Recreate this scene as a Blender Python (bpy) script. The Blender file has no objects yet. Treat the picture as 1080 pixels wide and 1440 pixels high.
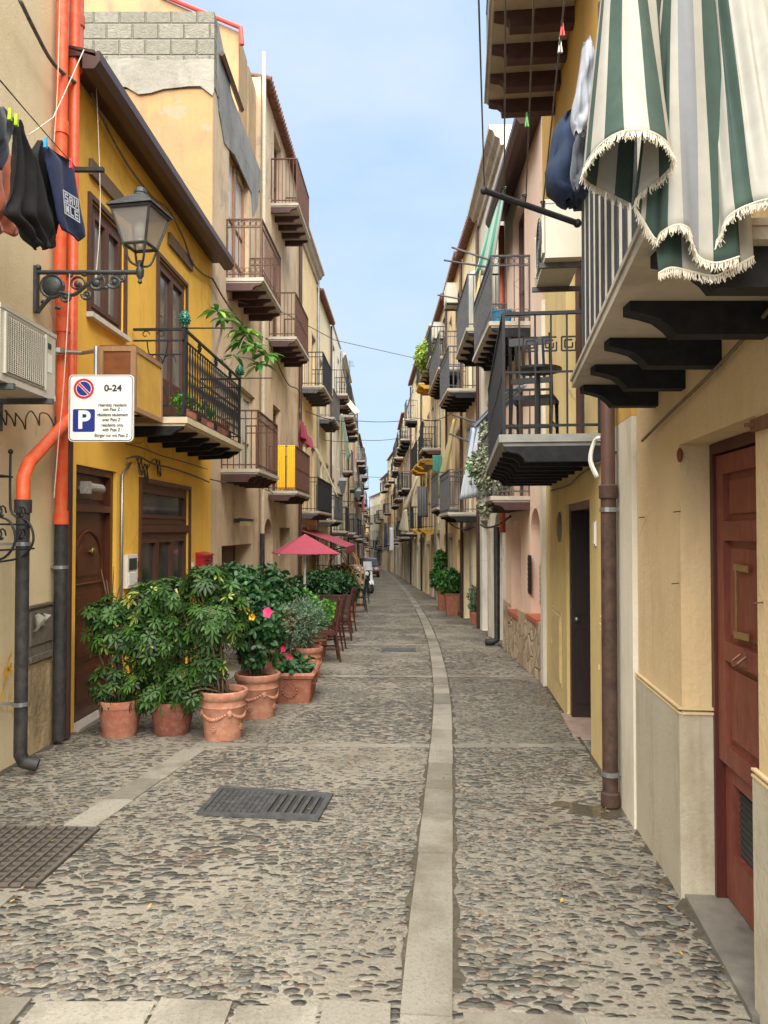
import bpy, math, random
import numpy as np
from mathutils import Vector, Matrix
SC = bpy.context.scene
COL = SC.collection
R = math.radians
random.seed(7)
# ---------------- camera ----------------
CAMZ, FPX, PITCH, SLOPE = 1.65, 1060.0, math.atan(25/1060.0), 0.035
cd = bpy.data.cameras.new('camera'); cam = bpy.data.objects.new('camera', cd); COL.objects.link(cam)
cam.location = (0, 0, CAMZ); cam.rotation_euler = (math.pi/2 + PITCH, 0, 0)
cd.sensor_fit = 'VERTICAL'; cd.sensor_height = 36; cd.lens = FPX/1440*36
cd.clip_start = 0.05; cd.clip_end = 2000
SC.camera = cam
# ---------------- sky, sun, exposure ----------------
SUN_EL, SUN_AZ = R(52), R(186)      # azimuth measured clockwise from +Y: the sun is high behind the camera
w = bpy.data.worlds.new("World"); SC.world = w; w.use_nodes = True
nt = w.node_tree; nt.nodes.clear()
wo = nt.nodes.new('ShaderNodeOutputWorld'); bg = nt.nodes.new('ShaderNodeBackground')
sky = nt.nodes.new('ShaderNodeTexSky'); sky.sky_type = 'NISHITA'; sky.sun_disc = False
sky.sun_elevation = SUN_EL; sky.sun_rotation = SUN_AZ; sky.air_density = 1.0; sky.dust_density = 1.2; sky.ozone_density = 1.4
tc = nt.nodes.new('ShaderNodeTexCoord'); mp = nt.nodes.new('ShaderNodeMapping'); mp.inputs['Scale'].default_value = (1.0, 1.0, 2.6)
nz = nt.nodes.new('ShaderNodeTexNoise'); nz.inputs['Scale'].default_value = 2.1; nz.inputs['Detail'].default_value = 7; nz.inputs['Roughness'].default_value = .55
rp = nt.nodes.new('ShaderNodeMapRange'); rp.inputs[1].default_value = .34; rp.inputs[2].default_value = .74; rp.inputs[3].default_value = 0.05; rp.inputs[4].default_value = .95
mx = nt.nodes.new('ShaderNodeMix'); mx.data_type = 'RGBA'; mx.inputs[7].default_value = (2.2, 2.55, 2.95, 1)
mx0 = nt.nodes.new('ShaderNodeMix'); mx0.data_type = 'RGBA'; mx0.inputs[0].default_value = .88; mx0.inputs[7].default_value = (1.4, 2.05, 2.85, 1)
L = nt.links.new
L(tc.outputs['Generated'], mp.inputs[0]); L(mp.outputs[0], nz.inputs['Vector']); L(nz.outputs['Fac'], rp.inputs[0])
L(rp.outputs[0], mx.inputs[0]); L(sky.outputs[0], mx0.inputs[6]); L(mx0.outputs[2], mx.inputs[6]); L(mx.outputs[2], bg.inputs[0]); L(bg.outputs[0], wo.inputs[0])
bg.inputs[1].default_value = 0.125
sd = bpy.data.lights.new('sun', 'SUN'); sun = bpy.data.objects.new('sun', sd); COL.objects.link(sun)
sd.energy = 5.0; sd.angle = R(80); sd.color = (1, .95, .87)
_dir = Vector((math.sin(SUN_AZ)*math.cos(SUN_EL), math.cos(SUN_AZ)*math.cos(SUN_EL), math.sin(SUN_EL)))
sun.rotation_euler = _dir.to_track_quat('Z', 'Y').to_euler(); sun.location = (0, -5, 30)
SC.view_settings.view_transform = 'Standard'; SC.view_settings.look = 'None'; SC.view_settings.gamma = 1
SC.view_settings.exposure = 1.48
SC.cycles.max_bounces = 8; SC.cycles.diffuse_bounces = 5; SC.cycles.use_denoising = True
# ---------------- geometry helpers ----------------
CP, SP = math.cos(PITCH), math.sin(PITCH)
def G(y): return -SLOPE*y
def ray(px, py):
    u = (px-540)/FPX; v = (720-py)/FPX
    return Vector((u, CP - v*SP, SP + v*CP))
def P(px, py, Y):
    r = ray(px, py); t = Y/r.y
    return Vector((r.x*t, Y, CAMZ + r.z*t))
def PG(px, py):                       # the point of the sloping street seen at a pixel
    r = ray(px, py); t = CAMZ/(-r.z - SLOPE*r.y)
    return Vector((r.x*t, r.y*t, CAMZ + r.z*t))
class Fr:
    """a vertical wall line: s along it, n out towards the street, z up"""
    def __init__(s, a, b, side):
        s.a = Vector((a[0], a[1])); d = Vector((b[0]-a[0], b[1]-a[1])); s.len = d.length; s.d = d/s.len
        n = Vector((s.d.y, -s.d.x)); s.n = n if side == 'L' else -n
        s.flip = side == 'L'; s.side = side
    def W(s, a, n, z):
        p = s.a + s.d*a + s.n*n
        return (p.x, p.y, z)
    def at(s, px, py, n=0):
        r = ray(px, py); o = s.a + s.n*n
        # t*(rx,ry) = o + k*d
        det = r.x*(-s.d.y) - r.y*(-s.d.x)
        t = (o.x*(-s.d.y) - o.y*(-s.d.x))/det
        k = (r.x*t - o.x)*s.d.x + (r.y*t - o.y)*s.d.y
        return k, CAMZ + r.z*t
    def sY(s, Y): return (Y - s.a.y)/s.d.y
    def sx(s, px): return s.at(px, 700)[0]
    def Yat(s, k): return s.a.y + s.d.y*k
    def sub(s, k0, k1):
        a = s.a + s.d*k0; b = s.a + s.d*k1
        return Fr(a, b, s.side)
class WFr:
    flip = False
    def W(s, a, n, z): return (a, n, z)
WD = WFr()
LOC = {}
class MB:
    def __init__(s): s.v = []; s.f = []; s.m = []; s.mi = 0; s.col = None
    def add(s, vs, fs, flip=False):
        b = len(s.v); s.v.extend(vs)
        for f in fs:
            g = [b+i for i in f]
            if flip: g.reverse()
            s.f.append(g); s.m.append(s.mi)
    def box(s, a0, a1, n0, n1, z0, z1, fr=WD, zs=None):
        vs = [fr.W(a, n, z) for z in (z0, z1) for n in (n0, n1) for a in (a0, a1)]
        s.add(vs, [(0,2,3,1),(4,5,7,6),(0,1,5,4),(2,6,7,3),(0,4,6,2),(1,3,7,5)], fr.flip)
    def quad(s, pts): s.add([tuple(p) for p in pts], [tuple(range(len(pts)))])
    def prism(s, prof, a0, a1, fr=WD):            # prof: (n,z) polygon swept along a
        k = len(prof)
        vs = [fr.W(a0, n, z) for n, z in prof] + [fr.W(a1, n, z) for n, z in prof]
        fs = [tuple(range(k)), tuple(range(2*k-1, k-1, -1))]
        for i in range(k):
            j = (i+1) % k; fs.append((i, k+i, k+j, j))
        s.add(vs, fs, fr.flip)
    def plate(s, prof, n0, n1, fr=WD):            # prof: (a,z) polygon with thickness along n
        k = len(prof)
        vs = [fr.W(a, n0, z) for a, z in prof] + [fr.W(a, n1, z) for a, z in prof]
        fs = [tuple(range(k-1, -1, -1)), tuple(range(k, 2*k))]
        for i in range(k):
            j = (i+1) % k; fs.append((j, k+j, k+i, i))
        s.add(vs, fs, not fr.flip)
    def tube(s, pts, r, seg=8, cap=True):
        pts = [Vector(p) for p in pts]; n = len(pts)
        if not hasattr(r, '__len__'): r = [r]*n
        t0 = (pts[1]-pts[0]).normalized()
        up = Vector((0,0,1)) if abs(t0.z) < .9 else Vector((1,0,0))
        u = t0.cross(up).normalized(); vs = []
        for i, p in enumerate(pts):
            if i == 0: t = t0
            elif i == n-1: t = (pts[i]-pts[i-1]).normalized()
            else: t = ((pts[i]-pts[i-1]).normalized()+(pts[i+1]-pts[i]).normalized()).normalized()
            u = (u - t*u.dot(t)).normalized(); w_ = t.cross(u)
            for k in range(seg):
                a = 2*math.pi*k/seg
                vs.append(tuple(p + (u*math.cos(a) + w_*math.sin(a))*r[i]))
        fs = []
        for i in range(n-1):
            for k in range(seg):
                j = (k+1) % seg
                fs.append((i*seg+k, i*seg+j, (i+1)*seg+j, (i+1)*seg+k))
        if cap:
            fs.append(tuple(reversed(range(seg)))); fs.append(tuple(range((n-1)*seg, n*seg)))
        s.add(vs, fs)
    def lathe(s, prof, c=(0,0,0), seg=24, sq=0, cap=False):      # prof: (r,z)
        n = len(prof); vs = []
        for r_, z in prof:
            for k in range(seg):
                a = 2*math.pi*k/seg + (math.pi/seg if sq else 0)
                vs.append((c[0]+r_*math.cos(a), c[1]+r_*math.sin(a), c[2]+z))
        fs = []
        for i in range(n-1):
            for k in range(seg):
                j = (k+1) % seg
                fs.append((i*seg+k, i*seg+j, (i+1)*seg+j, (i+1)*seg+k))
        if cap: fs.append(tuple(reversed(range(seg)))); fs.append(tuple(range((n-1)*seg, n*seg)))
        s.add(vs, fs)
    def ball(s, c, r, seg=8, ring=6, sc=(1,1,1)):
        prof = [(math.sin(math.pi*i/ring), -math.cos(math.pi*i/ring)) for i in range(ring+1)]
        vs = []
        for a, z in prof:
            for k in range(seg):
                t = 2*math.pi*k/seg
                vs.append((c[0]+r*sc[0]*max(a, .01)*math.cos(t), c[1]+r*sc[1]*max(a, .01)*math.sin(t), c[2]+r*sc[2]*z))
        fs = [(i*seg+k, i*seg+(k+1) % seg, (i+1)*seg+(k+1) % seg, (i+1)*seg+k) for i in range(ring) for k in range(seg)]
        s.add(vs, fs)
    def build(s, name, mats, parent=None, smooth=False, base=None):
        if not isinstance(mats, (list, tuple)): mats = [mats]
        if parent is not None: o_ = LOC[parent.name]
        elif base is not None: o_ = Vector(base)
        else:
            a = np.array(s.v); o_ = Vector(((a[:,0].min()+a[:,0].max())/2, (a[:,1].min()+a[:,1].max())/2, a[:,2].min()))
        me = bpy.data.meshes.new(name)
        me.from_pydata([(x-o_[0], y-o_[1], z-o_[2]) for x, y, z in s.v], [], s.f)
        for m in mats: me.materials.append(m)
        if len(mats) > 1: me.polygons.foreach_set('material_index', s.m)
        if smooth: me.polygons.foreach_set('use_smooth', [True]*len(me.polygons))
        if s.col is not None:
            at = me.attributes.new('col', 'FLOAT', 'FACE'); at.data.foreach_set('value', s.col)
        ob = bpy.data.objects.new(name, me); COL.objects.link(ob)
        if smooth == 'auto':
            bmod = None
            me.set_sharp_from_angle(angle=R(40))
        if parent is not None: ob.parent = parent
        else: ob.location = o_
        LOC[ob.name] = o_
        return ob
def empty(name, loc, label, cat, group=None):
    o = bpy.data.objects.new(name, None); COL.objects.link(o); o.location = loc; o.empty_display_size = .2
    LOC[o.name] = Vector(loc); o['label'] = label; o['category'] = cat
    if group: o['group'] = group
    return o
def tag(o, label, cat, group=None):
    o['label'] = label; o['category'] = cat
    if group: o['group'] = group
    return o
def struct(o): o['kind'] = 'structure'; return o
def copy_tree(o, parent=None):
    c = o.copy(); COL.objects.link(c)
    if parent is not None: c.parent = parent
    LOC[c.name] = LOC[o.name]
    for ch in list(o.children): copy_tree(ch, c)
    return c
# ---------------- materials ----------------
def nodes(name):
    m = bpy.data.materials.new(name); m.use_nodes = True; t = m.node_tree
    b = t.nodes['Principled BSDF']
    return m, t, b
def N(t, typ, **k):
    n = t.nodes.new(typ)
    for a, b in k.items(): setattr(n, a, b)
    return n
def mixc(t, fac, a, b, mode='MIX'):
    m = N(t, 'ShaderNodeMix', data_type='RGBA', blend_type=mode)
    for sock, val in ((0, fac), (6, a), (7, b)):
        if hasattr(val, 'is_linked'): t.links.new(val, m.inputs[sock])
        elif sock == 0: m.inputs[0].default_value = val
        else: m.inputs[sock].default_value = (*val, 1)
    return m.outputs[2]
def noise(t, scale, detail=4, rough=.55, stretch=(1,1,1), coord=None):
    g = N(t, 'ShaderNodeNewGeometry'); mpn = N(t, 'ShaderNodeMapping'); mpn.inputs['Scale'].default_value = stretch
    t.links.new(coord if coord is not None else g.outputs['Position'], mpn.inputs[0])
    n = N(t, 'ShaderNodeTexNoise'); n.inputs['Scale'].default_value = scale; n.inputs['Detail'].default_value = detail; n.inputs['Roughness'].default_value = rough
    t.links.new(mpn.outputs[0], n.inputs['Vector'])
    return n.outputs['Fac']
def rng(t, v, a, b, c=0, d=1):
    m = N(t, 'ShaderNodeMapRange'); t.links.new(v, m.inputs[0])
    for i, x in enumerate((a, b, c, d)): m.inputs[i+1].default_value = x
    return m.outputs[0]
def bump(t, b, h, strength=.3, dist=.01):
    n = N(t, 'ShaderNodeBump'); n.inputs['Strength'].default_value = strength; n.inputs['Distance'].default_value = dist
    t.links.new(h, n.inputs['Height']); t.links.new(n.outputs[0], b.inputs['Normal'])
def sr(h):                               # '#rrggbb' -> linear
    h = h.lstrip('#'); o = []
    for i in (0, 2, 4):
        c = int(h[i:i+2], 16)/255; o.append(c/12.92 if c <= .04045 else ((c+.055)/1.055)**2.4)
    return tuple(o)
def plaster(name, c, c2=None, stain=None, stain_amt=.5, rough=.92, bscale=60, bstr=.35, patch=.5):
    m, t, b = nodes(name)
    c2 = c2 or tuple(x*.86 for x in c); stain = stain or tuple(x*.5 for x in c)
    f1 = rng(t, noise(t, 1.1, 6, .6), .35, .7)
    col = mixc(t, f1, c, c2)
    f2 = rng(t, noise(t, 1.5, 7, .7, (1.5, 1.5, .6)), .5, .78, 0, stain_amt)
    col = mixc(t, f2, col, stain)
    f3 = rng(t, noise(t, 9, 4, .7), .58, .8, 0, .25)
    dr = N(t, 'ShaderNodeMath', operation='MULTIPLY'); t.links.new(rng(t, noise(t, 1.0, 5, .6, (11, 11, .35)), .52, .75), dr.inputs[0]); t.links.new(rng(t, noise(t, .7, 4, .6), .48, .7, 0, min(1, stain_amt*.9)), dr.inputs[1])
    col = mixc(t, dr.outputs[0], col, stain)
    pa = rng(t, noise(t, 1.25, 9, .62), .69-.1*patch, .705-.1*patch, 0, .55*min(1, patch*2))
    col = mixc(t, pa, col, tuple(.55*x+.45*y for x, y in zip((.36, .33, .28), stain)))
    vo = N(t, 'ShaderNodeTexVoronoi', feature='DISTANCE_TO_EDGE'); vo.inputs['Scale'].default_value = .55
    gg = N(t, 'ShaderNodeNewGeometry'); nn = N(t, 'ShaderNodeTexNoise'); nn.inputs['Scale'].default_value = 3; nn.inputs['Detail'].default_value = 6; t.links.new(gg.outputs['Position'], nn.inputs['Vector'])
    va = N(t, 'ShaderNodeVectorMath', operation='SCALE'); va.inputs['Scale'].default_value = .16; t.links.new(nn.outputs['Color'], va.inputs[0])
    vb = N(t, 'ShaderNodeVectorMath', operation='ADD'); t.links.new(gg.outputs['Position'], vb.inputs[0]); t.links.new(va.outputs[0], vb.inputs[1]); t.links.new(vb.outputs[0], vo.inputs['Vector'])
    cm = N(t, 'ShaderNodeMath', operation='MULTIPLY'); t.links.new(rng(t, vo.outputs['Distance'], .002, .007, 1, 0), cm.inputs[0]); t.links.new(rng(t, noise(t, .6, 3), .52, .66, 0, .4), cm.inputs[1])
    col = mixc(t, cm.outputs[0], col, tuple(x*.35 for x in stain))
    col = mixc(t, f3, col, tuple(min(1, x*1.2) for x in c))
    t.links.new(col, b.inputs['Base Color']); b.inputs['Roughness'].default_value = rough
    h = N(t, 'ShaderNodeMath', operation='ADD')
    t.links.new(noise(t, bscale, 5, .6), h.inputs[0]); t.links.new(noise(t, 5, 3), h.inputs[1])
    bump(t, b, h.outputs[0], bstr, .012)
    return m
def simple(name, c, rough=.6, metal=0, var=.15, scale=12, bstr=.1, spec=None, bsc=None, stretch=(1,1,1)):
    m, t, b = nodes(name)
    n = noise(t, scale, 4, .6, stretch)
    col = mixc(t, rng(t, n, .3, .7), tuple(x*(1-var) for x in c), tuple(min(1, x*(1+var)) for x in c))
    t.links.new(col, b.inputs['Base Color']); b.inputs['Roughness'].default_value = rough; b.inputs['Metallic'].default_value = metal
    if spec is not None: b.inputs['Specular IOR Level'].default_value = spec
    if bstr: bump(t, b, noise(t, bsc or scale*4, 4, .6, stretch), bstr, .006)
    return m
def rusty(name, c, c2, amt=.6, rough=.7):
    m, t, b = nodes(name)
    col = mixc(t, rng(t, noise(t, 14, 6, .7), .5-.25*amt, .75), c, c2)
    t.links.new(col, b.inputs['Base Color']); b.inputs['Roughness'].default_value = rough
    bump(t, b, noise(t, 90, 4), .3, .004)
    return m
def wood(name, c, c2, rough=.5, sc=(14, 14, 1.2)):
    m, t, b = nodes(name)
    col = mixc(t, rng(t, noise(t, 3, 6, .65, sc), .3, .7), c, c2)
    col = mixc(t, rng(t, noise(t, 4, 3), .5, .8, 0, .4), col, tuple(x*.6 for x in c))
    t.links.new(col, b.inputs['Base Color']); b.inputs['Roughness'].default_value = rough
    bump(t, b, noise(t, 8, 5, .6, sc), .2, .004)
    return m
def leafmat(name, a, b_, c=None, cfac=.12, rough=.42, trans=.25):
    m, t, b = nodes(name)
    at = N(t, 'ShaderNodeAttribute', attribute_name='col')
    col = mixc(t, at.outputs['Fac'], a, b_)
    if c: col = mixc(t, rng(t, at.outputs['Fac'], 1-cfac, 1-cfac+.01), col, c)
    t.links.new(col, b.inputs['Base Color']); b.inputs['Roughness'].default_value = rough
    tr = N(t, 'ShaderNodeBsdfTranslucent'); t.links.new(col, tr.inputs[0])
    mxs = N(t, 'ShaderNodeMixShader'); mxs.inputs[0].default_value = trans
    out = t.nodes['Material Output']; t.links.new(b.outputs[0], mxs.inputs[1]); t.links.new(tr.outputs[0], mxs.inputs[2]); t.links.new(mxs.outputs[0], out.inputs[0])
    return m
def cloth_mat(name, c, var=.12, weave=0, sheen=.2):
    m, t, b = nodes(name)
    col = mixc(t, rng(t, noise(t, 18, 5, .6), .3, .7), tuple(x*(1-var) for x in c), tuple(min(1, x*(1+var)) for x in c))
    t.links.new(col, b.inputs['Base Color']); b.inputs['Roughness'].default_value = .95
    b.inputs['Sheen Weight'].default_value = sheen
    bump(t, b, noise(t, 420, 2), .35, .002)
    return m
M = {}
M['glass'] = simple('window_glass', (.045, .05, .055), .07, 0, .5, 3, 0)
M['glass_pale'] = simple('window_glass_curtained', (.42, .43, .42), .12, 0, .25, 2.2, 0, stretch=(1, 1, .3))
M['brown'] = wood('brown_frame_wood', sr('#47281d'), sr('#5c3828'), .55)
M['glass_mid'] = simple('window_glass_painted_reflection', (.2, .2, .18), .08, 0, .6, 1.6, 0, stretch=(1, 1, .4))  # paler pane colour stands in for light reflected by the glass
M['redbrown'] = wood('red_brown_frame_wood', sr('#6b3526'), sr('#7d4433'), .6)
M['darkwood'] = wood('dark_stained_wood', sr('#44200f'), sr('#5a2f1b'), .4)
M['oldwood'] = wood('weathered_wood', sr('#5a4637'), sr('#7a6450'), .85)
M['whitewood'] = wood('white_painted_wood', sr('#b9b2a4'), sr('#cfc9ba'), .6)
M['greenwood'] = wood('green_painted_wood', sr('#24392f'), sr('#35503f'), .6)
M['black'] = simple('black_painted_iron', (.012, .013, .015), .55, 0, .4, 20, .15, spec=.3)
M['rust'] = rusty('rusty_brown_iron', sr('#41281e'), sr('#6b432d'), .6)
M['greyiron'] = rusty('grey_weathered_iron', sr('#3a3d42'), sr('#5b5a58'), .5)
M['slab'] = plaster('balcony_slab_stone', sr('#b8afa0'), sr('#a39a8a'), sr('#6d655a'), .5, bscale=40)
M['slabunder'] = plaster('balcony_underside_plaster', sr('#b3aa9a'), sr('#9a9183'), sr('#6b6257'), .6, bscale=30)
M['beamblack'] = simple('black_painted_beam', (.012, .0125, .014), .7, 0, .5, 14, .3, spec=.25)
M['beambrown'] = wood('dark_brown_beam', sr('#38211d'), sr('#4d302a'), .7, (3, 3, 3))
M['tile'] = simple('clay_roof_tile', sr('#745041'), .85, 0, .35, 6, .3)
M['gutter'] = simple('dark_brown_metal_gutter', sr('#4a3330'), .42, .3, .12, 4, .05)
M['orange'] = rusty('orange_plastic_pipe', sr('#d6491a'), sr('#c96f45'), .45, .5)
M['salmon'] = simple('faded_salmon_pipe', sr('#c9634c'), .55, 0, .15, 6, .06)
M['blackpipe'] = rusty('black_cast_iron_pipe', (.01, .0105, .012), (.05, .042, .036), .5, .65)
M['steel'] = simple('galvanised_steel', sr('#9b9c9e'), .35, .8, .15, 10, .05)
M['whitepaint'] = simple('white_plastic', sr('#d8d6cd'), .4, 0, .05, 5, .02)
M['cable'] = simple('grey_cable', sr('#5a544c'), .7, 0, .3, 30, .1)
M['cabledark'] = simple('dark_cable', sr('#2c2826'), .7, 0, .3, 30, .1)
M['rope'] = simple('pale_cord', sr('#c9bfae'), .9, 0, .1, 40, 0)
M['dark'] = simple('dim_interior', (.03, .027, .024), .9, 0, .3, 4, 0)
M['terra'] = rusty('terracotta', sr('#965a44'), sr('#a87f68'), .2, .85)
M['terra2'] = rusty('pale_terracotta', sr('#a56c52'), sr('#b8917a'), .3, .85)
M['terra3'] = rusty('dark_terracotta', sr('#75402f'), sr('#8f6655'), .2, .8)
M['soil'] = simple('potting_soil', (.05, .035, .025), 1, 0, .4, 30, .6)
# ---------------- building helpers ----------------
def glazing(b, fr, s0, s1, z0, z1, dep, fm, gm=None, leaves=2, rows=(), fw=.06, name='window', arch=0, low=0, lab=None, twin=True, curtain=False):
    """a framed window or glazed door in an opening, its panes a sub-part"""
    m = MB(); n0, n1 = -dep-.06, -dep
    gm = gm or M['glass']
    m.box(s0, s0+fw, n0, n1, z0, z1, fr); m.box(s1-fw, s1, n0, n1, z0, z1, fr)
    m.box(s0+fw, s1-fw, n0, n1, z1-fw, z1, fr); m.box(s0+fw, s1-fw, n0, n1, z0, z0+fw, fr)
    a0, a1 = s0+fw, s1-fw; wd = (a1-a0)/leaves; lw = .05
    for i in range(leaves):
        x0, x1 = a0+i*wd+.004, a0+(i+1)*wd-.004; q0, q1 = -dep-.045, -dep+.015
        m.box(x0, x0+lw, q0, q1, z0+fw+.004, z1-fw-.004, fr); m.box(x1-lw, x1, q0, q1, z0+fw+.004, z1-fw-.004, fr)
        m.box(x0+lw, x1-lw, q0, q1, z1-fw-.004-lw, z1-fw-.004, fr); m.box(x0+lw, x1-lw, q0, q1, z0+fw+.004, z0+fw+lw, fr)
        for rr in rows: m.box(x0+lw, x1-lw, q0+.01, q1-.012, rr-.014, rr+.014, fr)
        if low: 
            m.box(x0+lw, x1-lw, q0, q1-.014, z0+fw+lw, z0+low, fr)
            m.box(x0+lw+.05, x1-lw-.05, q1-.014, q1-.004, z0+fw+lw+.05, z0+low-.06, fr)
    o = m.build(name, fm, b)
    if lab: o['label'] = lab
    g = MB(); g.box(a0, a1, -dep-.04, -dep-.028, z0+fw, z1-fw, fr); g.build('glass', gm, o)
    return o
def shutter(b, fr, s0, s1, z0, z1, dep, mat, name='shutter'):
    m = MB(); fw = .06
    mid = (s0+s1)/2
    for x0, x1 in ((s0, mid-.004), (mid+.004, s1)):
        m.box(x0, x0+fw, -dep-.04, -dep, z0, z1, fr); m.box(x1-fw, x1, -dep-.04, -dep, z0, z1, fr)
        for z in (z0, (z0+z1)/2, z1-fw): m.box(x0+fw, x1-fw, -dep-.04, -dep, z, z+fw, fr)
        z = z0+fw
        while z < z1-.05:
            m.prism([(-dep-.04, z+.03), (-dep-.03, z+.035), (-dep-.004, z+.008), (-dep-.012, z)], x0+fw, x1-fw, fr); z += .05
    m.box(s0, s1, -dep-.07, -dep-.045, z0, z1, fr)
    return m.build(name, mat, b)
def boarddoor(b, fr, s0, s1, z0, z1, dep, mat, handle=True, panels=3, leaves=2, name='door'):
    m = MB(); fw = .06
    m.box(s0, s0+fw, -dep-.05, -dep+.02, z0, z1, fr); m.box(s1-fw, s1, -dep-.05, -dep+.02, z0, z1, fr); m.box(s0+fw, s1-fw, -dep-.05, -dep+.02, z1-fw, z1, fr)
    a0, a1 = s0+fw+.003, s1-fw-.003; wd = (a1-a0)/leaves
    for i in range(leaves):
        x0, x1 = a0+i*wd+.003, a0+(i+1)*wd-.003
        m.box(x0, x1, -dep-.05, -dep-.01, z0+.01, z1-fw-.003, fr)
        hh = (z1-fw-z0-.1)/panels
        for k in range(panels):
            q = z0+.1+k*hh
            m.box(x0+.06, x1-.06, -dep-.01, -dep+.006, q+.03, q+hh-.06, fr)
            m.box(x0+.09, x1-.09, -dep+.006, -dep+.014, q+.06, q+hh-.09, fr)
    o = m.build(name, mat, b)
    if handle:
        h = MB(); c = a0+wd*(1 if leaves == 2 else .85)
        h.ball(fr.W(c+.05, -dep+.04, z0+1.05), .03); h.build('handle', M['steel'], o, smooth=True)
    return o
def facade(b, fr, z0, z1, ops, mat, depth=5.0, s0=0, s1=None, name='wall', dep=.22):
    s1 = fr.len if s1 is None else s1
    s0 += .004; s1 -= .004
    m = MB(); ss = {s0, s1}; zs = {z0, z1}
    for o in ops:
        for x in o['s']: ss.add(min(max(x, s0), s1))
        for x in o['z']: zs.add(min(max(x, z0), z1))
    ss = sorted(ss); zs = sorted(zs)
    def hole(a, z): return any(o['s'][0] < a < o['s'][1] and o['z'][0] < z < o['z'][1] for o in ops)
    for i in range(len(ss)-1):
        for j in range(len(zs)-1):
            if ss[i+1]-ss[i] < 1e-5 or zs[j+1]-zs[j] < 1e-5: continue
            if not hole((ss[i]+ss[i+1])/2, (zs[j]+zs[j+1])/2):
                m.add([fr.W(ss[i], 0, zs[j]), fr.W(ss[i+1], 0, zs[j]), fr.W(ss[i+1], 0, zs[j+1]), fr.W(ss[i], 0, zs[j+1])], [(0,3,2,1)], fr.flip)
    for o in ops:
        a0, a1 = max(o['s'][0], s0), min(o['s'][1], s1); q0, q1 = o['z']; d = o.get('d', dep)+.08
        for A, B in (((a0, q0), (a0, q1)), ((a0, q1), (a1, q1)), ((a1, q1), (a1, q0)), ((a1, q0), (a0, q0))):
            m.add([fr.W(A[0], 0, A[1]), fr.W(B[0], 0, B[1]), fr.W(B[0], -d, B[1]), fr.W(A[0], -d, A[1])], [(0,1,2,3)], fr.flip)
    m.add([fr.W(s0, 0, z0), fr.W(s0, -depth, z0), fr.W(s0, -depth, z1), fr.W(s0, 0, z1), fr.W(s1, 0, z0), fr.W(s1, -depth, z0), fr.W(s1, -depth, z1), fr.W(s1, 0, z1)],
          [(0,1,2,3), (4,7,6,5), (3,2,6,7), (1,5,6,2)], fr.flip)
    return m.build(name, mat, b)
def archfill(b, fr, o, mat, name='arch'):
    """the two corner pieces that round the top of an opening"""
    a0, a1 = o['s']; z1 = o['z'][1]; r = (a1-a0)/2; c = (a0+a1)/2; m = MB(); d = o.get('d', .22)
    for sg in (-1, 1):
        pts = [(c+sg*r, z1)] + [(c+sg*r*math.cos(t), z1-r+r*math.sin(t)) for t in [math.pi/2*k/8 for k in range(9)]]
        if sg > 0: pts = pts[::-1]
        m.plate(pts, -d-.02, -.002, fr)
    return m.build(name, mat, b)
def balcony(b, fr, s0, s1, z, prot, rail, beam=None, nb=4, rh=1.0, th=.06, style='plain', slab=None, gap=.11, bh=.13, lab=None, beamw=.075, deco=False):
    m = MB(); beam = beam or M['beamblack']; slab = slab or M['slab']
    m.box(s0, s1, .004, prot, z-th, z, fr)
    m.prism([(.004, z-th-.001), (.004, z-th-.03), (prot-.04, z-th-.03), (prot-.02, z-th-.001)], s0+.02, s1-.02, fr)
    o = m.build('balcony', slab, b)
    if lab: o['label'] = lab
    for i in range(nb):
        c = s0+beamw/2+.01+(s1-s0-beamw-.02)*i/(max(1, nb-1)); q = MB(); t = z-th-.032
        q.prism([(.002, t), (prot-.05, t), (prot-.05, t-.03), (prot-.09, t-.045), (prot-.15, t-.055), (prot-.19, t-.09), (prot-.2, t-bh), (.002, t-bh)], c-beamw/2, c+beamw/2, fr)
        q.build('bracket', beam, o)
    railing(o, fr, s0, s1, z, prot, rail, rh, style, gap)
    return o
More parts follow.
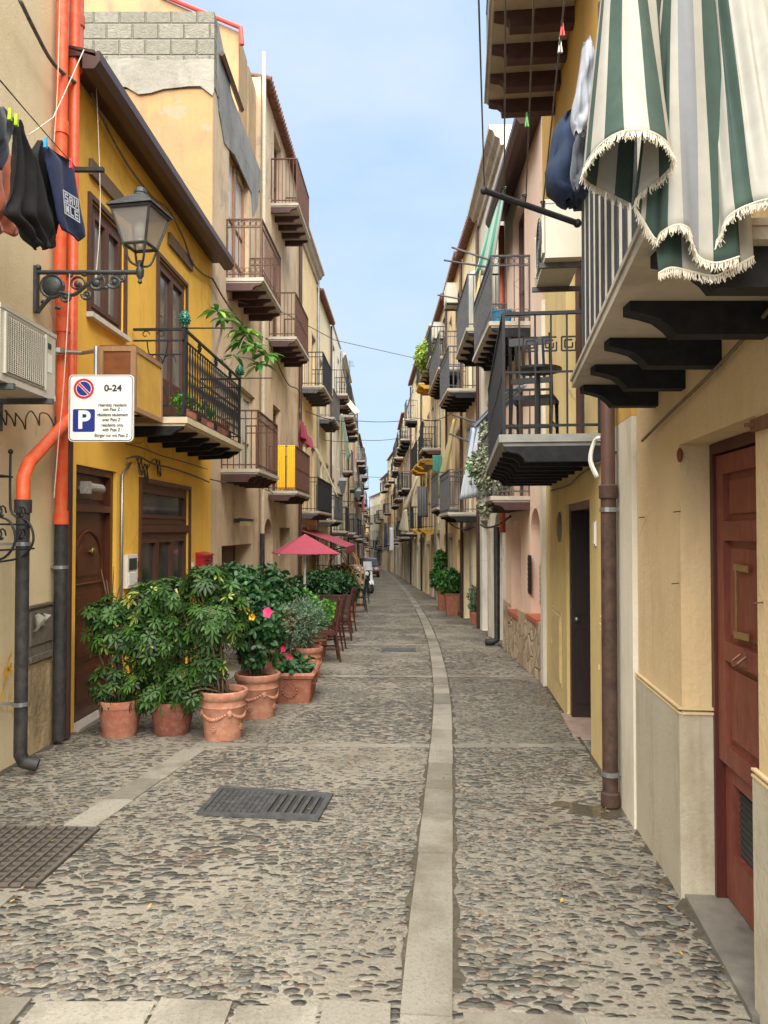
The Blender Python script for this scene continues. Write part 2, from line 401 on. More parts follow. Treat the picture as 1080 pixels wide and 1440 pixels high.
def railing(o, fr, s0, s1, z, prot, mat, rh=1.0, style='plain', gap=.11, name='railing'):
    m = MB(); p = prot-.04; a0, a1 = s0+.03, s1-.03; t = .007
    def seg(kind, x0, x1, q, r, za, zb):
        if kind == 's': m.box(x0, x1, q-r, q+r, za, zb, fr)
        else: m.box(q-r, q+r, x0, x1, za, zb, fr)
    runs = [('s', a0, a1, p), ('n', .01, p, a0), ('n', .01, p, a1)]
    for kd, x0, x1, q in runs:
        e = .0 if kd == 's' else .012
        seg(kd, x0-.01, x1+.01-e*2, q, .016, z+rh-.025, z+rh)
        seg(kd, x0, x1-e, q, .009, z+.06, z+.08)
        if style in ('scroll', 'mid'): seg(kd, x0, x1-e, q, .008, z+rh-.16, z+rh-.14)
        if style == 'half': seg(kd, x0, x1-e, q, .008, z+rh*.5, z+rh*.5+.015)
        n = max(2, int(round((x1-x0)/gap)))
        for i in range(n+1):
            c = x0+(x1-x0)*i/n
            if kd == 'n' and i == n: continue
            r = t if 0 < i < n else .012
            if kd == 's': m.box(c-r, c+r, q-r, q+r, z+.002, z+rh-.025, fr)
            else: m.box(q-r, q+r, c-r, c+r, z+.002, z+rh-.025, fr)
            if style == 'belly' and 0 < i < n:
                for zz in (z+.35, z+.4, z+.45): 
                    if kd == 's': m.box(c-.016, c+.016, q-.016, q+.016, zz, zz+.02, fr)
                    else: m.box(q-.016, q+.016, c-.016, c+.016, zz, zz+.02, fr)
            if style == 'scroll' and i < n:
                cm = x0+(x1-x0)*(i+.5)/n; rr = (x1-x0)/n*.42
                for zc in (z+rh-.085, z+.14):
                    pts = []
                    for k in range(9):
                        a = 2*math.pi*k/8
                        if kd == 's': pts.append(fr.W(cm+rr*math.cos(a), q, zc+rr*math.sin(a)))
                        else: pts.append(fr.W(q, cm+rr*math.cos(a), zc+rr*math.sin(a)))
                    m.tube(pts, .005, 4, False)
    return m.build(name, mat, o)
def roof(b, fr, z, kind='tile', prot=.35, mat=None, s0=0, s1=None, depth=5.0, name='roof'):
    s1 = fr.len if s1 is None else s1; s0 += .006; s1 -= .006; m = MB()
    if kind == 'gutter':
        m.prism([(-.3, z+.16), (-.3, z-.02), (prot-.16, z-.02), (prot-.16, z-.14), (prot-.05, z-.14), (prot, z-.07), (prot, z+.02), (prot-.03, z+.02), (prot-.04, z-.03)], s0, s1, fr)
        m.prism([(-.3, z+.165), (prot-.05, z+.0), (prot-.05, z+.03), (-depth, z+1.1), (-depth, z+1.0)], s0, s1, fr)
        return m.build(name, mat or M['gutter'], b)
    if kind == 'cornice':
        m.prism([(.002, z+.001), (.002, z-.32), (.06, z-.32), (.08, z-.2), (.16, z-.16), (.2, z-.06), (.27, z-.03), (.27, z+.05), (-depth, z+.06), (-depth, z+.001)], s0, s1, fr)
        return m.build(name, mat or M['slab'], b)
    if kind == 'parapet':
        m.prism([(.05, z+.001), (.05, z+.08), (-.3, z+.08), (-.3, z+.001)], s0, s1, fr)
        return m.build(name, mat or M['slab'], b)
    prot *= .55; m.prism([(-depth, z+1.15), (-depth, z+1.05), (.0, z+.002), (prot, z-.05), (prot, z+.0)], s0, s1, fr)
    a = s0+.09
    while a < s1-.05:
        m.tube([fr.W(a, prot+.05, z-.0), fr.W(a, -1.2, z+.29)], .06, 8); a += .17
    return m.build(name, mat or M['tile'], b)
def pipe(fr, pts, r, mat, label, clamps=True, cm=None, name='drainpipe', n=.07, group=None, bands=()):
    """pts: (s,z) or (s,z,n)"""
    m = MB(); P3 = [fr.W(p[0], p[2] if len(p) > 2 else n, p[1]) for p in pts]
    m.tube(P3, r, 12)
    for p in pts[1:-1]: pass
    o = m.build(name, mat, None, smooth='auto', base=min(P3, key=lambda q: q[2]))
    tag(o, label, 'drainpipe', group)
    return o
def ring(parent, fr, s, z, n, r, mat, name='clamp', h=.03):
    m = MB(); c = fr.W(s, n, z)
    m.lathe([(r, -h/2), (r+.008, -h/2), (r+.008, h/2), (r, h/2)], c, 14)
    m.box(s-.01, s+.01, .0, n-r*.8, z-.01, z+.01, fr)
    return m.build(name, mat, parent)
def wire(pts, r, label, mat=None, sag=0, cat='cable', name='cable', group=None, sub=6):
    m = MB(); pts = [Vector(p) for p in pts]; out = []
    for i in range(len(pts)-1):
        for k in range(sub):
            t = k/sub; q = pts[i].lerp(pts[i+1], t); q.z -= sag*4*t*(1-t)*(pts[i+1]-pts[i]).length/5; out.append(q)
    out.append(pts[-1]); m.tube(out, r, 6)
    o = m.build(name, mat or M['cable'], smooth=True); tag(o, label, cat, group); return o
def smoothpts(pts, sub=5):
    pts = [Vector(p) for p in pts]; out = []
    for i in range(len(pts)-1):
        p0 = pts[max(0, i-1)]; p1 = pts[i]; p2 = pts[i+1]; p3 = pts[min(len(pts)-1, i+2)]
        for k in range(sub):
            t = k/sub
            out.append(.5*((2*p1)+(p2-p0)*t+(2*p0-5*p1+4*p2-p3)*t*t+(3*p1-p0-3*p2+p3)*t**3))
    out.append(pts[-1]); return out
def wallcable(fr, pxs, r, label, n=.04, mat=None, group=None):
    pts = smoothpts([fr.W(fr.at(x, y, n)[0], n, fr.at(x, y, n)[1]) for x, y in pxs])
    m = MB(); m.tube(pts, r, 6); o = m.build('cable', mat or M['cable'], smooth=True); tag(o, label, 'cable', group); return o
# ---------------- the street ----------------
LP = [(0.5,-2.94),(6.75,-2.94),(12.1,-2.78),(16,-2.65),(21.6,-2.47),(26,-2.33),(30.5,-2.2),(36,-2.1),(43,-2.1),(51,-2.12),(60,-2.14),(70,-2.17),(80,-2.22),(90,-2.4),(102,-3.0),(116,-4.6),(132,-7.2)]
RP = [(0.3,1.10),(4.61,1.555),(5.11,1.60),(9.9,2.1),(13.4,2.16),(17.2,2.2),(20.3,2.14),(24.6,2.1),(29,2.02),(35.7,1.82),(44,1.62),(53,1.45),(62,1.32),(72,1.1),(82,.5),(93,-.35),(106,-1.95),(122,-4.4),(140,-7.8)]
def LF(i, j=None): j = i+1 if j is None else j; return Fr((LP[i][1], LP[i][0]), (LP[j][1], LP[j][0]), 'L')
def RF(i, j=None): j = i+1 if j is None else j; return Fr((RP[i][1], RP[i][0]), (RP[j][1], RP[j][0]), 'R')
def xat(PL, Y):
    for (a, x), (b, y) in zip(PL, PL[1:]):
        if a <= Y <= b: return x+(y-x)*(Y-a)/(b-a)
    return PL[-1][1] if Y > PL[0][0] else PL[0][1]
def pav(name, dens):
    m, t, b = nodes(name)
    g = N(t, 'ShaderNodeNewGeometry')
    def vor(scale, st, rnd=1):
        mp_ = N(t, 'ShaderNodeMapping'); mp_.inputs['Scale'].default_value = st
        ad = N(t, 'ShaderNodeVectorMath', operation='ADD'); nn = N(t, 'ShaderNodeTexNoise'); nn.inputs['Scale'].default_value = 3.0
        t.links.new(g.outputs['Position'], nn.inputs['Vector'])
        sc_ = N(t, 'ShaderNodeVectorMath', operation='SCALE'); sc_.inputs['Scale'].default_value = .12
        t.links.new(nn.outputs['Color'], sc_.inputs[0]); t.links.new(g.outputs['Position'], ad.inputs[0]); t.links.new(sc_.outputs[0], ad.inputs[1])
        t.links.new(ad.outputs[0], mp_.inputs[0])
        v = N(t, 'ShaderNodeTexVoronoi'); v.inputs['Scale'].default_value = scale; v.inputs['Randomness'].default_value = rnd
        t.links.new(mp_.outputs[0], v.inputs['Vector']); return v
    v = vor(1.0, (15, 27, 0.01))
    big = noise(t, .55, 5, .6); mid = noise(t, 1.7, 5, .65)
    thr = N(t, 'ShaderNodeMath', operation='ADD'); thr.inputs[1].default_value = dens-.5
    t.links.new(rng(t, noise(t, .9, 4, .6), .36, .6, .36, .68), thr.inputs[0])
    dd = N(t, 'ShaderNodeMath', operation='SUBTRACT'); t.links.new(thr.outputs[0], dd.inputs[0]); t.links.new(v.outputs['Distance'], dd.inputs[1])
    mask = rng(t, dd.outputs[0], 0, .06)
    # mortar
    mort = mixc(t, rng(t, noise(t, 2.6, 6, .65), .3, .7), sr('#827b6d'), sr('#655f52'))
    mort = mixc(t, rng(t, noise(t, 70, 4, .7), .35, .7), mort, sr('#928b7c'))
    mort = mixc(t, rng(t, big, .5, .66, 0, .6), mort, sr('#5c5548'))
    mort = mixc(t, rng(t, noise(t, 1.1, 8, .7), .6, .68, 0, .5), mort, sr('#5f5240'))
    mort = mixc(t, rng(t, noise(t, .8, 6, .6, (1, 1, 1)), .3, .42, .5, 0), mort, sr('#928c80'))
    mort = mixc(t, rng(t, noise(t, .75, 7, .7), .56, .62, 0, .42), mort, sr('#57503f'))
    vo = N(t, 'ShaderNodeTexVoronoi', feature='DISTANCE_TO_EDGE'); vo.inputs['Scale'].default_value = 1.15
    n4 = N(t, 'ShaderNodeTexNoise'); n4.inputs['Scale'].default_value = 5; n4.inputs['Detail'].default_value = 4; t.links.new(g.outputs['Position'], n4.inputs['Vector'])
    va = N(t, 'ShaderNodeVectorMath', operation='SCALE'); va.inputs['Scale'].default_value = .45; t.links.new(n4.outputs['Color'], va.inputs[0])
    vb = N(t, 'ShaderNodeVectorMath', operation='ADD'); t.links.new(g.outputs['Position'], vb.inputs[0]); t.links.new(va.outputs[0], vb.inputs[1]); t.links.new(vb.outputs[0], vo.inputs['Vector'])
    cm = N(t, 'ShaderNodeMath', operation='MULTIPLY'); t.links.new(rng(t, vo.outputs['Distance'], .004, .016, 1, 0), cm.inputs[0]); t.links.new(rng(t, noise(t, .9, 3), .46, .56, 0, .75), cm.inputs[1])
    mort = mixc(t, cm.outputs[0], mort, sr('#3a352b'))
    sep = N(t, 'ShaderNodeSeparateColor'); t.links.new(v.outputs['Color'], sep.inputs[0])
    st = mixc(t, sep.outputs[0], sr('#3d3b35'), sr('#57534a'))
    st = mixc(t, rng(t, sep.outputs[1], .78, .8), st, sr('#67584a'))
    st = mixc(t, rng(t, sep.outputs[2], .93, .95), st, sr('#7d776b'))
    col = mixc(t, mask, mort, st)
    t.links.new(col, b.inputs['Base Color'])
    ro = rng(t, mask, 0, 1, .95, .62); t.links.new(ro, b.inputs['Roughness'])
    hh = N(t, 'ShaderNodeMath', operation='ADD'); t.links.new(rng(t, dd.outputs[0], 0, .3, 0, 1), hh.inputs[0])
    h2 = N(t, 'ShaderNodeMath', operation='MULTIPLY'); h2.inputs[1].default_value = .5; t.links.new(noise(t, 45, 5, .65), h2.inputs[0]); t.links.new(h2.outputs[0], hh.inputs[1])
    bump(t, b, hh.outputs[0], .9, .02)
    return m
M['paving'] = pav('cobble_and_mortar', .5)
def stone_strip_mat():
    m, t, b = nodes('pale_kerb_stone')
    a = N(t, 'ShaderNodeAttribute', attribute_name='col')
    c = mixc(t, a.outputs['Fac'], sr('#747063'), sr('#969082'))
    c = mixc(t, rng(t, noise(t, 60, 5, .7), .5, .75, 0, .8), c, sr('#5c574c'))
    c = mixc(t, rng(t, noise(t, 190, 3, .7), .6, .72, 0, .7), c, sr('#474238'))
    c = mixc(t, rng(t, noise(t, 1.9, 8, .7), .45, .62, 0, .6), c, sr('#5a5244'))
    t.links.new(c, b.inputs['Base Color']); b.inputs['Roughness'].default_value = .85
    bump(t, b, noise(t, 80, 5, .7), .5, .008); return m
M['kerb'] = stone_strip_mat()
g = MB()
ys = [-4, -1] + [i*2.0 for i in range(0, 76)] + [172]
for a, c in zip(ys, ys[1:]):
    g.quad([(-60, a, G(a)), (60, a, G(a)), (60, c, G(c)), (-60, c, G(c))])
struct(g.build('ground', M['paving'], base=(0, 0, 0)))
def slabs(pts, wdt, ln, name, z=.006, jit=.004, gapw=.008, thick=.05):
    """individual paving slabs laid along a curve"""
    m = MB(); m.col = []; pts = [Vector((p[0], p[1])) for p in pts]; rs = random.Random(len(pts)*7+int(wdt*100))
    d = 0; cur = []; tot = [0]
    for a, c in zip(pts, pts[1:]): tot.append(tot[-1]+(c-a).length)
    def at(x):
        for i in range(len(pts)-1):
            if x <= tot[i+1]+1e-6:
                t = (x-tot[i])/(tot[i+1]-tot[i]); p = pts[i].lerp(pts[i+1], t); dr = (pts[i+1]-pts[i]).normalized(); 
                if t > .5 and i+2 < len(pts): dr = dr.lerp((pts[i+2]-pts[i+1]).normalized(), (t-.5)).normalized()
                if t < .5 and i > 0: dr = dr.lerp((pts[i]-pts[i-1]).normalized(), (.5-t)).normalized()
                return p, dr
        return pts[-1], (pts[-1]-pts[-2]).normalized()
    x = 0
    while x < tot[-1]-.05:
        l = ln*rs.uniform(.75, 1.3); e = min(x+l, tot[-1]); k = max(1, int((e-x)/.35)); hz = z+rs.uniform(-jit, jit)*.6
        tp = []
        for q in range(k+1):
            pp, dr = at(x+gapw/2+(e-x-gapw)*q/k); nn = Vector((-dr.y, dr.x)); j = rs.uniform(-jit, jit)
            tp.append((pp+nn*(wdt/2+j), pp-nn*(wdt/2+j)))
        c = rs.random()
        for q in range(k):
            A, B, C, D = tp[q][0], tp[q][1], tp[q+1][1], tp[q+1][0]
            vs = [(v.x, v.y, G(v.y)+hz) for v in (A, B, C, D)] + [(v.x, v.y, G(v.y)-thick) for v in (A, B, C, D)]
            m.add(vs, [(0,1,2,3), (0,4,5,1), (3,2,6,7), (0,3,7,4), (1,5,6,2)]); m.col += [c]*5
        x = e
    o = m.build(name, M['kerb'], base=(0, 0, 0)); struct(o); return o
strip_px = [(599,1438),(601,1390),(606,1300),(612,1200),(618.5,1090),(621.5,1030),(621.5,980),(616,935),(606,895),(591,861),(573,834),(557,816),(547,807),(540,802)]
sp = [PG(*q) for q in strip_px]; sp = smoothpts([(p.x, p.y, 0) for p in sp], 4)
slabs([(sp[0].x-.01, 1.5)]+[(p.x, p.y) for p in sp], .19, .62, 'drain_strip_paving')
def strip_x(Y):
    for a, c in zip(sp, sp[1:]):
        if a.y <= Y <= c.y: return a.x+(c.x-a.x)*(Y-a.y)/(c.y-a.y)
    return sp[0].x
for Y in (6.6, 10.4, 14.1, 17.8, 21.6, 25.4, 29.2, 33, 36.8, 40.6, 44.4, 48.2, 52, 56, 60):
    x0 = xat(LP, Y)+(1.3 if Y < 8 else .75); sx = strip_x(Y)
    slabs([(x0, Y+.05), (sx-.1, Y)], .1, .55, 'cross_strip_paving', z=.004)
    slabs([(sx+.1, Y), (xat(RP, Y)-.02, Y+.04)], .1, .5, 'cross_strip_paving', z=.004)
slabs([(-1.93, 1.6), (-1.9, 3.72)], .2, .6, 'side_strip_paving')
slabs([(-1.86, 4.64), (-1.62, 6.5)], .2, .5, 'side_strip_paving')
a0, a1 = -1.35, strip_x(2.75)-.12
slabs([(-2.7, 2.74), (a1, 2.68)], .26, .36, 'front_row_paving', gapw=.02, jit=.014)
slabs([(strip_x(2.7)+.12, 2.64), (1.28, 2.56)], .27, .45, 'front_row_paving', gapw=.015, jit=.01)
slabs([(-2.7, 2.36), (a1, 2.34)], .3, .42, 'front_row_paving', gapw=.02, jit=.014)
slabs([(strip_x(2.7)+.12, 2.32), (1.28, 2.24)], .3, .5, 'front_row_paving', gapw=.015, jit=.01)
# side gutters of flags along the right walls, and door steps further on
slabs([(xat(LP, y)+.66, y) for y in (9.4, 12, 16, 21, 26, 31)], .24, .7, 'terrace_edge_paving', z=.012)
# river pebbles set in the mortar, real stones near the camera
def pebbles():
    rs = np.random.RandomState(3); V = []; F = []; cols = []; nb = 0
    hem = []
    seg, k = 9, 0
    base = []
    for ring_, (rr, zz) in enumerate(((1.0, -.15), (.97, .3), (.72, .78), (.3, .98))):
        for i in range(seg):
            a = 2*math.pi*i/seg; base.append((rr*math.cos(a), rr*math.sin(a), zz))
    base.append((0, 0, 1.02)); base = np.array(base)
    fs = []
    for r_ in range(3):
        for i in range(seg):
            j = (i+1) % seg; fs.append((r_*seg+i, r_*seg+j, (r_+1)*seg+j, (r_+1)*seg+i))
    fs += [(3*seg+i, 3*seg+(i+1) % seg, 4*seg) for i in range(seg)]
    lat = rs.rand(64, 64)
    def vn(x, y):
        x *= 1.0; y *= 1.0; i, j = int(math.floor(x)), int(math.floor(y)); u, v = x-i, y-j; u = u*u*(3-2*u); v = v*v*(3-2*v)
        g_ = lambda p, q: lat[p % 64, q % 64]
        return (g_(i, j)*(1-u)+g_(i+1, j)*u)*(1-v)+(g_(i, j+1)*(1-u)+g_(i+1, j+1)*u)*v
    grid = {}
    def ok(x, y, r):
        i, j = int(x/.09), int(y/.09)
        for p in range(i-1, i+2):
            for q in range(j-1, j+2):
                for (X, Y_, R_) in grid.get((p, q), ()):
                    if (X-x)**2+((Y_-y)*1.35)**2 < (r+R_)**2*.86: return False
        grid.setdefault((i, j), []).append((x, y, r)); return True
    tries = 0
    while k < 11000 and tries < 120000:
        tries += 1
        y = 2.2+rs.rand()**1.15*7.6; x = rs.uniform(-2.9, 2.0)
        if x < xat(LP, y)+.1 or x > xat(RP, y)-.04: continue
        sx = strip_x(y)
        if abs(x-sx) < .125: continue
        if y < 2.86: continue
        if abs(y-6.6-.03) < .08 or (-2.05 < x < -1.5 and abs(x-(-1.86+(y-4.64)*.13)) < .13): continue
        if -2.5 < x < -1.68 and 3.7 < y < 4.68: continue
        if -1.25 < x < -.3 and 4.62 < y < 5.36: continue
        dn = vn(x, y)*.6+vn(x*2.7+9, y*2.7)*.4
        dens = np.clip((dn-.36)*3.4, .05, 1)
        if x < -1.1: dens *= .4
        if x > sx+.75-(y-3)*.05 and y < 5.2: dens *= .22
        if rs.rand() > dens: continue
        r = rs.uniform(.007, .0175)*(1.3 if rs.rand() < .12 else 1)*(1.35 if x > sx and rs.rand() < .12 else 1)
        el = rs.uniform(1.15, 2.3)
        if not ok(x, y, r*1.15*(el**.5)): continue
        an = rs.normal(0, .38)+(.2 if x < sx else -.1)+(math.pi/2 if rs.rand() < .12 else 0)
        b_ = base*np.array([r*el, r, rs.uniform(.0012, .0034)])
        b_[:, :2] *= (1+rs.uniform(-.16, .16, (len(b_), 1)))
        ca, sa = math.cos(an), math.sin(an)
        X = b_[:, 0]*ca-b_[:, 1]*sa+x; Y = b_[:, 0]*sa+b_[:, 1]*ca+y; Z = b_[:, 2]-SLOPE*Y+.0008
        V.append(np.stack([X, Y, Z], 1)); F += [tuple(nb+q for q in f) for f in fs]; nb += len(base)
        cols += [rs.rand()]*len(fs); k += 1
    V = np.concatenate(V)
    me = bpy.data.meshes.new('pebbles'); me.from_pydata(V.tolist(), [], F)
    me.polygons.foreach_set('use_smooth', [True]*len(F))
    at = me.attributes.new('col', 'FLOAT', 'FACE'); at.data.foreach_set('value', cols)
    m, t, b = nodes('river_pebble'); a = N(t, 'ShaderNodeAttribute', attribute_name='col')
    cr = N(t, 'ShaderNodeValToRGB'); t.links.new(a.outputs['Fac'], cr.inputs[0]); e = cr.color_ramp; e.interpolation = 'CONSTANT'
    pal = ['#4b4a45', '#59574f', '#42423d', '#635f56', '#4f504d', '#5e584b', '#6c675c', '#605146', '#4a4c4a', '#746e61', '#535049', '#656157']
    for i, h in enumerate(pal):
        el = e.elements[i] if i < 2 else e.elements.new(i/len(pal)); el.position = i/len(pal); el.color = (*sr(h), 1)
    c = mixc(t, rng(t, noise(t, 55, 5, .7), .4, .75, 0, .45), cr.outputs[0], sr('#9a927f'))
    t.links.new(c, b.inputs['Base Color']); b.inputs['Roughness'].default_value = .6; bump(t, b, noise(t, 160, 3), .15, .003)
    me.materials.append(m); ob = bpy.data.objects.new('pebbles', me); COL.objects.link(ob)
    ob['kind'] = 'stuff'; ob['label'] = 'small grey river pebbles set on edge in the mortar of the street'
pebbles()
def wall_dirt(PLn, sg, y0, y1, seed):
    rs = random.Random(seed); m = MB(); y = y0; a = None; A, B = [], []
    while y < y1:
        w_ = abs(rs.gauss(.035, .03))*(.45 if PLn not in (LP, RP) else 1)+.004; x = xat(PLn, y)
        A.append((x-sg*.0, y, G(y)+.0045)); B.append((x-sg*w_, y+rs.uniform(-.02, .02), G(y)+.0032)); y += rs.uniform(.05, .12)
    n = len(A); m.add(A+B, [(i, i+1, n+i+1, n+i) for i in range(n-1)])
    struct(m.build('gutter_dirt', simple('dark_gutter_grime', sr('#4a4336'), 1, 0, .4, 25, .8), base=(0, 0, 0)))
for sg in (-1, 1): wall_dirt([(y, strip_x(y)+sg*.094) for y in [2.0+.4*i for i in range(60)]], -sg, 2.9, 24, 7+sg)
wall_dirt(LP, -1, 2.6, 6.8, 1); wall_dirt(RP, 1, 2.6, 4.6, 2); wall_dirt(RP, 1, 5.1, 16, 3); wall_dirt(LP, -1, 12.2, 20, 4)
# ---------------- left side of the street ----------------
pl_beige = plaster('beige_plaster_near', sr('#dccaa4'), sr('#cfbc94'), sr('#a39270'), .3, bstr=.3, patch=.1)
pl_yellow = plaster('yellow_plaster', sr('#ebb94a'), sr('#dfad42'), sr('#9d7c35'), .5, patch=.0, bstr=.15, bscale=30)
pl_orange = plaster('faded_orange_plaster', sr('#ae8558'), sr('#9b7b58'), sr('#736552'), .95, patch=1.0, bstr=.4)
pl_cem = plaster('grey_cement_render', sr('#8f8d88'), sr('#76746f'), sr('#4d4c4a'), .8, bscale=25, bstr=.9)
pl_pale = plaster('pale_peach_plaster', sr('#cdb594'), sr('#bba283'), sr('#84705a'), .9, patch=.9)
pl_cream = plaster('cream_plaster', sr('#e6d7b0'), sr('#dccaa0'), sr('#a8976f'), .5)
pl_cream2 = plaster('warm_cream_plaster', sr('#e8cd9b'), sr('#dcbf8b'), sr('#a8936a'), .5)
pl_ochre = plaster('ochre_plaster', sr('#dcb36a'), sr('#cfa560'), sr('#8a6d42'), .5)
pl_grey = plaster('grey_plaster', sr('#c0baac'), sr('#aea797'), sr('#6a655b'), .5)
pl_white = plaster('off_white_plaster', sr('#e0dacb'), sr('#d2cab8'), sr('#8b8373'), .5)
pl_pink = plaster('pink_plaster', sr('#dcc0aa'), sr('#d3b59e'), sr('#a58f7c'), .3, bstr=.15)
pl_peach = plaster('peach_plaster', sr('#e3b184'), sr('#d6a374'), sr('#a88562'), .3, bstr=.15)
M['block'] = None
def blockmat():
    m, t, b = nodes('bare_concrete_blocks')
    g = N(t, 'ShaderNodeNewGeometry'); sp_ = N(t, 'ShaderNodeSeparateXYZ'); t.links.new(g.outputs['Position'], sp_.inputs[0])
    ad = N(t, 'ShaderNodeMath', operation='ADD'); t.links.new(sp_.outputs[0], ad.inputs[0]); t.links.new(sp_.outputs[1], ad.inputs[1])
    cb = N(t, 'ShaderNodeCombineXYZ'); t.links.new(ad.outputs[0], cb.inputs[0]); t.links.new(sp_.outputs[2], cb.inputs[1])
    br = N(t, 'ShaderNodeTexBrick'); br.inputs['Scale'].default_value = 1; br.inputs['Brick Width'].default_value = .42; br.inputs['Row Height'].default_value = .26
    br.inputs['Mortar Size'].default_value = .02; br.inputs['Mortar Smooth'].default_value = .8; br.inputs['Color1'].default_value = (*sr('#8d8878'), 1); br.inputs['Color2'].default_value = (*sr('#9a9484'), 1); br.inputs['Mortar'].default_value = (*sr('#858071'), 1)
    t.links.new(cb.outputs[0], br.inputs['Vector'])
    c = mixc(t, rng(t, noise(t, 12, 6, .75), .4, .7), br.outputs[0], sr('#7a7668'))
    t.links.new(c, b.inputs['Base Color']); b.inputs['Roughness'].default_value = .95
    h = N(t, 'ShaderNodeMath', operation='SUBTRACT'); t.links.new(noise(t, 30, 5, .75), h.inputs[0]); t.links.new(br.outputs['Fac'], h.inputs[1])
    bump(t, b, h.outputs[0], 1.0, .045); return m
M['block'] = blockmat()
def O(fr, px0, px1, z0, z1, **k): return dict(s=tuple(sorted((fr.sx(px0), fr.sx(px1)))), z=(z0, z1), **k)
def zat(fr, px, py, n=0): return fr.at(px, py, n)[1]
# ===== A: near beige house =====
FA = LF(0)
A = empty('beige_house', (-2.94, 4, G(4)), 'near beige plastered house on the left with orange drainpipes on its corner', 'house')
wopA = dict(s=(1.5, FA.sY(5.6)), z=(zat(FA, 20, 800)-.02, 2.5), d=.15)
facade(A, FA, -.6, 7.0, [wopA], pl_beige)
glazing(A, FA, *wopA['s'], *wopA['z'], .15, M['brown'], leaves=3)
pm = MB(); pm.box(FA.sY(1), FA.sY(5.42)-.0, .003, .035, -.6, .68, FA); q = pm.build('plinth', plaster('dark_green_plinth_paint', sr('#4a4d3c'), sr('#5d5c49'), sr('#8a7f66'), .6), A)
pm = MB(); pm.box(0.4, FA.sY(5.45), .003, .13, 1.3, 1.36, FA); pm.build('sill', simple('red_clay_sill', sr('#8c4a35'), .7), A)
# meter hatch and patched corner
k0, k1 = FA.sx(38), FA.sx(72); zh0, zh1 = zat(FA, 55, 930), zat(FA, 55, 852)
hm = MB(); hm.box(k0, k1, .003, .022, zh0, zh1, FA); hm.box(k0+.03, k1-.03, .022, .034, zh0+.16, zh1-.03, FA); hm.box(k0+.03, k1-.03, .022, .04, zh0+.02, zh0+.07, FA)
for zz in (zh1-.0, ): hm.box(k0-.02, k1+.02, .003, .04, zz, zz+.02, FA)
hm.build('meter_hatch', rusty('grey_painted_hatch', sr('#6d665a'), sr('#54493f'), .5), A)
cp = MB(); cp.box(FA.sx(36), FA.sx(77)-.006, .003, .012, -.45, zat(FA, 55, 936), FA); cp.build('render_patch', plaster('patched_ochre_render', sr('#b9a27a'), sr('#a08b68'), sr('#5a4d3b'), .9, bstr=1.0, bscale=18), A)
# yellow graffiti strokes
gm = simple('yellow_spray_paint', sr('#d9a62a'), .7, 0, .2, 20, 0)
gr = MB()
for a in ([(2,1000),(6,960),(12,930),(17,918)], [(0,985),(8,955),(16,935),(18,960),(14,985)], [(4,950),(10,940),(16,950),(10,1000)], [(16,990),(18,1000),(17,1010)]):
    pts = smoothpts([FA.W(FA.at(x, y, .04)[0], .037, FA.at(x, y, .04)[1]) for x, y in a], 4)
    for p, q2 in zip(pts, pts[1:]):
        gr.quad([p+Vector((.002, 0, -.02)), q2+Vector((.002, 0, -.02)), q2+Vector((.002, 0, .02)), p+Vector((.002, 0, .02))])
tag(gr.build('graffiti', gm), 'yellow spray paint scribble low on the beige wall', 'graffiti')
# paper on the hatch
pp = MB(); rs = random.Random(5)
c0, c1 = FA.sx(40), FA.sx(56); za, zb = zat(FA, 50, 886), zat(FA, 50, 863)
gx = [[(c0+(c1-c0)*i/5, .045+.03*math.sin(i*1.9+j)+.01*j, za+(zb-za)*j/4+.02*math.sin(i*2.3)) for i in range(6)] for j in range(5)]
vs = [FA.W(*p) for r_ in gx for p in r_]; fs = [(j*6+i, j*6+i+1, (j+1)*6+i+1, (j+1)*6+i) for j in range(4) for i in range(5) if not (j == 0 and i > 2)]
pp.add(vs, fs); tag(pp.build('crumpled_paper', M['whitepaint'], smooth=True), 'crumpled white paper stuck in the grey meter hatch', 'paper')
# window guard
wg = MB(); kk = [FA.sY(y) for y in (4.5, 4.8, 5.1, 5.4, 5.68)]
zt, zb = zat(FA, 10, 648, .1), zat(FA, 10, 790, .1)
for k in kk:
    pts = [FA.W(k, .12, zt+.05), FA.W(k, .12, zt-.25), FA.W(k, .14, zt-.4), FA.W(k, .26, zb+.3), FA.W(k, .3, zb+.16), FA.W(k, .22, zb+.04), FA.W(k, .05, zb)]
    wg.tube(smoothpts(pts, 4), .009, 6); wg.ball(FA.W(k, .12, zt+.07), .02)
for zz, nn in ((zt-.12, .12), (zb+.28, .26), (zb+.1, .29)): wg.tube([FA.W(kk[0], nn, zz), FA.W(kk[-1]+.03, nn, zz)], .008, 6)
for a, b_ in zip(kk, kk[1:]):
    for zz in (zb+.36, zb+.2):
        c = (a+b_)/2
        for sg in (-1, 1):
            wg.tube([FA.W(c+sg*(.02+.055*math.cos(t)*(1-t/9)), .27, zz+.06*math.sin(t)*(1-t/9)) for t in [k*.7 for k in range(9)]], .006, 5)
wg.tube([FA.W(kk[-1], .12, zt-.12), FA.W(kk[-1], 0, zt-.12)], .008, 6); wg.tube([FA.W(kk[0], .12, zt-.12), FA.W(kk[0], 0, zt-.12)], .008, 6)
wg.build('window_guard', M['black'], A, smooth='auto')
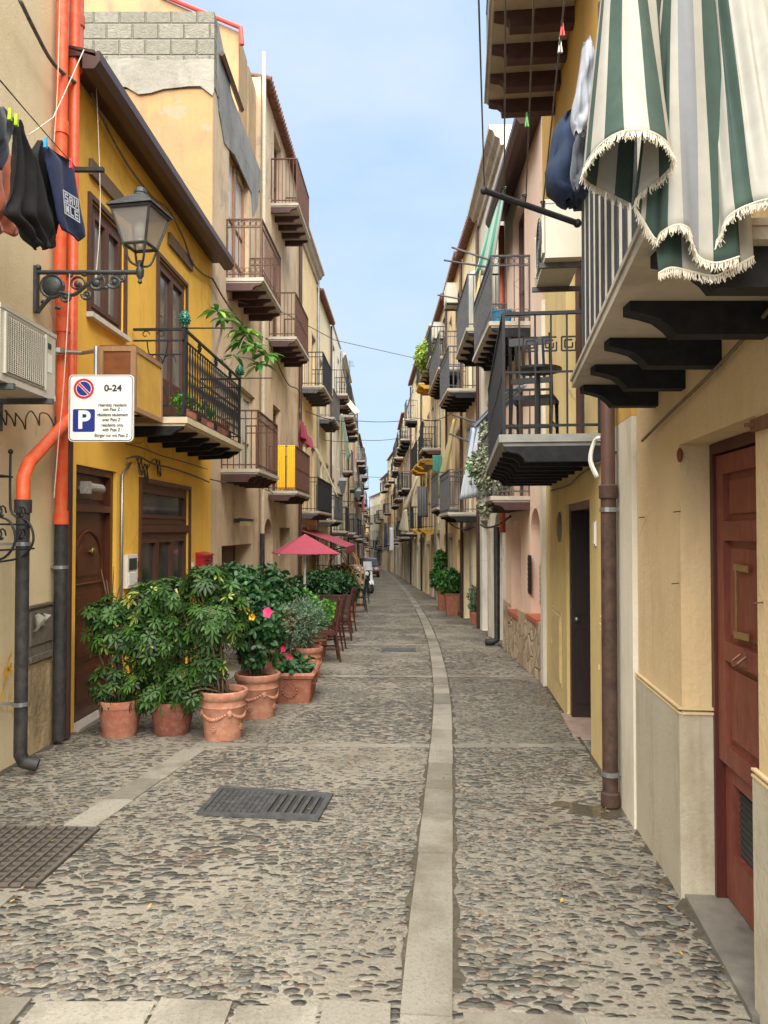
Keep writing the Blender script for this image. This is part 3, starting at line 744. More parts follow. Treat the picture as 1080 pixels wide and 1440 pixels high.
# ===== B: yellow house =====
FB = LF(1); zB = 5.98
B = empty('yellow_house', (-2.86, 9.4, G(9.4)), 'bright yellow house with brown windows, a black balcony and a brown gutter', 'house')
wb = O(FB, 122, 171, zat(FB, 146, 455), zat(FB, 146, 300), d=.1)
fb = O(FB, 219, 259, 2.87, zat(FB, 240, 380), d=.12)
db = O(FB, 107, 164, G(7.5)+.02, zat(FB, 135, 658), d=.1)
gb = O(FB, 197, 265, G(9.5), zat(FB, 230, 683), d=.1)
facade(B, FB, -1, zB, [wb, fb, db, gb], pl_yellow, dep=.12)
roof(B, FB, zB-.0, 'gutter', .36)
wob = glazing(B, FB, *wb['s'], *wb['z'], .02, M['brown'], leaves=2, fw=.09, gm=M['glass_mid'])
sl = MB(); sl.box(wb['s'][0]-.06, wb['s'][1]+.06, .003, .07, wb['z'][0]-.05, wb['z'][0], FB); sl.build('sill', M['whitewood'], wob)
fr_ = MB()
for o, dz in ((wb, 0), (fb, 0)):
    fr_.box(o['s'][0]-.05, o['s'][0], .002, .03, o['z'][0], o['z'][1]+.05, FB); fr_.box(o['s'][1], o['s'][1]+.05, .002, .03, o['z'][0], o['z'][1]+.05, FB); fr_.box(o['s'][0], o['s'][1], .002, .03, o['z'][1], o['z'][1]+.05, FB)
fr_.build('window_surround', M['brown'], B)
glazing(B, FB, *fb['s'], *fb['z'], .02, M['brown'], gm=M['glass_mid'], leaves=2, fw=.08, low=.75, name='balcony_door')
for px0, px1, py in ((120, 166, 255), (233, 266, 352)):
    lm = MB(); a, c = FB.sx(px0), FB.sx(px1); z = zat(FB, (px0+px1)/2, py)
    lm.box(a, c, .002, .04, z-.08, z+.08, FB); lm.build('lintel_beam', M['oldwood'], B)
# main door with transom and arched panel
def left_door():
    s0, s1 = db['s']; z0, z1 = db['z']; zt = zat(FB, 135, 716)
    m = MB(); d = .1
    m.box(s0, s0+.07, -d-.05, -d+.06, z0, z1, FB); m.box(s1-.07, s1, -d-.05, -d+.06, z0, z1, FB); m.box(s0+.07, s1-.07, -d-.05, -d+.06, z1-.07, z1, FB)
    m.box(s0+.07, s1-.07, -d-.05, -d+.07, zt-.03, zt+.04, FB)
    m.box(s0+.07, s1-.07, -d-.05, -d-.01, zt+.04, z1-.07, FB); m.box(s0+.14, s1-.14, -d-.01, -d+.012, zt+.1, z1-.13, FB)
    m.box(s0+.07, s1-.07, -d-.05, -d, z0, zt-.03, FB)
    o = m.build('door', M['darkwood'], B)
    p = MB(); c = (s0+s1)/2; hw = (s1-s0)/2-.16; za = z0+1.35; zb = zt-.22
    pts = [(c-hw, za), (c+hw, za), (c+hw, zb-hw)] + [(c+hw*math.cos(t), zb-hw+hw*math.sin(t)) for t in [math.pi*k/16 for k in range(17)]][1:-1] + [(c-hw, zb-hw)]
    P3 = [FB.W(a, -d+.004, z) for a, z in pts]; p.tube(P3+[P3[0]], .016, 6, False)
    h2 = hw-.08; pts2 = [(c-h2, za+.08), (c+h2, za+.08)] + [(c+h2*math.cos(t), zb-hw+h2*math.sin(t)) for t in [math.pi*k/16 for k in range(17)]]
    p.plate(pts2, -d, -d+.015, FB)
    for q0, q1 in ((z0+.14, z0+.5), (z0+.58, z0+.92), (z0+1.0, z0+1.27)):
        p.box(c-hw, c+hw, -d, -d+.012, q0, q1, FB); p.box(c-hw+.05, c+hw-.05, -d+.012, -d+.024, q0+.05, q1-.05, FB)
    p.build('door_panel', M['darkwood'], o)
    k = MB(); k.ball(FB.W(c, -d+.06, za+.32), .05, 12, 8, (.5, 1, 1)); k.tube([FB.W(c, -d, za+.32), FB.W(c, -d+.05, za+.32)], .02, 8); k.build('knob', simple('brass', sr('#8c7446'), .35, .9), o, smooth=True)
    st = MB(); st.box(s0-.02, s1+.02, -.092, .06, z0-.2, z0+.012, FB); st.build('door_step', M['slab'], B)
    # bulb lamp above door
    l = MB(); sc, zc = FB.at(137, 687, .05); l.tube([FB.W(sc-.16, .02, zc), FB.W(sc+.16, .02, zc)], .05, 12); l.box(sc-.2, sc-.16, -.04, .06, zc-.06, zc+.06, FB); l.box(sc-.14, sc-.1, -.1, .02, zc-.02, zc+.02, FB)
    tag(l.build('wall_lamp', simple('pitted_grey_lamp_glass', sr('#8f8a80'), .5, 0, .5, 60, .5), smooth='auto'), 'small tubular grey lamp above the brown panelled door', 'lamp')
left_door()
# glazed door with transom
def glazed_door():
    s0, s1 = gb['s']; z0, z1 = gb['z']; zt = zat(FB, 230, 742)
    o = glazing(B, FB, s0, s1, zt+.04, z1, .03, M['brown'], leaves=1, fw=.07, name='transom_window')
    m = MB(); m.box(s0, s1, -.12, .01, zt-.06, zt+.035, FB); m.build('transom_bar', M['brown'], B)
    glazing(B, FB, s0, s1, z0, zt-.065, .03, M['brown'], leaves=3, fw=.07, low=.5, name='glazed_door')
glazed_door()
f2 = MB()
o = gb; f2.box(o['s'][0]-.05, o['s'][0], .002, .03, o['z'][0], o['z'][1]+.05, FB); f2.box(o['s'][1], o['s'][1]+.05, .002, .03, o['z'][0], o['z'][1]+.05, FB); f2.box(o['s'][0], o['s'][1], .002, .03, o['z'][1], o['z'][1]+.05, FB)
f2.build('door_surround', M['brown'], B)
# balcony of the yellow house
bs0, bs1 = FB.sY(8.53), FB.sY(11.45); zb = 2.93; pr = .66
bal = MB(); bal.box(bs0, bs1, .004, pr, zb-.07, zb, FB); bal.prism([(.004, zb-.071), (.004, zb-.1), (pr-.04, zb-.1), (pr-.02, zb-.071)], bs0+.02, bs1-.02, FB)
bal = bal.build('balcony', simple('pale_balcony_slab', sr('#c6b698'), .8, 0, .12, 8, .2), B)
for i in range(6):
    c = bs0+.06+(bs1-bs0-.12)*i/5; q = MB(); t = zb-.102
    q.prism([(.002, t), (pr-.06, t), (pr-.07, t-.03), (pr-.13, t-.05), (pr-.2, t-.1), (.002, t-.12)], c-.04, c+.04, FB); q.build('bracket', M['beamblack'], bal)
def yrail():
    m = MB(); p = pr-.05; z = zb; a0, a1 = bs0+.04, bs1-.04; H = 1.02
    for q0, q1, zz, r in ((a0, a1, z+H-.012, .014), (a0, a1, z+H-.14, .009), (a0, a1, z+.13, .009), (a0, a1, z+.02, .012)): m.box(q0, q1, p-r, p+r, zz-r, zz+r, FB)
    for a in (a0, a1):
        for zz, r in ((z+H-.012, .014), (z+H-.14, .009), (z+H-.3, .008), (z+.13, .009), (z+.02, .012)): m.box(a-r, a+r, .02, p-.016, zz-r, zz+r, FB)
    for a in (a0, a1):
        for pn in (p,):
            m.box(a-.016, a+.016, pn-.016, pn+.016, z, z+H, FB)
            for zz in (z+H-.14, z+.02):                 # square ornament blocks at the corners
                m.box(a-.05, a+.05, pn-.006, pn+.006, zz, zz+.12, FB)
                for da in (-.045, .045): m.box(a+da-.006, a+da+.006, pn-.012, pn+.012, zz, zz+.12, FB)
    n = 26
    for i in range(1, n):
        c = a0+(a1-a0)*i/n
        pts = [(z+.13, .006), (z+.2, .008), (z+.24, .014), (z+.27, .008), (z+.42, .016), (z+.5, .009), (z+.53, .016), (z+.56, .009), (z+.7, .015), (z+.78, .008), (z+.82, .013), (z+.88, .006)]
        x, y, _ = FB.W(c, p, 0)
        m.lathe([(r, zz) for zz, r in pts], (x, y, 0), 6)
    for f in (.22, .5, .78):                             # rosettes between the rails
        for zz in (z+H-.075, z+.075):
            c = a0+(a1-a0)*f; cc = Vector(FB.W(c, p, zz))
            for k in range(6):
                an = k*math.pi/3; m.ball(FB.W(c+.035*math.cos(an), p, zz+.035*math.sin(an)), .02, 6, 4)
            m.ball(tuple(cc), .022, 6, 4)
    # near side: crossed curves
    for sg in (-1, 1):
        pts = [FB.W(a0, .3+sg*.12*math.cos(t*1.0), z+.13+.75*t/math.pi/1.0) for t in [math.pi*k/12 for k in range(13)]]
        m.tube(pts, .008, 6)
    for cx in (.12, .28, .44): m.tube([FB.W(a0, cx+.07*math.cos(t), z+H-.3-.09+.09*math.sin(t)) for t in [math.pi*k/10 for k in range(11)]], .006, 5)
    # top side scrolls
    for cx, sg in ((.16, 1), (.34, -1)):
        m.tube([FB.W(a0, cx+sg*.05*math.cos(t)*(1-t/8), z+H-.07+.05*math.sin(t)*(1-t/8)) for t in [k*.6 for k in range(10)]], .006, 5)
    m.tube([FB.W(a0, p+.0, z+H), FB.W(a0, p+.55, z+H)], .009, 6)   # clothes arms
    m.tube([FB.W(a1, p+.0, z+H), FB.W(a1, p+.5, z+H)], .009, 6)
    m.build('railing', M['black'], bal, smooth='auto')
yrail()
gl = simple('green_glazed_ceramic', sr('#0f5a49'), .15, 0, .3, 10, .1)
for px, a in ((0, bs0+.04), (1, bs1-.04)):
    m = MB(); x, y, z = FB.W(a, pr-.05, zb+1.02); prof = [(.012, 0), (.03, .008), (.03, .02), (.015, .03), (.05, .06), (.062, .1), (.052, .15), (.03, .19), (.004, .215)]
    m.lathe(prof, (x, y, z), 14)
    for r_ in range(5):
        for k in range(8):
            t = 2*math.pi*(k+.5*(r_ % 2))/8; zz = .065+r_*.028; rr = [.052, .06, .057, .046, .03][r_]
            m.ball((x+rr*math.cos(t), y+rr*math.sin(t), z+zz), .014, 5, 4)
    tag(m.build('pine_cone_finial', gl, smooth=True), ['green ceramic pine cone on the near corner of the black balcony rail', 'green ceramic pine cone on the far corner of the black balcony rail'][px], 'ornament')
# timber cabinet on the near end of the balcony
wbx = MB(); s0, s1, n1 = FB.sY(7.6), FB.sY(8.46), .4; z0, z1 = zb-.08, zb+.58
z0b = zb-.1
for s_ in (s0, s1-.05):
    for n_ in (.02, n1-.05): wbx.box(s_, s_+.05, n_, n_+.05, z0, z1, FB)
for zz in (z0, z1-.05):
    wbx.box(s0+.05, s1-.05, n1-.05, n1, zz, zz+.05, FB); wbx.box(s0+.05, s1-.05, .02, .07, zz, zz+.05, FB)
    for s_ in (s0, s1-.05): wbx.box(s_, s_+.05, .07, n1-.05, zz, zz+.05, FB)
cab = empty('timber_cabinet', FB.W((s0+s1)/2, .3, z0), 'timber framed box with yellow side panel at the near end of the black balcony', 'cabinet')
wbx.build('frame', wood('pale_aged_timber', sr('#8b6a4c'), sr('#a5845f'), .8), cab)
q = MB(); q.box(s0+.05, s1-.05, n1-.03, n1-.012, z0+.05, z1-.05, FB); q.build('side_panel', simple('faded_yellow_panel', sr('#c59c45'), .7, 0, .15, 5, .1), cab)
q = MB(); q.box(s0+.012, s0+.03, .07, n1-.05, z0+.05, z1-.05, FB); q.box(s0+.01, s1-.01, .03, n1-.01, z1, z1+.015, FB); q.build('end_board', wood('varnished_board', sr('#6a3a1c'), sr('#8a5228'), .5, (2, 2, 9)), cab)
# conduit, intercom, mailbox etc.
m = MB(); k, z = FB.at(172, 640, .03); m.tube([FB.W(k, .03, G(8)+.2), FB.W(k, .03, 2.25), FB.W(k+.25, .03, 2.4)], .017, 8); tag(m.build('conduit', M['steel'], smooth=True), 'thin grey conduit running down the yellow wall beside the brown door', 'pipe')
m = MB(); k0, k1 = FB.sx(174), FB.sx(188); z0, z1 = zat(FB, 181, 826), zat(FB, 181, 780)
m.box(k0, k1, .003, .05, z0, z1, FB); m.box(k0+.03, k1-.03, .05, .058, z0+.03, z0+(z1-z0)*.45, FB)
mb = m.build('intercom', M['whitepaint']); tag(mb, 'white intercom panel with dark screen on the yellow wall', 'intercom')
m = MB(); m.box(k0+.04, k1-.04, .0505, .06, z0+(z1-z0)*.55, z1-.04, FB); m.box(k1-.0, k1+.03, .01, .05, z1-.16, z1-.08, FB); m.box(k1, k1+.03, .01, .05, z0+.02, z0+.1, FB); m.build('screen', M['dark'], mb)
redp = simple('red_enamel', sr('#a3202c'), .35, 0, .08, 10, .05)
mbx = empty('mailbox', FB.W(FB.sx(282), .05, zat(FB, 282, 812)), 'red wall mailbox on the yellow house beside the glazed door', 'mailbox')
k0, k1 = FB.sx(275.5), FB.sx(288); z0, z1 = zat(FB, 282, 812), zat(FB, 282, 776)
m = MB(); m.box(k0, k1, .003, .13, z0, z1-.06, FB); m.prism([(.003, z1-.06), (.15, z1-.06), (.15, z1-.04), (.003, z1)], k0-.015, k1+.015, FB); m.build('box', redp, mbx)
m = MB(); m.box(k0+.05, k1-.05, .13, .136, z0+.06, z1-.16, FB); m.box(k0+.03, k1-.03, .13, .145, z1-.12, z1-.09, FB)
for i in range(3): m.ball(FB.W((k0+k1)/2, .138, z0+.12+.07*i), .025, 6, 4)
m.build('crest', simple('worn_red_relief', sr('#7d1822'), .5), mbx)
m = MB(); k, z = FB.at(271, 795, .01); m.box(k-.05, k+.05, .003, .02, z-.05, z+.05, FB); m.box(k-.02, k+.02, .02, .026, z-.025, z+.025, FB); tag(m.build('doorbell', M['whitepaint']), 'small white doorbell plate left of the red mailbox', 'doorbell')
# ===== brown downpipe and orange pipes =====
k1s = FB.sY(6.86)
o = pipe(FB, [(.09, 5.85), (.09, 5.2), (.09, G(6.9)+.02)], .04, M['gutter'], 'thin brown downpipe at the corner between beige and yellow house')
def orange_pipes():
    n = .09
    s1 = FA.sx(88.5); 
    def sz(px, py, nn=n): 
        a, z = FA.at(px, py, nn); return a, z
    # pipe one: straight with an offset, black foot
    a1, zj = sz(84, 412); a2, _ = sz(89, 440); zk = sz(89, 728)[1]
    m = MB(); m.tube([FA.W(a1, n, 6.8), FA.W(a1, n, zj), FA.W(a2, n, sz(89, 450)[1]), FA.W(a2, n, zk)], .052, 14)
    root = empty('drainpipe', FA.W(a2, n, G(6.5)), 'tall orange drainpipe with black lower half on the beige corner', 'drainpipe', 'orange drainpipes on the beige corner')
    m.build('upper_pipe', M['orange'], root, smooth='auto')
    for zz in (zk, zj+.05, sz(89, 455)[1]-.02, 5.2):
        q = MB(); aa = a1 if zz > zj else a2; q.lathe([(.053, -.06), (.062, -.06), (.062, .06), (.053, .06)], FA.W(aa, n, zz), 14); q.build('collar', M['orange'], root, smooth='auto')
    q = MB(); q.tube([FA.W(a2, n, zk-.0), FA.W(a2, n, G(6.4)+.04)], .056, 14); q.build('lower_pipe', M['blackpipe'], root, smooth='auto')
    for py in (797,): ring(root, FA, a2, sz(90, py)[1], n, .056, M['steel'])
    # pipe two
    a3, _ = sz(101, 300); zd0 = sz(101, 575)[1]; nf = .2
    a4, zd1 = sz(33, 668, nf); 
    zb2 = sz(33, 712, nf)[1]; a5 = a4
    root = empty('drainpipe', FA.W(a4, nf, G(5.7)), 'orange drainpipe that bends left in front and ends in a black foot', 'drainpipe', 'orange drainpipes on the beige corner')
    m = MB(); m.tube([FA.W(a3, .1, 6.8), FA.W(a3, .1, zd0), FA.W(a3-.05, .14, zd0-.07), FA.W(a4+.08, nf, zd1+.1), FA.W(a4, nf, zd1-.02), FA.W(a4, nf, zb2)], .05, 14); m.build('upper_pipe', M['orange'], root, smooth='auto')
    for zz in (zb2,): q = MB(); q.lathe([(.051, -.05), (.062, -.05), (.062, .05), (.051, .05)], FA.W(a4, nf, zz), 14); q.build('collar', M['blackpipe'], root, smooth='auto')
    q = MB(); gz = G(5.7); q.tube([FA.W(a4, nf, zb2), FA.W(a4, nf, gz+.16), FA.W(a4+.01, nf+.02, gz+.1), FA.W(a4+.03, nf+.12, gz+.07)], .05, 14); q.build('lower_pipe', M['blackpipe'], root, smooth='auto')
    for py in (765, 988): ring(root, FA, a4, sz(33, py, nf)[1], nf, .05, M['steel'])
    a6, _ = sz(115, 60)
    m = MB(); m.tube([FA.W(a6, .06, 6.8), FA.W(a6, .06, sz(115, 85)[1]), FA.W(a6-.06, .08, sz(115, 105)[1])], .045, 12); m.lathe([(.046, -.05), (.056, -.05), (.056, .05), (.046, .05)], FA.W(a6, .06, sz(115, 30)[1]), 12)
    tag(m.build('drainpipe', M['salmon'], smooth='auto'), 'short faded salmon pipe beside the two orange drainpipes', 'drainpipe')
orange_pipes()
# ===== C: unrendered block parapet house =====
FC = LF(2); zC = zat(Fr((-2.0, 12.1), (-4, 12.1), 'L'), 300, 120) if False else 9.0
def yz(px, py, Y): return P(px, py, Y).z
zC1 = yz(250, 122, 12.1); zC2 = yz(300, 18, 12.1)
C_ = empty('block_parapet_house', (-2.7, 14, G(14)), 'faded orange house with bare concrete block parapet and two rusty balconies', 'house')
c1 = O(FC, 320, 348, 6.03, zat(FC, 335, 222), d=.15); c2 = O(FC, 334, 358, 2.68, zat(FC, 345, 548), d=.15)
c3 = O(FC, 312, 354, G(14)-.0, zat(FC, 334, 766), d=.35)
facade(C_, FC, -1.2, zC1, [c1, c2, c3], pl_pale, depth=5)
# orange side wall skin facing the camera
q = MB(); fs_ = Fr((FC.a.x, 12.1), (FC.a.x-5, 12.1), 'R'); fs_ = Fr((FC.a.x-5, 12.1), (FC.a.x, 12.1), 'L')
sw = MB(); sw.box(FC.a.x-5, FC.a.x-.003, 12.1-.012, 12.1+.003, zB-.5, zC1-.05); sw.build('side_wall', pl_orange, C_)
pb = MB(); pb.box(FC.a.x-5, FC.a.x+.02, 12.07, 12.3, zC1, zC2);  pb.build('parapet', M['block'], C_)
rp_ = MB(); rs_ = random.Random(4); lo = [(-5+i*.2, zC1-.03+rs_.uniform(-.16, .04)) for i in range(26)]; rp_.plate([(FC.a.x+a, z) for a, z in lo]+[(FC.a.x+.025, zC1-.1), (FC.a.x+.025, zC1+.4)]+[(FC.a.x+a, zC1+.42+rs_.uniform(-.03, .03)) for a, z in lo[::-1]], 12.05, 12.069); rp_.build('render_band', plaster('lumpy_white_render', sr('#928d80'), sr('#7c776b'), sr('#5f5b52'), .9, patch=1, bscale=14, bstr=1), C_)
# grey cement render patch on the facade
gpatch = [(FC.sx(303), zC1-.02)] + [(FC.sx(a), zat(FC, a, b)) for a, b in ((304, 150), (307, 165), (312, 196), (318, 204), (326, 212), (335, 232), (343, 250), (351, 268), (353, 300), (356, 296), (360, 285))] + [(FC.sx(361), zC1-.02)]
gp = MB(); gp.plate([(FC.sY(12.31), zC1-.02), (FC.sY(15.9), zC1-.02), (FC.sY(15.9), zC1+.45), (FC.sY(13.3), zC1+.55), (FC.sY(12.8), zC2-.3), (FC.sY(12.31), zC2-.02)], -.2, .021, FC); gp.plate(gpatch, .002, .02, FC); gp.build('cement_patch', pl_cem, C_)
boarddoor(C_, FC, c3['s'][0], c3['s'][1], c3['z'][0], c3['z'][1], .35, M['oldwood'], panels=2)
glazing(C_, FC, *c1['s'], *c1['z'], .1, wood('peeling_orange_frame', sr('#8a5c3c'), sr('#a87a52')), M['glass_pale'], leaves=2, rows=(6.7, 7.35), name='balcony_door')
glazing(C_, FC, *c2['s'], *c2['z'], .1, wood('pale_green_frame', sr('#a99f84'), sr('#b9b196')), M['glass_pale'], leaves=2, rows=(3.4,), name='balcony_door')
balcony(C_, FC, FC.sY(13.0), FC.sY(14.95), 6.03, .66, M['rust'], M['beambrown'], 5, 1.04, style='scroll', lab='upper rusty balcony')
balcony(C_, FC, FC.sY(12.7), FC.sY(14.65), 2.68, .66, M['rust'], M['beambrown'], 5, 1.0, style='mid')
# upper storey set back behind the parapet with the tiled edge
fq = Fr((-7, 14.2), (FC.a.x, 14.2), 'L'); zr0, zr1 = yz(356, 45, 14.2), yz(250, -2, 14.2); up = MB(); up.plate([(0, zC1-.5), (7+FC.a.x, zC1-.5), (7+FC.a.x, zr0), (7+FC.a.x-1.45, zr1), (0, zr1+.6)], -.9, 0, Fr((-7, 14.2), (FC.a.x, 14.2), 'L')); up.box(FC.a.x-.4, FC.a.x+.03, 15.101, 15.96, zC1, zr0-.1); up.build('attic_wall', plaster('weathered_attic_plaster', sr('#b99567'), sr('#a18a68'), sr('#6f695d'), 1.0, bstr=.8), C_)
ut = MB(); ut.tube([(FC.a.x-1.5, 14.15, zr1+.05), (FC.a.x+.05, 14.12, zr0+.03), (FC.a.x+.08, 14.12, zr0-.3)], .045, 8); ut.build('roof_pipe', simple('red_plastic_pipe', sr('#c23b2e'), .5), C_, smooth='auto')
bm = MB(); bm.tube([P(312, 75, 12.35), P(340, 155, 14.0)], .05, 4); bm.build('roof_beam', M['oldwood'], C_)
# niche, wall lamp
m = MB(); k, z = FC.at(337, 733, .1); m.box(k-.05, k+.05, .002, .1, z-.03, z+.05, FC); m.prism([(.1, z+.06), (.34, z+.04), (.34, z+.0), (.1, z+.0)], k-.09, k+.09, FC)
wl = m.build('wall_lamp', M['blackpipe']); tag(wl, 'black wall floodlight above the low opening of the faded house', 'lamp')
m = MB(); m.box(k-.08, k+.08, .12, .33, z-.08, z-.002, FC); m.build('lens', simple('yellowed_lens', sr('#9c9468'), .3), wl)
pipe(FC, [(FC.len-.05, zat(FC, 362, 60)), (FC.len-.05, zat(FC, 367, 750))], .045, simple('cream_plastic_pipe', sr('#b9ac93'), .5), 'cream downpipe on the edge of the faded orange house', n=.08)
pipe(FC, [(FC.len-.05, zat(FC, 367, 750)), (FC.len-.05, G(16)+.0)], .05, M['blackpipe'], 'black pipe foot under the cream downpipe', n=.08)
# ===== D: peach house with three brown balconies =====
FD = LF(3); zD = 11.4
D = empty('peach_house', (-2.56, 18.8, G(19)), 'tall peach house with three brown railed balconies one above another', 'house')
dops = []
for z0, z1 in ((9.18, 11.1), (6.03, 8.2), (2.53, 4.6)): dops.append(dict(s=(FD.sY(17.6), FD.sY(18.6)), z=(z0, z1), d=.18))
dops.append(dict(s=(FD.sY(16.5), FD.sY(17.6)), z=(G(17)-.1, 1.9), d=.3)); dops.append(dict(s=(FD.sY(18.6), FD.sY(20.2)), z=(G(19)-.1, 1.7), d=.3))
facade(D, FD, -1.4, zD, dops, pl_pale)
for o in dops[:3]: glazing(D, FD, *o['s'], *o['z'], .12, M['brown'], leaves=2, rows=(o['z'][0]+.9,), name='balcony_door')
archfill(D, FD, dops[3], pl_pale); boarddoor(D, FD, *dops[3]['s'], *dops[3]['z'], .3, M['darkwood']); boarddoor(D, FD, *dops[4]['s'], *dops[4]['z'], .3, M['redbrown'] if 'redbrown' in M else M['brown'])
balcony(D, FD, FD.sY(17.2), FD.sY(19.3), 9.18, .64, M['rust'], M['beambrown'], 5, 1.05, gap=.09)
balcony(D, FD, FD.sY(17.0), FD.sY(19.2), 6.03, .64, M['rust'], M['beambrown'], 5, 1.02, style='half', gap=.09)
balcony(D, FD, FD.sY(17.0), FD.sY(19.4), 2.53, .66, M['rust'], M['beambrown'], 4, 1.02, style='half', gap=.09)
roof(D, FD, zD, 'tile', .3)
pipe(FD, [(FD.len-.1, zD-.2), (FD.len-.1, G(21))], .05, M['gutter'], 'dark brown downpipe at the far edge of the peach house', n=.08)
# yellow beach towels hanging in the low balcony of the peach house
# ---------------- houses further down the street ----------------
def house(label, PLn, Y0, Y1, ztop, mat, fm, fl, rail, seed, roofk='tile', ground=None, style='plain', beam=None, bal=None, name='house', slab=None, trimm=None, nb=5, shut=None, pitch=None, prot=.62, awn=None):
    """fl: balcony floor heights above the camera's ground; bal: {floor: [(Y0,Y1)]}"""
    side = 'L' if PLn is LP else 'R'
    fr = Fr((xat(PLn, Y0), Y0), (xat(PLn, Y1), Y1), side); rs = random.Random(seed)
    b = empty(name, fr.W(fr.len/2, 0, G((Y0+Y1)/2)), label, 'house')
    L_ = fr.len; ops = []; fills = []; bals = []
    n = max(1, int(L_/(pitch or 2.1)))
    for i, zf in enumerate(fl):
        for k in range(n):
            c = L_*(k+.5)/n+rs.uniform(-.12, .12); wd = rs.uniform(.85, 1.05)/2; ht = min(2.15, (fl[i+1] if i+1 < len(fl) else ztop)-zf-.5)
            win = bal is None and rs.random() < .25 and n > 1
            o = dict(s=(c-wd, c+wd), z=(zf+(.95 if win else 0.0), zf+ht), d=.14); ops.append(o); fills.append((o, 'w' if win else 'f'))
            if bal is None and not win: bals.append((zf, c-wd-.35, c+wd+.35))
    if bal:
        for zf, lst in bal.items():
            for y0, y1 in lst: bals.append((zf, max(.05, fr.sY(y0)), min(L_-.05, fr.sY(y1))))
    gz = G((Y0+Y1)/2)
    gn = max(1, int(round(L_/2.0)))
    for k in range(gn):
        c = L_*(k+.5)/gn; wd = rs.uniform(.5, .75); kd = rs.choice('dddas')
        o = dict(s=(c-wd, c+wd), z=(G(fr.Yat(c))-.02, gz+rs.uniform(2.15, 2.6)), d=.3); ops.append(o); fills.append((o, kd))
    facade(b, fr, G(Y1)-.4, ztop, ops, mat)
    for o, kd in fills:
        if kd in 'wf':
            if shut and rs.random() < .5: shutter(b, fr, *o['s'], *o['z'], .06, shut)
            else: glazing(b, fr, *o['s'], *o['z'], .09, fm, rs.choice([M['glass'], M['glass_pale']]), leaves=2, rows=(o['z'][0]+.8, o['z'][0]+1.45) if Y0 < 45 else (), name='window' if kd == 'w' else 'balcony_door')
            t = MB(); a0, a1 = o['s']; z0, z1 = o['z']
            t.box(a0-.09, a0, .002, .03, z0, z1+.09, fr); t.box(a1, a1+.09, .002, .03, z0, z1+.09, fr); t.box(a0, a1, .002, .03, z1, z1+.09, fr)
            t.build('window_surround', trimm or M['slab'], b)
        else:
            if kd == 'a': archfill(b, fr, o, mat)
            dm = rs.choice([M['brown'], M['whitewood'], M['brown'], M['greenwood'], M['oldwood'], M['whitewood']])
            if kd == 's': boarddoor(b, fr, *o['s'], *o['z'], .28, M['black'] if rs.random() < .5 else dm, False, 1, 3, name='shop_front')
            else: boarddoor(b, fr, *o['s'], *o['z'], .25, dm, True, 3, 2)
            t = MB(); a0, a1 = o['s']; z0, z1 = o['z']
            if kd != 'a':
                t.box(a0-.13, a0, .002, .04, z0, z1+.13, fr); t.box(a1, a1+.13, .002, .04, z0, z1+.13, fr); t.box(a0, a1, .002, .04, z1, z1+.13, fr); t.build('door_surround', trimm or M['slab'], b)
    for zf, a0, a1 in bals:
        if rs.random() < (1 if bal else .72): balcony(b, fr, max(.03, a0), min(L_-.03, a1), zf, prot*rs.uniform(.9, 1.12), rail, beam, nb=max(3, int((a1-a0)/.42)), rh=1.0, style=style, gap=.11 if Y0 < 45 else .16, slab=slab)
    roof(b, fr, ztop, roofk, .32 if roofk != 'parapet' else .1)
    cn = label.split(' with ')[0].split(',')[0]; pos = label.split(', ')[-1] if ', ' in label else label.split(' ')[0]+' one'
    if cn == pos: pos = 'nearest'
    pipe(fr, [(L_-.12, ztop-.1), (L_-.12, G(Y1)+.02)], .04, rs.choice([M['gutter'], M['steel'], M['whitewood']]), 'downpipe of '+cn+', '+pos if len(('downpipe of '+cn+', '+pos).split()) < 17 else 'downpipe of the house '+pos, n=.07)
    return b, fr
Hs = {}
Hs['E'] = house('cream house with black ornate balconies right behind the peach house on the left', LP, 21.6, 26, 10.5, pl_cream2, M['brown'], [2.2, 5.9], M['black'], 1, roofk='cornice', style='mid', bal={2.2: [(22.0, 25.9)], 5.9: [(22.1, 24.6)]}, beam=M['greyiron'])
Hs['F'] = house('pale yellow house with grey balconies, second behind the peach house on the left', LP, 26, 30.5, 10.0, pl_cream, M['brown'], [2.0, 5.6], M['greyiron'], 2, style='mid', bal={2.0: [(26.6, 29.8)], 5.6: [(26.3, 28.8)]}, beam=M['greyiron'])
Hs['G'] = house('cream house with three balcony floors, third behind the peach house on the left', LP, 30.5, 36, 10.3, pl_white, M['brown'], [1.6, 4.4, 7.3], M['black'], 3, roofk='parapet', beam=M['beambrown'], nb=4)
Hs['H'] = house('beige house with thin iron balconies, fourth behind the peach house on the left', LP, 36, 43, 10.1, pl_cream, M['brown'], [1.5, 4.5, 7.2], M['greyiron'], 4, roofk='cornice', beam=M['beambrown'])
Hs['I'] = house('ochre house with small balconies, fifth behind the peach house on the left', LP, 43, 51, 9.8, pl_cream2, M['brown'], [1.3, 4.2, 7.1], M['black'], 5)
Hs['J'] = house('rose tinted house with green shutters, sixth behind the peach house on the left', LP, 51, 60, 9.9, plaster('dusty_rose_plaster', sr('#bf9683'), sr('#ae8674'), None, .5), M['brown'], [1.0, 4.1, 7.0], M['black'], 6, roofk='parapet', shut=M['greenwood'])
Hs['K'] = house('grey plastered house, seventh behind the peach house on the left', LP, 60, 70, 9.3, pl_grey, M['brown'], [.8, 3.9, 6.8], M['greyiron'], 7, nb=3)
Hs['L'] = house('off white house, eighth behind the peach house on the left', LP, 70, 80, 9.4, pl_white, M['brown'], [.4, 3.6, 6.6], M['black'], 8, roofk='cornice', nb=3)
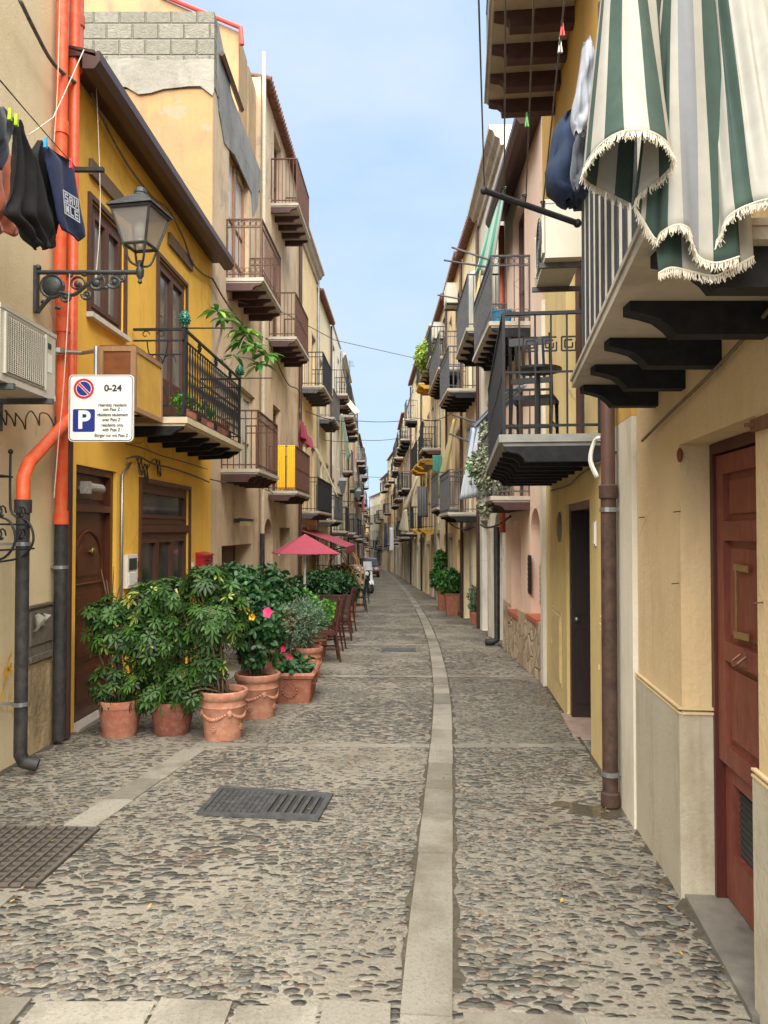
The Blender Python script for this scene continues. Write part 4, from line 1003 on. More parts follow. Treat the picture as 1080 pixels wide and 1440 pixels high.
Hs['M'] = house('pale pink house, ninth behind the peach house on the left', LP, 80, 90, 8.9, plaster('pale_pink_far_plaster', sr('#cfae98'), sr('#bd9c87'), None, .5), M['brown'], [.1, 3.3, 6.2], M['black'], 9, nb=3)
Hs['N'] = house('small beige house at the far left where the street bends', LP, 90, 102, 7.4, pl_cream, M['brown'], [-.3, 2.9], M['black'], 10, nb=3)
# right side beyond the pink house
Hs['a'] = house('grey cream house with striped cloths on its balconies, right beyond the pink arcade house', RP, 13.4, 17.2, 8.9, pl_white, M['brown'], [2.1, 5.35], M['greyiron'], 21, roofk='cornice', bal={5.35: [(13.7, 16.0)]}, beam=M['beamblack'], nb=5)
Hs['b'] = house('ochre and cream house with a curved stone balcony, second beyond the pink arcade house', RP, 17.2, 20.3, 9.0, pl_cream, M['brown'], [2.06, 4.95], M['greyiron'], 22, style='mid', bal={2.06: [(17.5, 19.8)], 4.95: [(17.5, 19.7)]}, nb=5, prot=.68)
Hs['c'] = house('cream house with long grey balconies, third beyond the pink arcade house', RP, 20.3, 24.6, 9.2, pl_cream2, M['redbrown'] if 'redbrown' in M else M['brown'], [2.3, 6.1], M['greyiron'], 23, style='mid', bal={2.3: [(21.4, 24.0)], 6.1: [(20.5, 24.4)]}, nb=8, prot=.7)
Hs['d'] = house('pale yellow house with plants on the balcony, fourth beyond the pink arcade house', RP, 24.6, 29, 9.4, pl_cream, M['brown'], [1.9, 4.6, 7.4], M['black'], 24, beam=M['beambrown'])
Hs['e'] = house('beige house with yellow painted balcony undersides, fifth beyond the pink arcade house', RP, 29, 35.7, 9.6, pl_cream2, M['brown'], [1.7, 4.4, 7.4], M['black'], 25, roofk='cornice', beam=simple('yellow_painted_beam', sr('#c79a3c'), .7), slab=simple('yellow_painted_slab', sr('#cfa54a'), .8))
Hs['f'] = house('cream house with worn doors, sixth beyond the pink arcade house', RP, 35.7, 44, 10.1, pl_cream, M['brown'], [1.5, 4.4, 7.4], M['greyiron'], 26)
Hs['g'] = house('grey plaster house, seventh beyond the pink arcade house', RP, 44, 53, 9.6, pl_grey, M['brown'], [1.2, 4.1, 7.0], M['black'], 27, roofk='parapet')
Hs['h'] = house('warm yellow house, eighth beyond the pink arcade house', RP, 53, 62, 9.9, pl_ochre, M['brown'], [1.0, 4.0, 7.0], M['black'], 28, beam=M['beambrown'])
Hs['i'] = house('off white house, ninth beyond the pink arcade house', RP, 62, 72, 9.4, pl_cream, M['brown'], [.6, 3.7, 6.6], M['black'], 29, roofk='cornice', nb=3)
Hs['j'] = house('peach house, tenth beyond the pink arcade house', RP, 72, 82, 9.2, pl_cream2, M['brown'], [.2, 3.4, 6.4], M['black'], 30, nb=3)
Hs['k'] = house('sunlit cream house on the bend, eleventh beyond the pink arcade house', RP, 82, 93, 7.8, pl_cream, M['brown'], [-.2, 3.0, 6.0], M['black'], 31, nb=3)
Hs['l'] = house('pale house closing the view at the bend, nearest of the far two', RP, 93, 106, 6.2, pl_white, M['brown'], [-.7, 2.6], M['black'], 32, nb=3)
Hs['m'] = house('ochre house closing the view at the bend, farthest one on the street', RP, 106, 122, 4.6, pl_ochre, M['brown'], [-1.2, 2.1], M['black'], 33, nb=3)
# ---------------- right side: near beige house ----------------
pl_r1 = plaster('rough_beige_plaster', sr('#cdb48a'), sr('#c0a67b'), sr('#94805c'), .5, patch=.2, bstr=.5, bscale=38)
pl_r1b = plaster('grey_beige_plinth_plaster', sr('#b3aa94'), sr('#a39a85'), sr('#7f6a45'), .95, bstr=.4, bscale=38)
pl_smooth = plaster('smooth_beige_band', sr('#cbb68c'), sr('#c0a97d'), sr('#94805c'), .3, bstr=.15)
FR1 = Fr((xat(RP, 0.3), 0.3), (1.545, 4.6), 'R')
cx0 = FR1.at(960, 1100)[0]; cx1 = FR1.at(1068, 1100)[0]      # far and near corners of the door recess
zdt = P(960, 624, 3.65).z-.08
R1 = empty('beige_house', (1.4, 2.5, G(2.5)), 'near beige house on the right with worn red door and concrete balcony', 'house')
dop = dict(s=(cx1, cx0), z=(G(3)-.05, zdt+.08), d=.19)
facade(R1, FR1, -.6, 3.6, [dop], pl_r1, dep=.19, depth=3)
FR1u = Fr((FR1.a.x+.0, .3), (1.545, 4.6), 'R')
up = MB(); up.box(0.01, FR1.len-.004, -3, -.003, 3.601, 5.4, FR1); up.build('upper_wall', pl_ochre_r := plaster('ochre_upper_plaster', sr('#c29a4a'), sr('#b48c40'), sr('#8b6d35'), .4), R1)
zp = .755
pl = MB()
pl.box(.02, cx1, .003, .018, -.5, zp, FR1); pl.box(cx0+.0, FR1.len-.006, .003, .018, -.5, zp, FR1)
pl.box(cx0-.018, cx0-.003, -.25, .018, -.5, zp, FR1); pl.box(cx1+.003, cx1+.018, -.2, .018, -.5, zp, FR1)
pl.build('plinth', pl_r1b, R1)
pl = MB()
for z_ in (zp, zp+.022):
    pl.box(.02, cx1+.02, .003, .022, z_+.002, z_+.01, FR1); pl.box(cx0-.02, FR1.len-.006, .003, .022, z_+.002, z_+.01, FR1); pl.box(cx0-.027, cx0-.003, -.25, .003, z_+.002, z_+.014, FR1)
pl.build('plinth_moulding', pl_smooth, R1)
# worn red door
red = wood('worn_red_paint', sr('#632c20'), sr('#7d4434'), .55, (9, 9, 2)); redd = wood('dark_red_frame', sr('#3f1713'), sr('#4d2019'), .5)
m = MB(); a0, a1 = cx1, cx0; zb_ = G(3)+.02; zt_ = zdt+.075; d = .19
m.box(a1-.045, a1-.001, -d-.05, -d+.05, zb_-.1, zt_, FR1); m.box(a0+.001, a0+.045, -d-.05, -d+.05, zb_-.1, zt_, FR1); m.box(a0+.045, a1-.045, -d-.05, -d+.05, zt_-.05, zt_, FR1)
m.box(a0, a1, -d-.07, -d-.05, zb_-.2, zt_, FR1)
door = m.build('door', redd, R1)
zmid = .86; l0, l1 = a0+.05, a1-.05
lf = MB()
def leaf(m, s0, s1, z0, z1, n0, rails, w=.075):
    m.box(s0, s0+w, n0, n0+.045, z0, z1, FR1); m.box(s1-w, s1, n0, n0+.045, z0, z1, FR1)
    zz = [z0]+rails+[z1-w]
    for z in zz: m.box(s0+w, s1-w, n0, n0+.044, z, z+w, FR1)
    for q0, q1 in zip(zz, zz[1:]):
        m.box(s0+w, s1-w, n0+.004, n0+.016, q0+w, q1, FR1); m.box(s0+w+.035, s1-w-.035, n0+.016, n0+.028, q0+w+.035, q1-.035, FR1)
zh = P(1040, 925, 3.3).z
leaf(lf, l0, l1, .56, zt_-.06, -d-.01, [zh-.05, 1.6], .09)
lf.build('upper_leaf', red, door)
lb = MB(); lb.box(l0, l0+.09, -d-.03, -d+.005, zb_, .555, FR1); lb.box(l1-.09, l1, -d-.03, -d+.005, zb_, .555, FR1); lb.box(l0+.09, l1-.09, -d-.03, -d+.004, zb_, zb_+.22, FR1); lb.box(l0+.09, l1-.09, -d-.03, -d+.004, .47, .555, FR1)
lb.build('lower_panel', red, door)
gr = MB(); gr.box(l0+.09, l1-.09, -d-.045, -d-.03, zb_+.22, .47, FR1)
for i in range(14): zz = zb_+.24+i*.03; gr.box(l0+.09, l1-.09, -d-.03, -d-.022, zz, zz+.008, FR1) if zz < .46 else None
gr.build('grille', M['dark'], door)
hd = MB(); k, z = FR1.at(1042, 925, -d+.05)
hd.box(k-.035, k+.035, -d+.03, -d+.04, z-.04, z+.03, FR1); hd.tube(smoothpts([FR1.W(k-.03, -d+.04, z+.01), FR1.W(k-.03, -d+.075, z-.02), FR1.W(k, -d+.08, z-.035), FR1.W(k+.03, -d+.075, z-.02), FR1.W(k+.03, -d+.04, z+.01)], 3), .006, 6)
hd.build('handle', simple('worn_metal_handle', sr('#7a5240'), .5, .5), door)
tp = MB()
for (xa, ya), (xb, yb), w_ in (((1029, 797), (1049, 801), .028), ((1029, 892), (1050, 897), .03)):
    k0, z0 = FR1.at(xa, ya, -d+.045); k1, z1 = FR1.at(xb, yb, -d+.045); tp.plate([(k0, z0-w_/2), (k1, z1-w_/2), (k1, z1+w_/2), (k0, z0+w_/2)], -d+.0355, -d+.038, FR1)
k0, z0 = FR1.at(1031, 800, -d+.045); k1, z1 = FR1.at(1031, 890, -d+.045); tp.box(k0-.008, k0+.006, -d+.0352, -d+.0368, z1, z0, FR1)
tag(tp.build('masking_tape', simple('aged_yellow_tape', sr('#7c6438'), .6, 0, .2, 30, .1)), 'strips of old yellow masking tape on the worn red door', 'tape')
# stone step in front of the door
sm = MB(); p1 = PG(965, 1262); p2 = PG(1062, 1438)
sm.add([(p1.x-.01, p1.y+.01, G(p1.y)-.05), (p2.x-.01, p2.y, G(p2.y)-.05), (p2.x+.45, p2.y, G(p2.y)-.05), (p1.x+.3, p1.y+.0, G(p1.y)-.05),
        (p1.x-.01, p1.y+.01, G(p1.y)+.025), (p2.x-.01, p2.y, G(p2.y)+.025), (p2.x+.45, p2.y, G(p2.y)+.025), (p1.x+.3, p1.y+.0, G(p1.y)+.025)], [(0,3,2,1),(4,5,6,7),(0,1,5,4),(1,2,6,5),(2,3,7,6),(3,0,4,7)])
sm.build('door_step', simple('grey_marble_step', sr('#6f6b62'), .6, 0, .4, 5, .2), R1)
# timber strip with bolt, nails, rust marks
m = MB(); k, z = FR1.at(1060, 596, .03); m.box(k-.25, k+.06, .003, .022, z-.022, z+.022, FR1); m.tube([FR1.W(k+.03, .02, z), FR1.W(k+.03, .05, z)], .008, 6)
tag(m.build('timber_strip', wood('rusty_timber', sr('#5e3a22'), sr('#7a5432'), .8)), 'short rusty timber strip fixed above the red door', 'board')
nl = MB()
for x, y in ((1012, 732), (1010, 770)): pass
for px, py in ((949, 820), (951, 719), (1065, 847), (902, 727)):
    k, z = FR1.at(px, py, .02); nl.tube([FR1.W(k, 0, z), FR1.W(k+.0, .035, z-.004)], .003, 5)
nl.build('nail', M['rust'], R1)
m = MB(); k, z = FR1.at(953, 640, .01); m.ball(FR1.W(k, .001, z), .028, 8, 6, (.4, .9, 1.3)); m.build('rust_plug', simple('rust_stain', sr('#6e3a26'), .9), R1)
# white pilaster and end of R1
FPi = Fr((1.545, 4.604), (1.60, 5.1), 'R')
PI_ = empty('white_pilaster', (1.57, 4.85, G(4.85)), 'white painted pilaster between the beige house and the brown drainpipe', 'pilaster')
m = MB(); m.box(0, FPi.len, -.4, .03, -.6, 2.35, FPi); m.build('shaft', plaster('white_pilaster_paint', sr('#d3cbb8'), sr('#c2b9a4'), sr('#8d7c60'), .6, bstr=.25), PI_)
m = MB(); m.box(0, FPi.len, -.4, .031, 2.352, 5.6, FPi); m.build('upper_shaft', pl_ochre_r, PI_)
# concrete balcony of R1
def r1_balcony():
    ox0, oy0 = 1.03, 4.2; ox1, oy1 = .70, 2.05
    zu = 2.44
    co = [P(804, 549, 0+4.18), None]
    f = Fr((P(905, 343, (zu-CAMZ)*0+2.03).x, 2.03), (P(804, 549, 4.18).x, 4.18), 'R')
    m = MB()
    w0 = (xat([(0.3,1.10),(4.6,1.545)], 1.9), 1.9); 
    def wx(y): return 1.10+(y-.3)*(1.545-1.10)/4.3
    A_ = (f.a.x, f.a.y); B_ = (f.a.x+f.d.x*f.len, f.a.y+f.d.y*f.len)
    for z0, z1, e in ((zu, zu+.035, 0), (zu+.036, zu+.055, .008)):
        pts = [(A_[0]-e, A_[1]-e), (B_[0]-e, B_[1]+e), (wx(B_[1])+.1, B_[1]+e), (wx(A_[1])+.1, A_[1]-e)]
        m.add([(x, y, z0) for x, y in pts]+[(x, y, z1) for x, y in pts], [(0,1,2,3),(7,6,5,4),(0,4,5,1),(1,5,6,2),(2,6,7,3),(3,7,4,0)])
    o = m.build('balcony', M['slabunder'], R1)
    n = 5
    for i in range(n):
        y = 4.12-i*.5; t = (y-A_[1])/(B_[1]-A_[1]); xo = A_[0]+(B_[0]-A_[0])*t+.05; xw = wx(y)+.05; L_ = xw-xo
        q = MB(); zt = zu-.001
        prof = [(xw, zt), (xo, zt), (xo, zt-.035), (xo+.05, zt-.045), (xo+.1, zt-.06), (xo+.14, zt-.09), (xo+.16, zt-.115), (xw, zt-.115)]
        q.add([(x, y-.04, z) for x, z in prof]+[(x, y+.04, z) for x, z in prof], [tuple(range(8)), tuple(range(15, 7, -1))]+[(k, 8+k, 8+(k+1) % 8, (k+1) % 8) for k in range(8)])
        q.build('bracket', M['beamblack'], o)
    # dark posts with pale fabric between them
    r = MB(); z0, z1 = zu+.056, zu+.99; kk = 0; s = .02
    while s < f.len:
        r.box(s, s+.075, -.0575, -.05, z0, z1, f); s += .2
    r.box(0, f.len, -.055, -.015, z1, z1+.03, f)
    for k in range(4): r.box(f.len-.04, f.len, -.1-k*.14-.04, -.1-k*.14, z0, z1, f)
    r.box(f.len-.045, f.len+.005, -.62, -.056, z1, z1+.03, f)
    r.build('railing', simple('rough_dark_paint', (.03, .032, .035), .7, 0, .4, 30, .6, bsc=200), o)
    c = MB(); c.box(.01, f.len-.0, -.075, -.058, z0, z1-.01, f); c.build('cloth_screen', cloth_mat('cream_screen_cloth', sr('#c9c2ae')), o)
    return f, zu
fBal, zBal = r1_balcony()
# ===== R2: yellow house with the dark doorway =====
FR2 = Fr((1.60, 5.104), (2.1, 9.9), 'R')
R2 = empty('ochre_house', (1.85, 7.5, G(7.5)), 'light yellow house with the tall dark doorway and black iron balcony on the right', 'house')
d2 = dict(s=(FR2.sx(829), FR2.sx(796)), z=(G(8.3)+.04, zat(FR2, 812, 706)), d=.25)
d2['s'] = (FR2.sx(829), FR2.sx(796))
u2 = dict(s=(FR2.sY(6.6), FR2.sY(7.7)), z=(2.39, 4.5), d=.15)
facade(R2, FR2, -1, 4.9, [d2, u2], plaster('light_yellow_plaster', sr('#d6bf84'), sr('#c9b076'), sr('#9a865c'), .5, bstr=.25, patch=.1), depth=4)
m = MB(); m.box(.006, FR2.len-.004, -4, -.002, 4.901, 8.4, FR2); m.build('upper_wall', pl_ochre_r, R2)
roof(R2, FR2, 8.4, 'tile', .3)
glazing(R2, FR2, *u2['s'], *u2['z'], .1, M['brown'], leaves=2, rows=(3.2,), name='balcony_door')
s0, s1 = d2['s']; m = MB(); z0, z1 = d2['z']
for a, b_ in ((s0+.002, s0+.07), (s1-.07, s1-.002)): m.box(a, b_, -.3, -.03, z0-.02, z1, FR2)
m.box(s0+.07, s1-.07, -.3, -.03, z1-.07, z1, FR2); dr2 = m.build('door', M['darkwood'], R2)
m = MB(); m.box(s0+.07, s1-.07, -.32, -.3, z0-.1, z1, FR2); m.build('dark_hall_sheet', M['dark'], dr2)  # flat dark-coloured sheet stands in for the unlit hall
m = MB(); m.box(s1-.12, s1-.075, -.28, .0-.032, z0, z1-.08, FR2)
for q0, q1 in ((z0+.15, z0+.9), (z0+1.05, z1-.25)): m.box(s1-.135, s1-.12, -.25, -.07, q0, q1, FR2)
vd = wood('near_black_wood', sr('#1c0f0a'), sr('#2a170f'), .5); lf2 = m.build('open_leaf', vd, dr2); m = MB(); m.ball(FR2.W(s1-.15, -.08, z0+1.0), .025, 8, 6); m.build('handle', M['steel'], lf2, smooth=True)
m = MB(); m.box(s0+.002, s1-.002, -.28, .0, z0+.002, z0+.012, FR2); m.box(s0-.05, s1+.05, .001, .06, z0-.25, z0+.012, FR2); m.build('door_step', simple('pinkish_marble', sr('#a08a7c'), .5, 0, .2, 9, .1), R2)
m = MB(); m.box(FR2.len-.3, FR2.len-.006, .002, .05, -1, 4.6, FR2); m.build('corner_pilaster', plaster('white_corner_paint', sr('#d6cfc0'), sr('#c8c0ae'), None, .3, bstr=.15), R2)
balcony(R2, FR2, FR2.sY(5.76), FR2.sY(9.05), 2.39, .78, M['black'], M['beamblack'], 8, .96, style='half', gap=.115, slab=simple('grey_painted_slab', sr('#83827d'), .7, 0, .15, 8, .1), bh=.12)
ho = balcony(R2, FR2, FR2.sY(5.5), FR2.sY(8.6), 6.68, .8, M['greyiron'], M['beambrown'], 7, 1.0, gap=.12, slab=M['slabunder'], lab='high balcony with brown beams', bh=.16, beamw=.12)
for nm, px, py, w_, h_, lb in (('vent', 785.5, 741, .11, .33, 'oval'), ('vent', 866, 735, .11, .35, 'oval')):
    k, z = FR2.at(px, py, .02)
    if px > 853: k, z = FR2.at(853, py, .02); k -= .12
    m = MB()
    pts = [(k+w_*math.cos(t), z+h_/2*math.sin(t)) for t in [2*math.pi*i/20 for i in range(20)]]; m.plate(pts, .002, .02, FR2)
    pts = [(k+w_*.85*math.cos(t), z+h_/2*.85*math.sin(t)) for t in [2*math.pi*i/20 for i in range(20)]]; m.plate(pts, .02, .026, FR2)
    for i in range(-4, 5): 
        if abs(i) < 4: hw = w_*.75*math.sqrt(1-(i/5)**2); m.box(k-hw, k+hw, .026, .034, z+i*.03-.006, z+i*.03+.006, FR2)
    tag(m.build('wall_vent', simple('grey_vent_metal', sr('#77746c'), .6, .2, .2, 10, .1)), 'oval grey wall vent left of the dark doorway' if px < 800 else 'oval grey wall vent half hidden behind the brown drainpipe', 'vent')
m = MB(); k, z = FR2.at(836, 750, .01); m.box(k-.05, k+.05, .003, .012, z-.1, z+.1, FR2); m.box(k-.035, k+.035, .012, .018, z-.085, z+.085, FR2); tag(m.build('house_plaque', M['whitepaint']), 'small white enamel plaque right of the dark doorway', 'plaque')
for i, (px0, px1, py0, py1) in enumerate(((777.5, 789, 862, 950), (845, 853, 878, 1000))):
    a, b_ = sorted((FR2.sx(px0), FR2.sx(px1))); zb_, zt_ = zat(FR2, (px0+px1)/2, py1), zat(FR2, (px0+px1)/2, py0)
    m = MB(); m.box(a-.04, b_+.04, .003, .012, zb_-.05, zt_+.05, FR2); m.box(a, b_, .012, .022, zb_, zt_, FR2); m.box(a+.03, b_-.03, .022, .027, zb_+.04, zt_-.04, FR2)
    m.box(b_-.05, b_-.03, .027, .035, (zb_+zt_)/2-.02, (zb_+zt_)/2+.02, FR2)
    tag(m.build('utility_hatch', simple('cream_hatch_paint', sr('#c9b27c'), .6, 0, .1, 8, .05)), ['cream utility hatch left of the dark doorway, low on the wall', 'narrow cream utility hatch between the doorway and brown drainpipe'][i], 'hatch')
# brown drainpipe
k = FR2.sY(4.99); zj = zat(FR2, 862, 690, .1)
root = empty('drainpipe', FR2.W(k, .1, G(5.0)), 'fat rusty brown drainpipe beside the white pilaster on the right', 'drainpipe')
m = MB(); m.tube([FR2.W(k, .1, 5.2), FR2.W(k, .1, zj)], .046, 14); m.build('upper_pipe', simple('brown_plastic_pipe', sr('#553a31'), .55, 0, .15, 8, .05), root, smooth='auto')
m = MB(); m.tube([FR2.W(k, .1, zj), FR2.W(k, .1, G(5.0)+.02)], .05, 14)
for z in (zj, zat(FR2, 862, 1130, .1)): m.lathe([(.05, -.05), (.062, -.04), (.062, .04), (.05, .05)], FR2.W(k, .1, z), 14)
m.build('lower_pipe', rusty('rusty_iron_pipe', sr('#33231d'), sr('#5a4032'), .6), root, smooth='auto')
for py in (716, 1094): ring(root, FR2, k, zat(FR2, 862, py, .1), .1, .05, M['steel'])
# white pipe loop
m = MB(); f_ = FR2
for dx in (-.0, .05):
    m.tube(smoothpts([f_.W(k+.03+dx, .16, zj+.1), f_.W(k+.06+dx, .2, zj+.22), f_.W(k+.04+dx*.5, .18, zj+.34), f_.W(k-.02, .16, zj+.36)], 4), .012, 8)
tag(m.build('flexible_conduit', M['whitepaint'], smooth=True), 'white flexible conduit loops in front of the brown drainpipe', 'conduit')
# ===== R3: pink house with arches =====
FR3 = Fr((2.1, 9.904), (2.16, 13.4), 'R')
R3 = empty('pink_house', (2.13, 11.6, G(11.6)), 'pink and peach house with two arched openings and crazy stone plinth', 'house')
ar = [dict(s=(FR3.sY(10.15), FR3.sY(10.9)), z=(-.02+.45, 1.95), d=.4), dict(s=(FR3.sY(11.75), FR3.sY(12.75)), z=(.3, 1.8), d=.4), dict(s=(FR3.sY(11.3), FR3.sY(12.4)), z=(4.62, 6.75), d=.15), dict(s=(FR3.sY(11.5), FR3.sY(12.4)), z=(2.14, 3.9), d=.15)]
zR3 = 7.2
facade(R3, FR3, -1, zR3, ar, pl_pink, dep=.4)
m = MB(); m.box(.01, FR3.len-.01, .002, .006, 3.9, zR3-.02, FR3) if False else None
for o in ar[:2]:
    archfill(R3, FR3, o, pl_pink)
    q = MB(); q.box(*o['s'], -.48, -.4, *o['z'], FR3); q.build('arch_back', pl_pink, R3)
    q = MB(); q.box(o['s'][0]+.002, o['s'][1]-.002, -.39, .0, o['z'][0]+.002, o['z'][0]+.014, FR3); q.box(o['s'][0]-.05, o['s'][1]+.05, .001, .07, o['z'][0]-.05, o['z'][0]+.014, FR3); q.build('sill', simple('terracotta_sill', sr('#a2593f'), .7), R3)
for o in ar[2:]: glazing(R3, FR3, *o['s'], *o['z'], .1, M['brown'], leaves=2, rows=(o['z'][0]+.9,), name='balcony_door')
roof(R3, FR3, zR3, 'gutter', .34)
def crazy():
    m, t, b = nodes('crazy_stone_cladding'); g_ = N(t, 'ShaderNodeNewGeometry')
    v = N(t, 'ShaderNodeTexVoronoi', feature='DISTANCE_TO_EDGE'); v.inputs['Scale'].default_value = 4.4; v2 = N(t, 'ShaderNodeTexVoronoi'); v2.inputs['Scale'].default_value = 4.4
    t.links.new(g_.outputs['Position'], v.inputs['Vector']); t.links.new(g_.outputs['Position'], v2.inputs['Vector'])
    s_ = N(t, 'ShaderNodeSeparateColor'); t.links.new(v2.outputs['Color'], s_.inputs[0])
    c = mixc(t, s_.outputs[0], sr('#ab987c'), sr('#c2b294')); c = mixc(t, rng(t, s_.outputs[1], .75, .8), c, sr('#a08470')); c = mixc(t, rng(t, noise(t, 25, 5), .4, .7, 0, .5), c, sr('#8a7a62'))
    c = mixc(t, rng(t, v.outputs['Distance'], .02, .035, .8, 0), c, sr('#75695a'))
    t.links.new(c, b.inputs['Base Color']); b.inputs['Roughness'].default_value = .8; bump(t, b, rng(t, v.outputs['Distance'], 0, .08), .8, .02); return m
M['crazy'] = crazy()
cz = MB()
prev = .02
for o in ar[:2]:
    cz.box(prev, o['s'][0]-.0, .003, .05, -1, .42, FR3); prev = o['s'][1]
cz.box(prev, FR3.len-.02, .003, .05, -1, .42, FR3)
for o in ar[:2]: cz.box(*o['s'], .003, .05, -1, o['z'][0]-.052, FR3)
cz.build('stone_plinth', M['crazy'], R3)
balcony(R3, FR3, FR3.sY(10.9), FR3.sY(12.95), 2.14, .57, M['greyiron'], M['beambrown'], 7, 1.0, gap=.12, bh=.11)
balcony(R3, FR3, FR3.sY(10.8), FR3.sY(13.2), 4.66, .6, M['greyiron'], M['beamblack'], 7, .97, style='scroll', gap=.12, bh=.13)
for i, (px, py, w_) in enumerate(((744, 808, .1), (762, 823, .1))):
    k, z = FR3.at(px, py, .02); k = max(.08, min(FR3.len-.1, k)); m = MB(); m.box(k-w_, k+w_, .002, .02, z-.28, z+.28, FR3)
    for j in range(7): m.box(k-w_+.015, k+w_-.015, .02, .028, z-.25+j*.075, z-.2+j*.075, FR3)
    tag(m.build('wall_grille', M['black']), ['dark narrow grille on the pink wall between the two arches', 'dark narrow grille at the near edge of the pink wall'][i], 'grille')
pipe(FR3, [(FR3.len-.1, zR3-.15), (FR3.len-.1, 1.6)], .055, simple('rust_red_pipe', sr('#9c4a30'), .5), 'rust red downpipe at the far edge of the pink house')
kf = FR3.len+.12
FRa = Hs['a'][1]
root = pipe(FRa, [(.55, 1.7, .08), (.55, G(14)+.12, .08), (.55, G(14)+.07, .16), (.55, G(14)+.07, .3)], .06, M['blackpipe'], 'black drainpipe with a foot turned to the street beyond the pink house')
# ---------------- street lamp on its bracket ----------------
def lamp():
    k, z = FA.at(52, 383, .02); zl = z; iron = rusty('dark_green_black_iron', (.02, .024, .024), (.05, .052, .05), .3, .5)
    Y = FA.Yat(k); root = empty('street_lamp', FA.W(k, 0, z-.3), 'old black lantern on an ornate wall bracket over the street', 'street lamp')
    nl = P(197, 383, Y).x-(-2.94)
    m = MB()
    m.box(k-.03, k+.03, .003, .03, zl-.34, zl+.05, FA)
    m.tube([FA.W(k, .02, zl), FA.W(k, nl, zl)], .02, 8); m.ball(FA.W(k, .03, zl+.04), .028)
    def q(a, z): return FA.W(k, a, zl+z)
    m.tube(smoothpts([q(.03, -.34), q(.1, -.25), q(.2, -.17), q(.33, -.19), q(.45, -.1), q(.58, -.04)], 5), .016, 6)
    m.ball(q(.15, -.12), .085, 12, 8, (1, .35, 1)); m.tube([q(.15+.095*math.cos(t), -.12+.095*math.sin(t)) for t in [k_*math.pi/8 for k_ in range(17)]], .014, 6)
    for cx, cz, r, t0, sg in ((.36, -.1, .07, 0, 1), (.52, -.09, .085, 2, -1), (.67, -.08, .06, 3.6, 1), (.26, -.21, .05, 1, -1), (.44, -.19, .045, 3, 1), (.73, -.05, .04, 2, -1)):
        m.tube([q(cx+r*(1-i/26)*math.cos(t0+sg*i*.42), cz+r*(1-i/26)*math.sin(t0+sg*i*.42)) for i in range(18)], .011, 6)
        m.ball(q(cx, cz), r*.42, 8, 6, (1, .6, 1))
    for cx, cz in ((.2, -.3), (.3, -.03), (.6, -.13), (.08, -.25), (.42, -.02)): m.ball(q(cx, cz), .022, 6, 5, (1.3, .7, .8))
    m.build('bracket', iron, root, smooth='auto')
    cx, cy, _ = FA.W(k, nl+.0, 0); zt = zl
    s_ = Y/FPX; zr = P(197, 300, Y).z; zb = P(197, 347, Y).z
    m = MB(); m.lathe([(.004, -.1), (.02, -.085), (.012, -.06), (.03, -.03), (.035, .02), (.022, .05), (.03, .08), (.016, .1)], (cx, cy, zt), 12)
    wb_, wt_ = .1, .172
    rot = R(-11)
    def c4(w_, z, i): a = rot+math.pi/4+i*math.pi/2; return (cx+w_*1.414*math.cos(a), cy+w_*1.414*math.sin(a), z)
    zb_, zt_ = zb, zr-.0
    for i in range(4):
        m.tube([c4(wb_, zb_, i), c4(wt_, zt_, i)], .011, 6)
        m.tube([c4(wb_, zb_, i), c4(wb_, zb_, i+1)], .014, 6); m.tube([c4(wt_, zt_, i), c4(wt_, zt_, i+1)], .016, 6)
        m.tube(smoothpts([(cx, cy, zt+.05), tuple((Vector(c4(wb_*.6, (zt+zb_)/2-.03, i)))), c4(wb_, zb_, i)], 4), .01, 6)
    m.build('lantern_frame', iron, root, smooth='auto')
    g = MB()
    for i in range(4): g.quad([c4(wb_-.004, zb_+.012, i), c4(wb_-.004, zb_+.012, i+1), c4(wt_-.004, zt_-.012, i+1), c4(wt_-.004, zt_-.012, i)])
    gm_, t, b = nodes('frosted_lamp_glass'); b.inputs['Base Color'].default_value = (.33, .3, .27, 1); b.inputs['Roughness'].default_value = .3; b.inputs['Alpha'].default_value = .6
    g.build('lamp_glass', gm_, root)
    h = MB(); zz = zt_+.01
    r = [(wt_+.03, 0), (wt_+.025, .015), (.115, .08), (.085, .11), (.08, .12)]
    for (a, z0), (b2, z1) in zip(r, r[1:]):
        for i in range(4): h.quad([c4(a, zz+z0, i), c4(a, zz+z0, i+1), c4(b2, zz+z1, i+1), c4(b2, zz+z1, i)])
    h.add([c4(.08, zz+.12, i) for i in range(4)], [(0,1,2,3)])
    h.add([c4(wt_+.03, zz, i) for i in range(4)], [(3,2,1,0)])
    h.lathe([(.06, .11), (.066, .135), (.052, .15), (.056, .16), (.05, .19), (.032, .205), (.005, .21)], (cx, cy, zz), 14)
    h.build('lamp_cap', iron, root)
    bl = MB(); bl.ball((cx, cy, zb_+.14), .05, 10, 8, (1, 1, 1.5)); bl.tube([(cx, cy, zb_-.02), (cx, cy, zb_+.09)], .02, 8); bl.build('bulb', M['whitepaint'], root, smooth=True)
lamp()
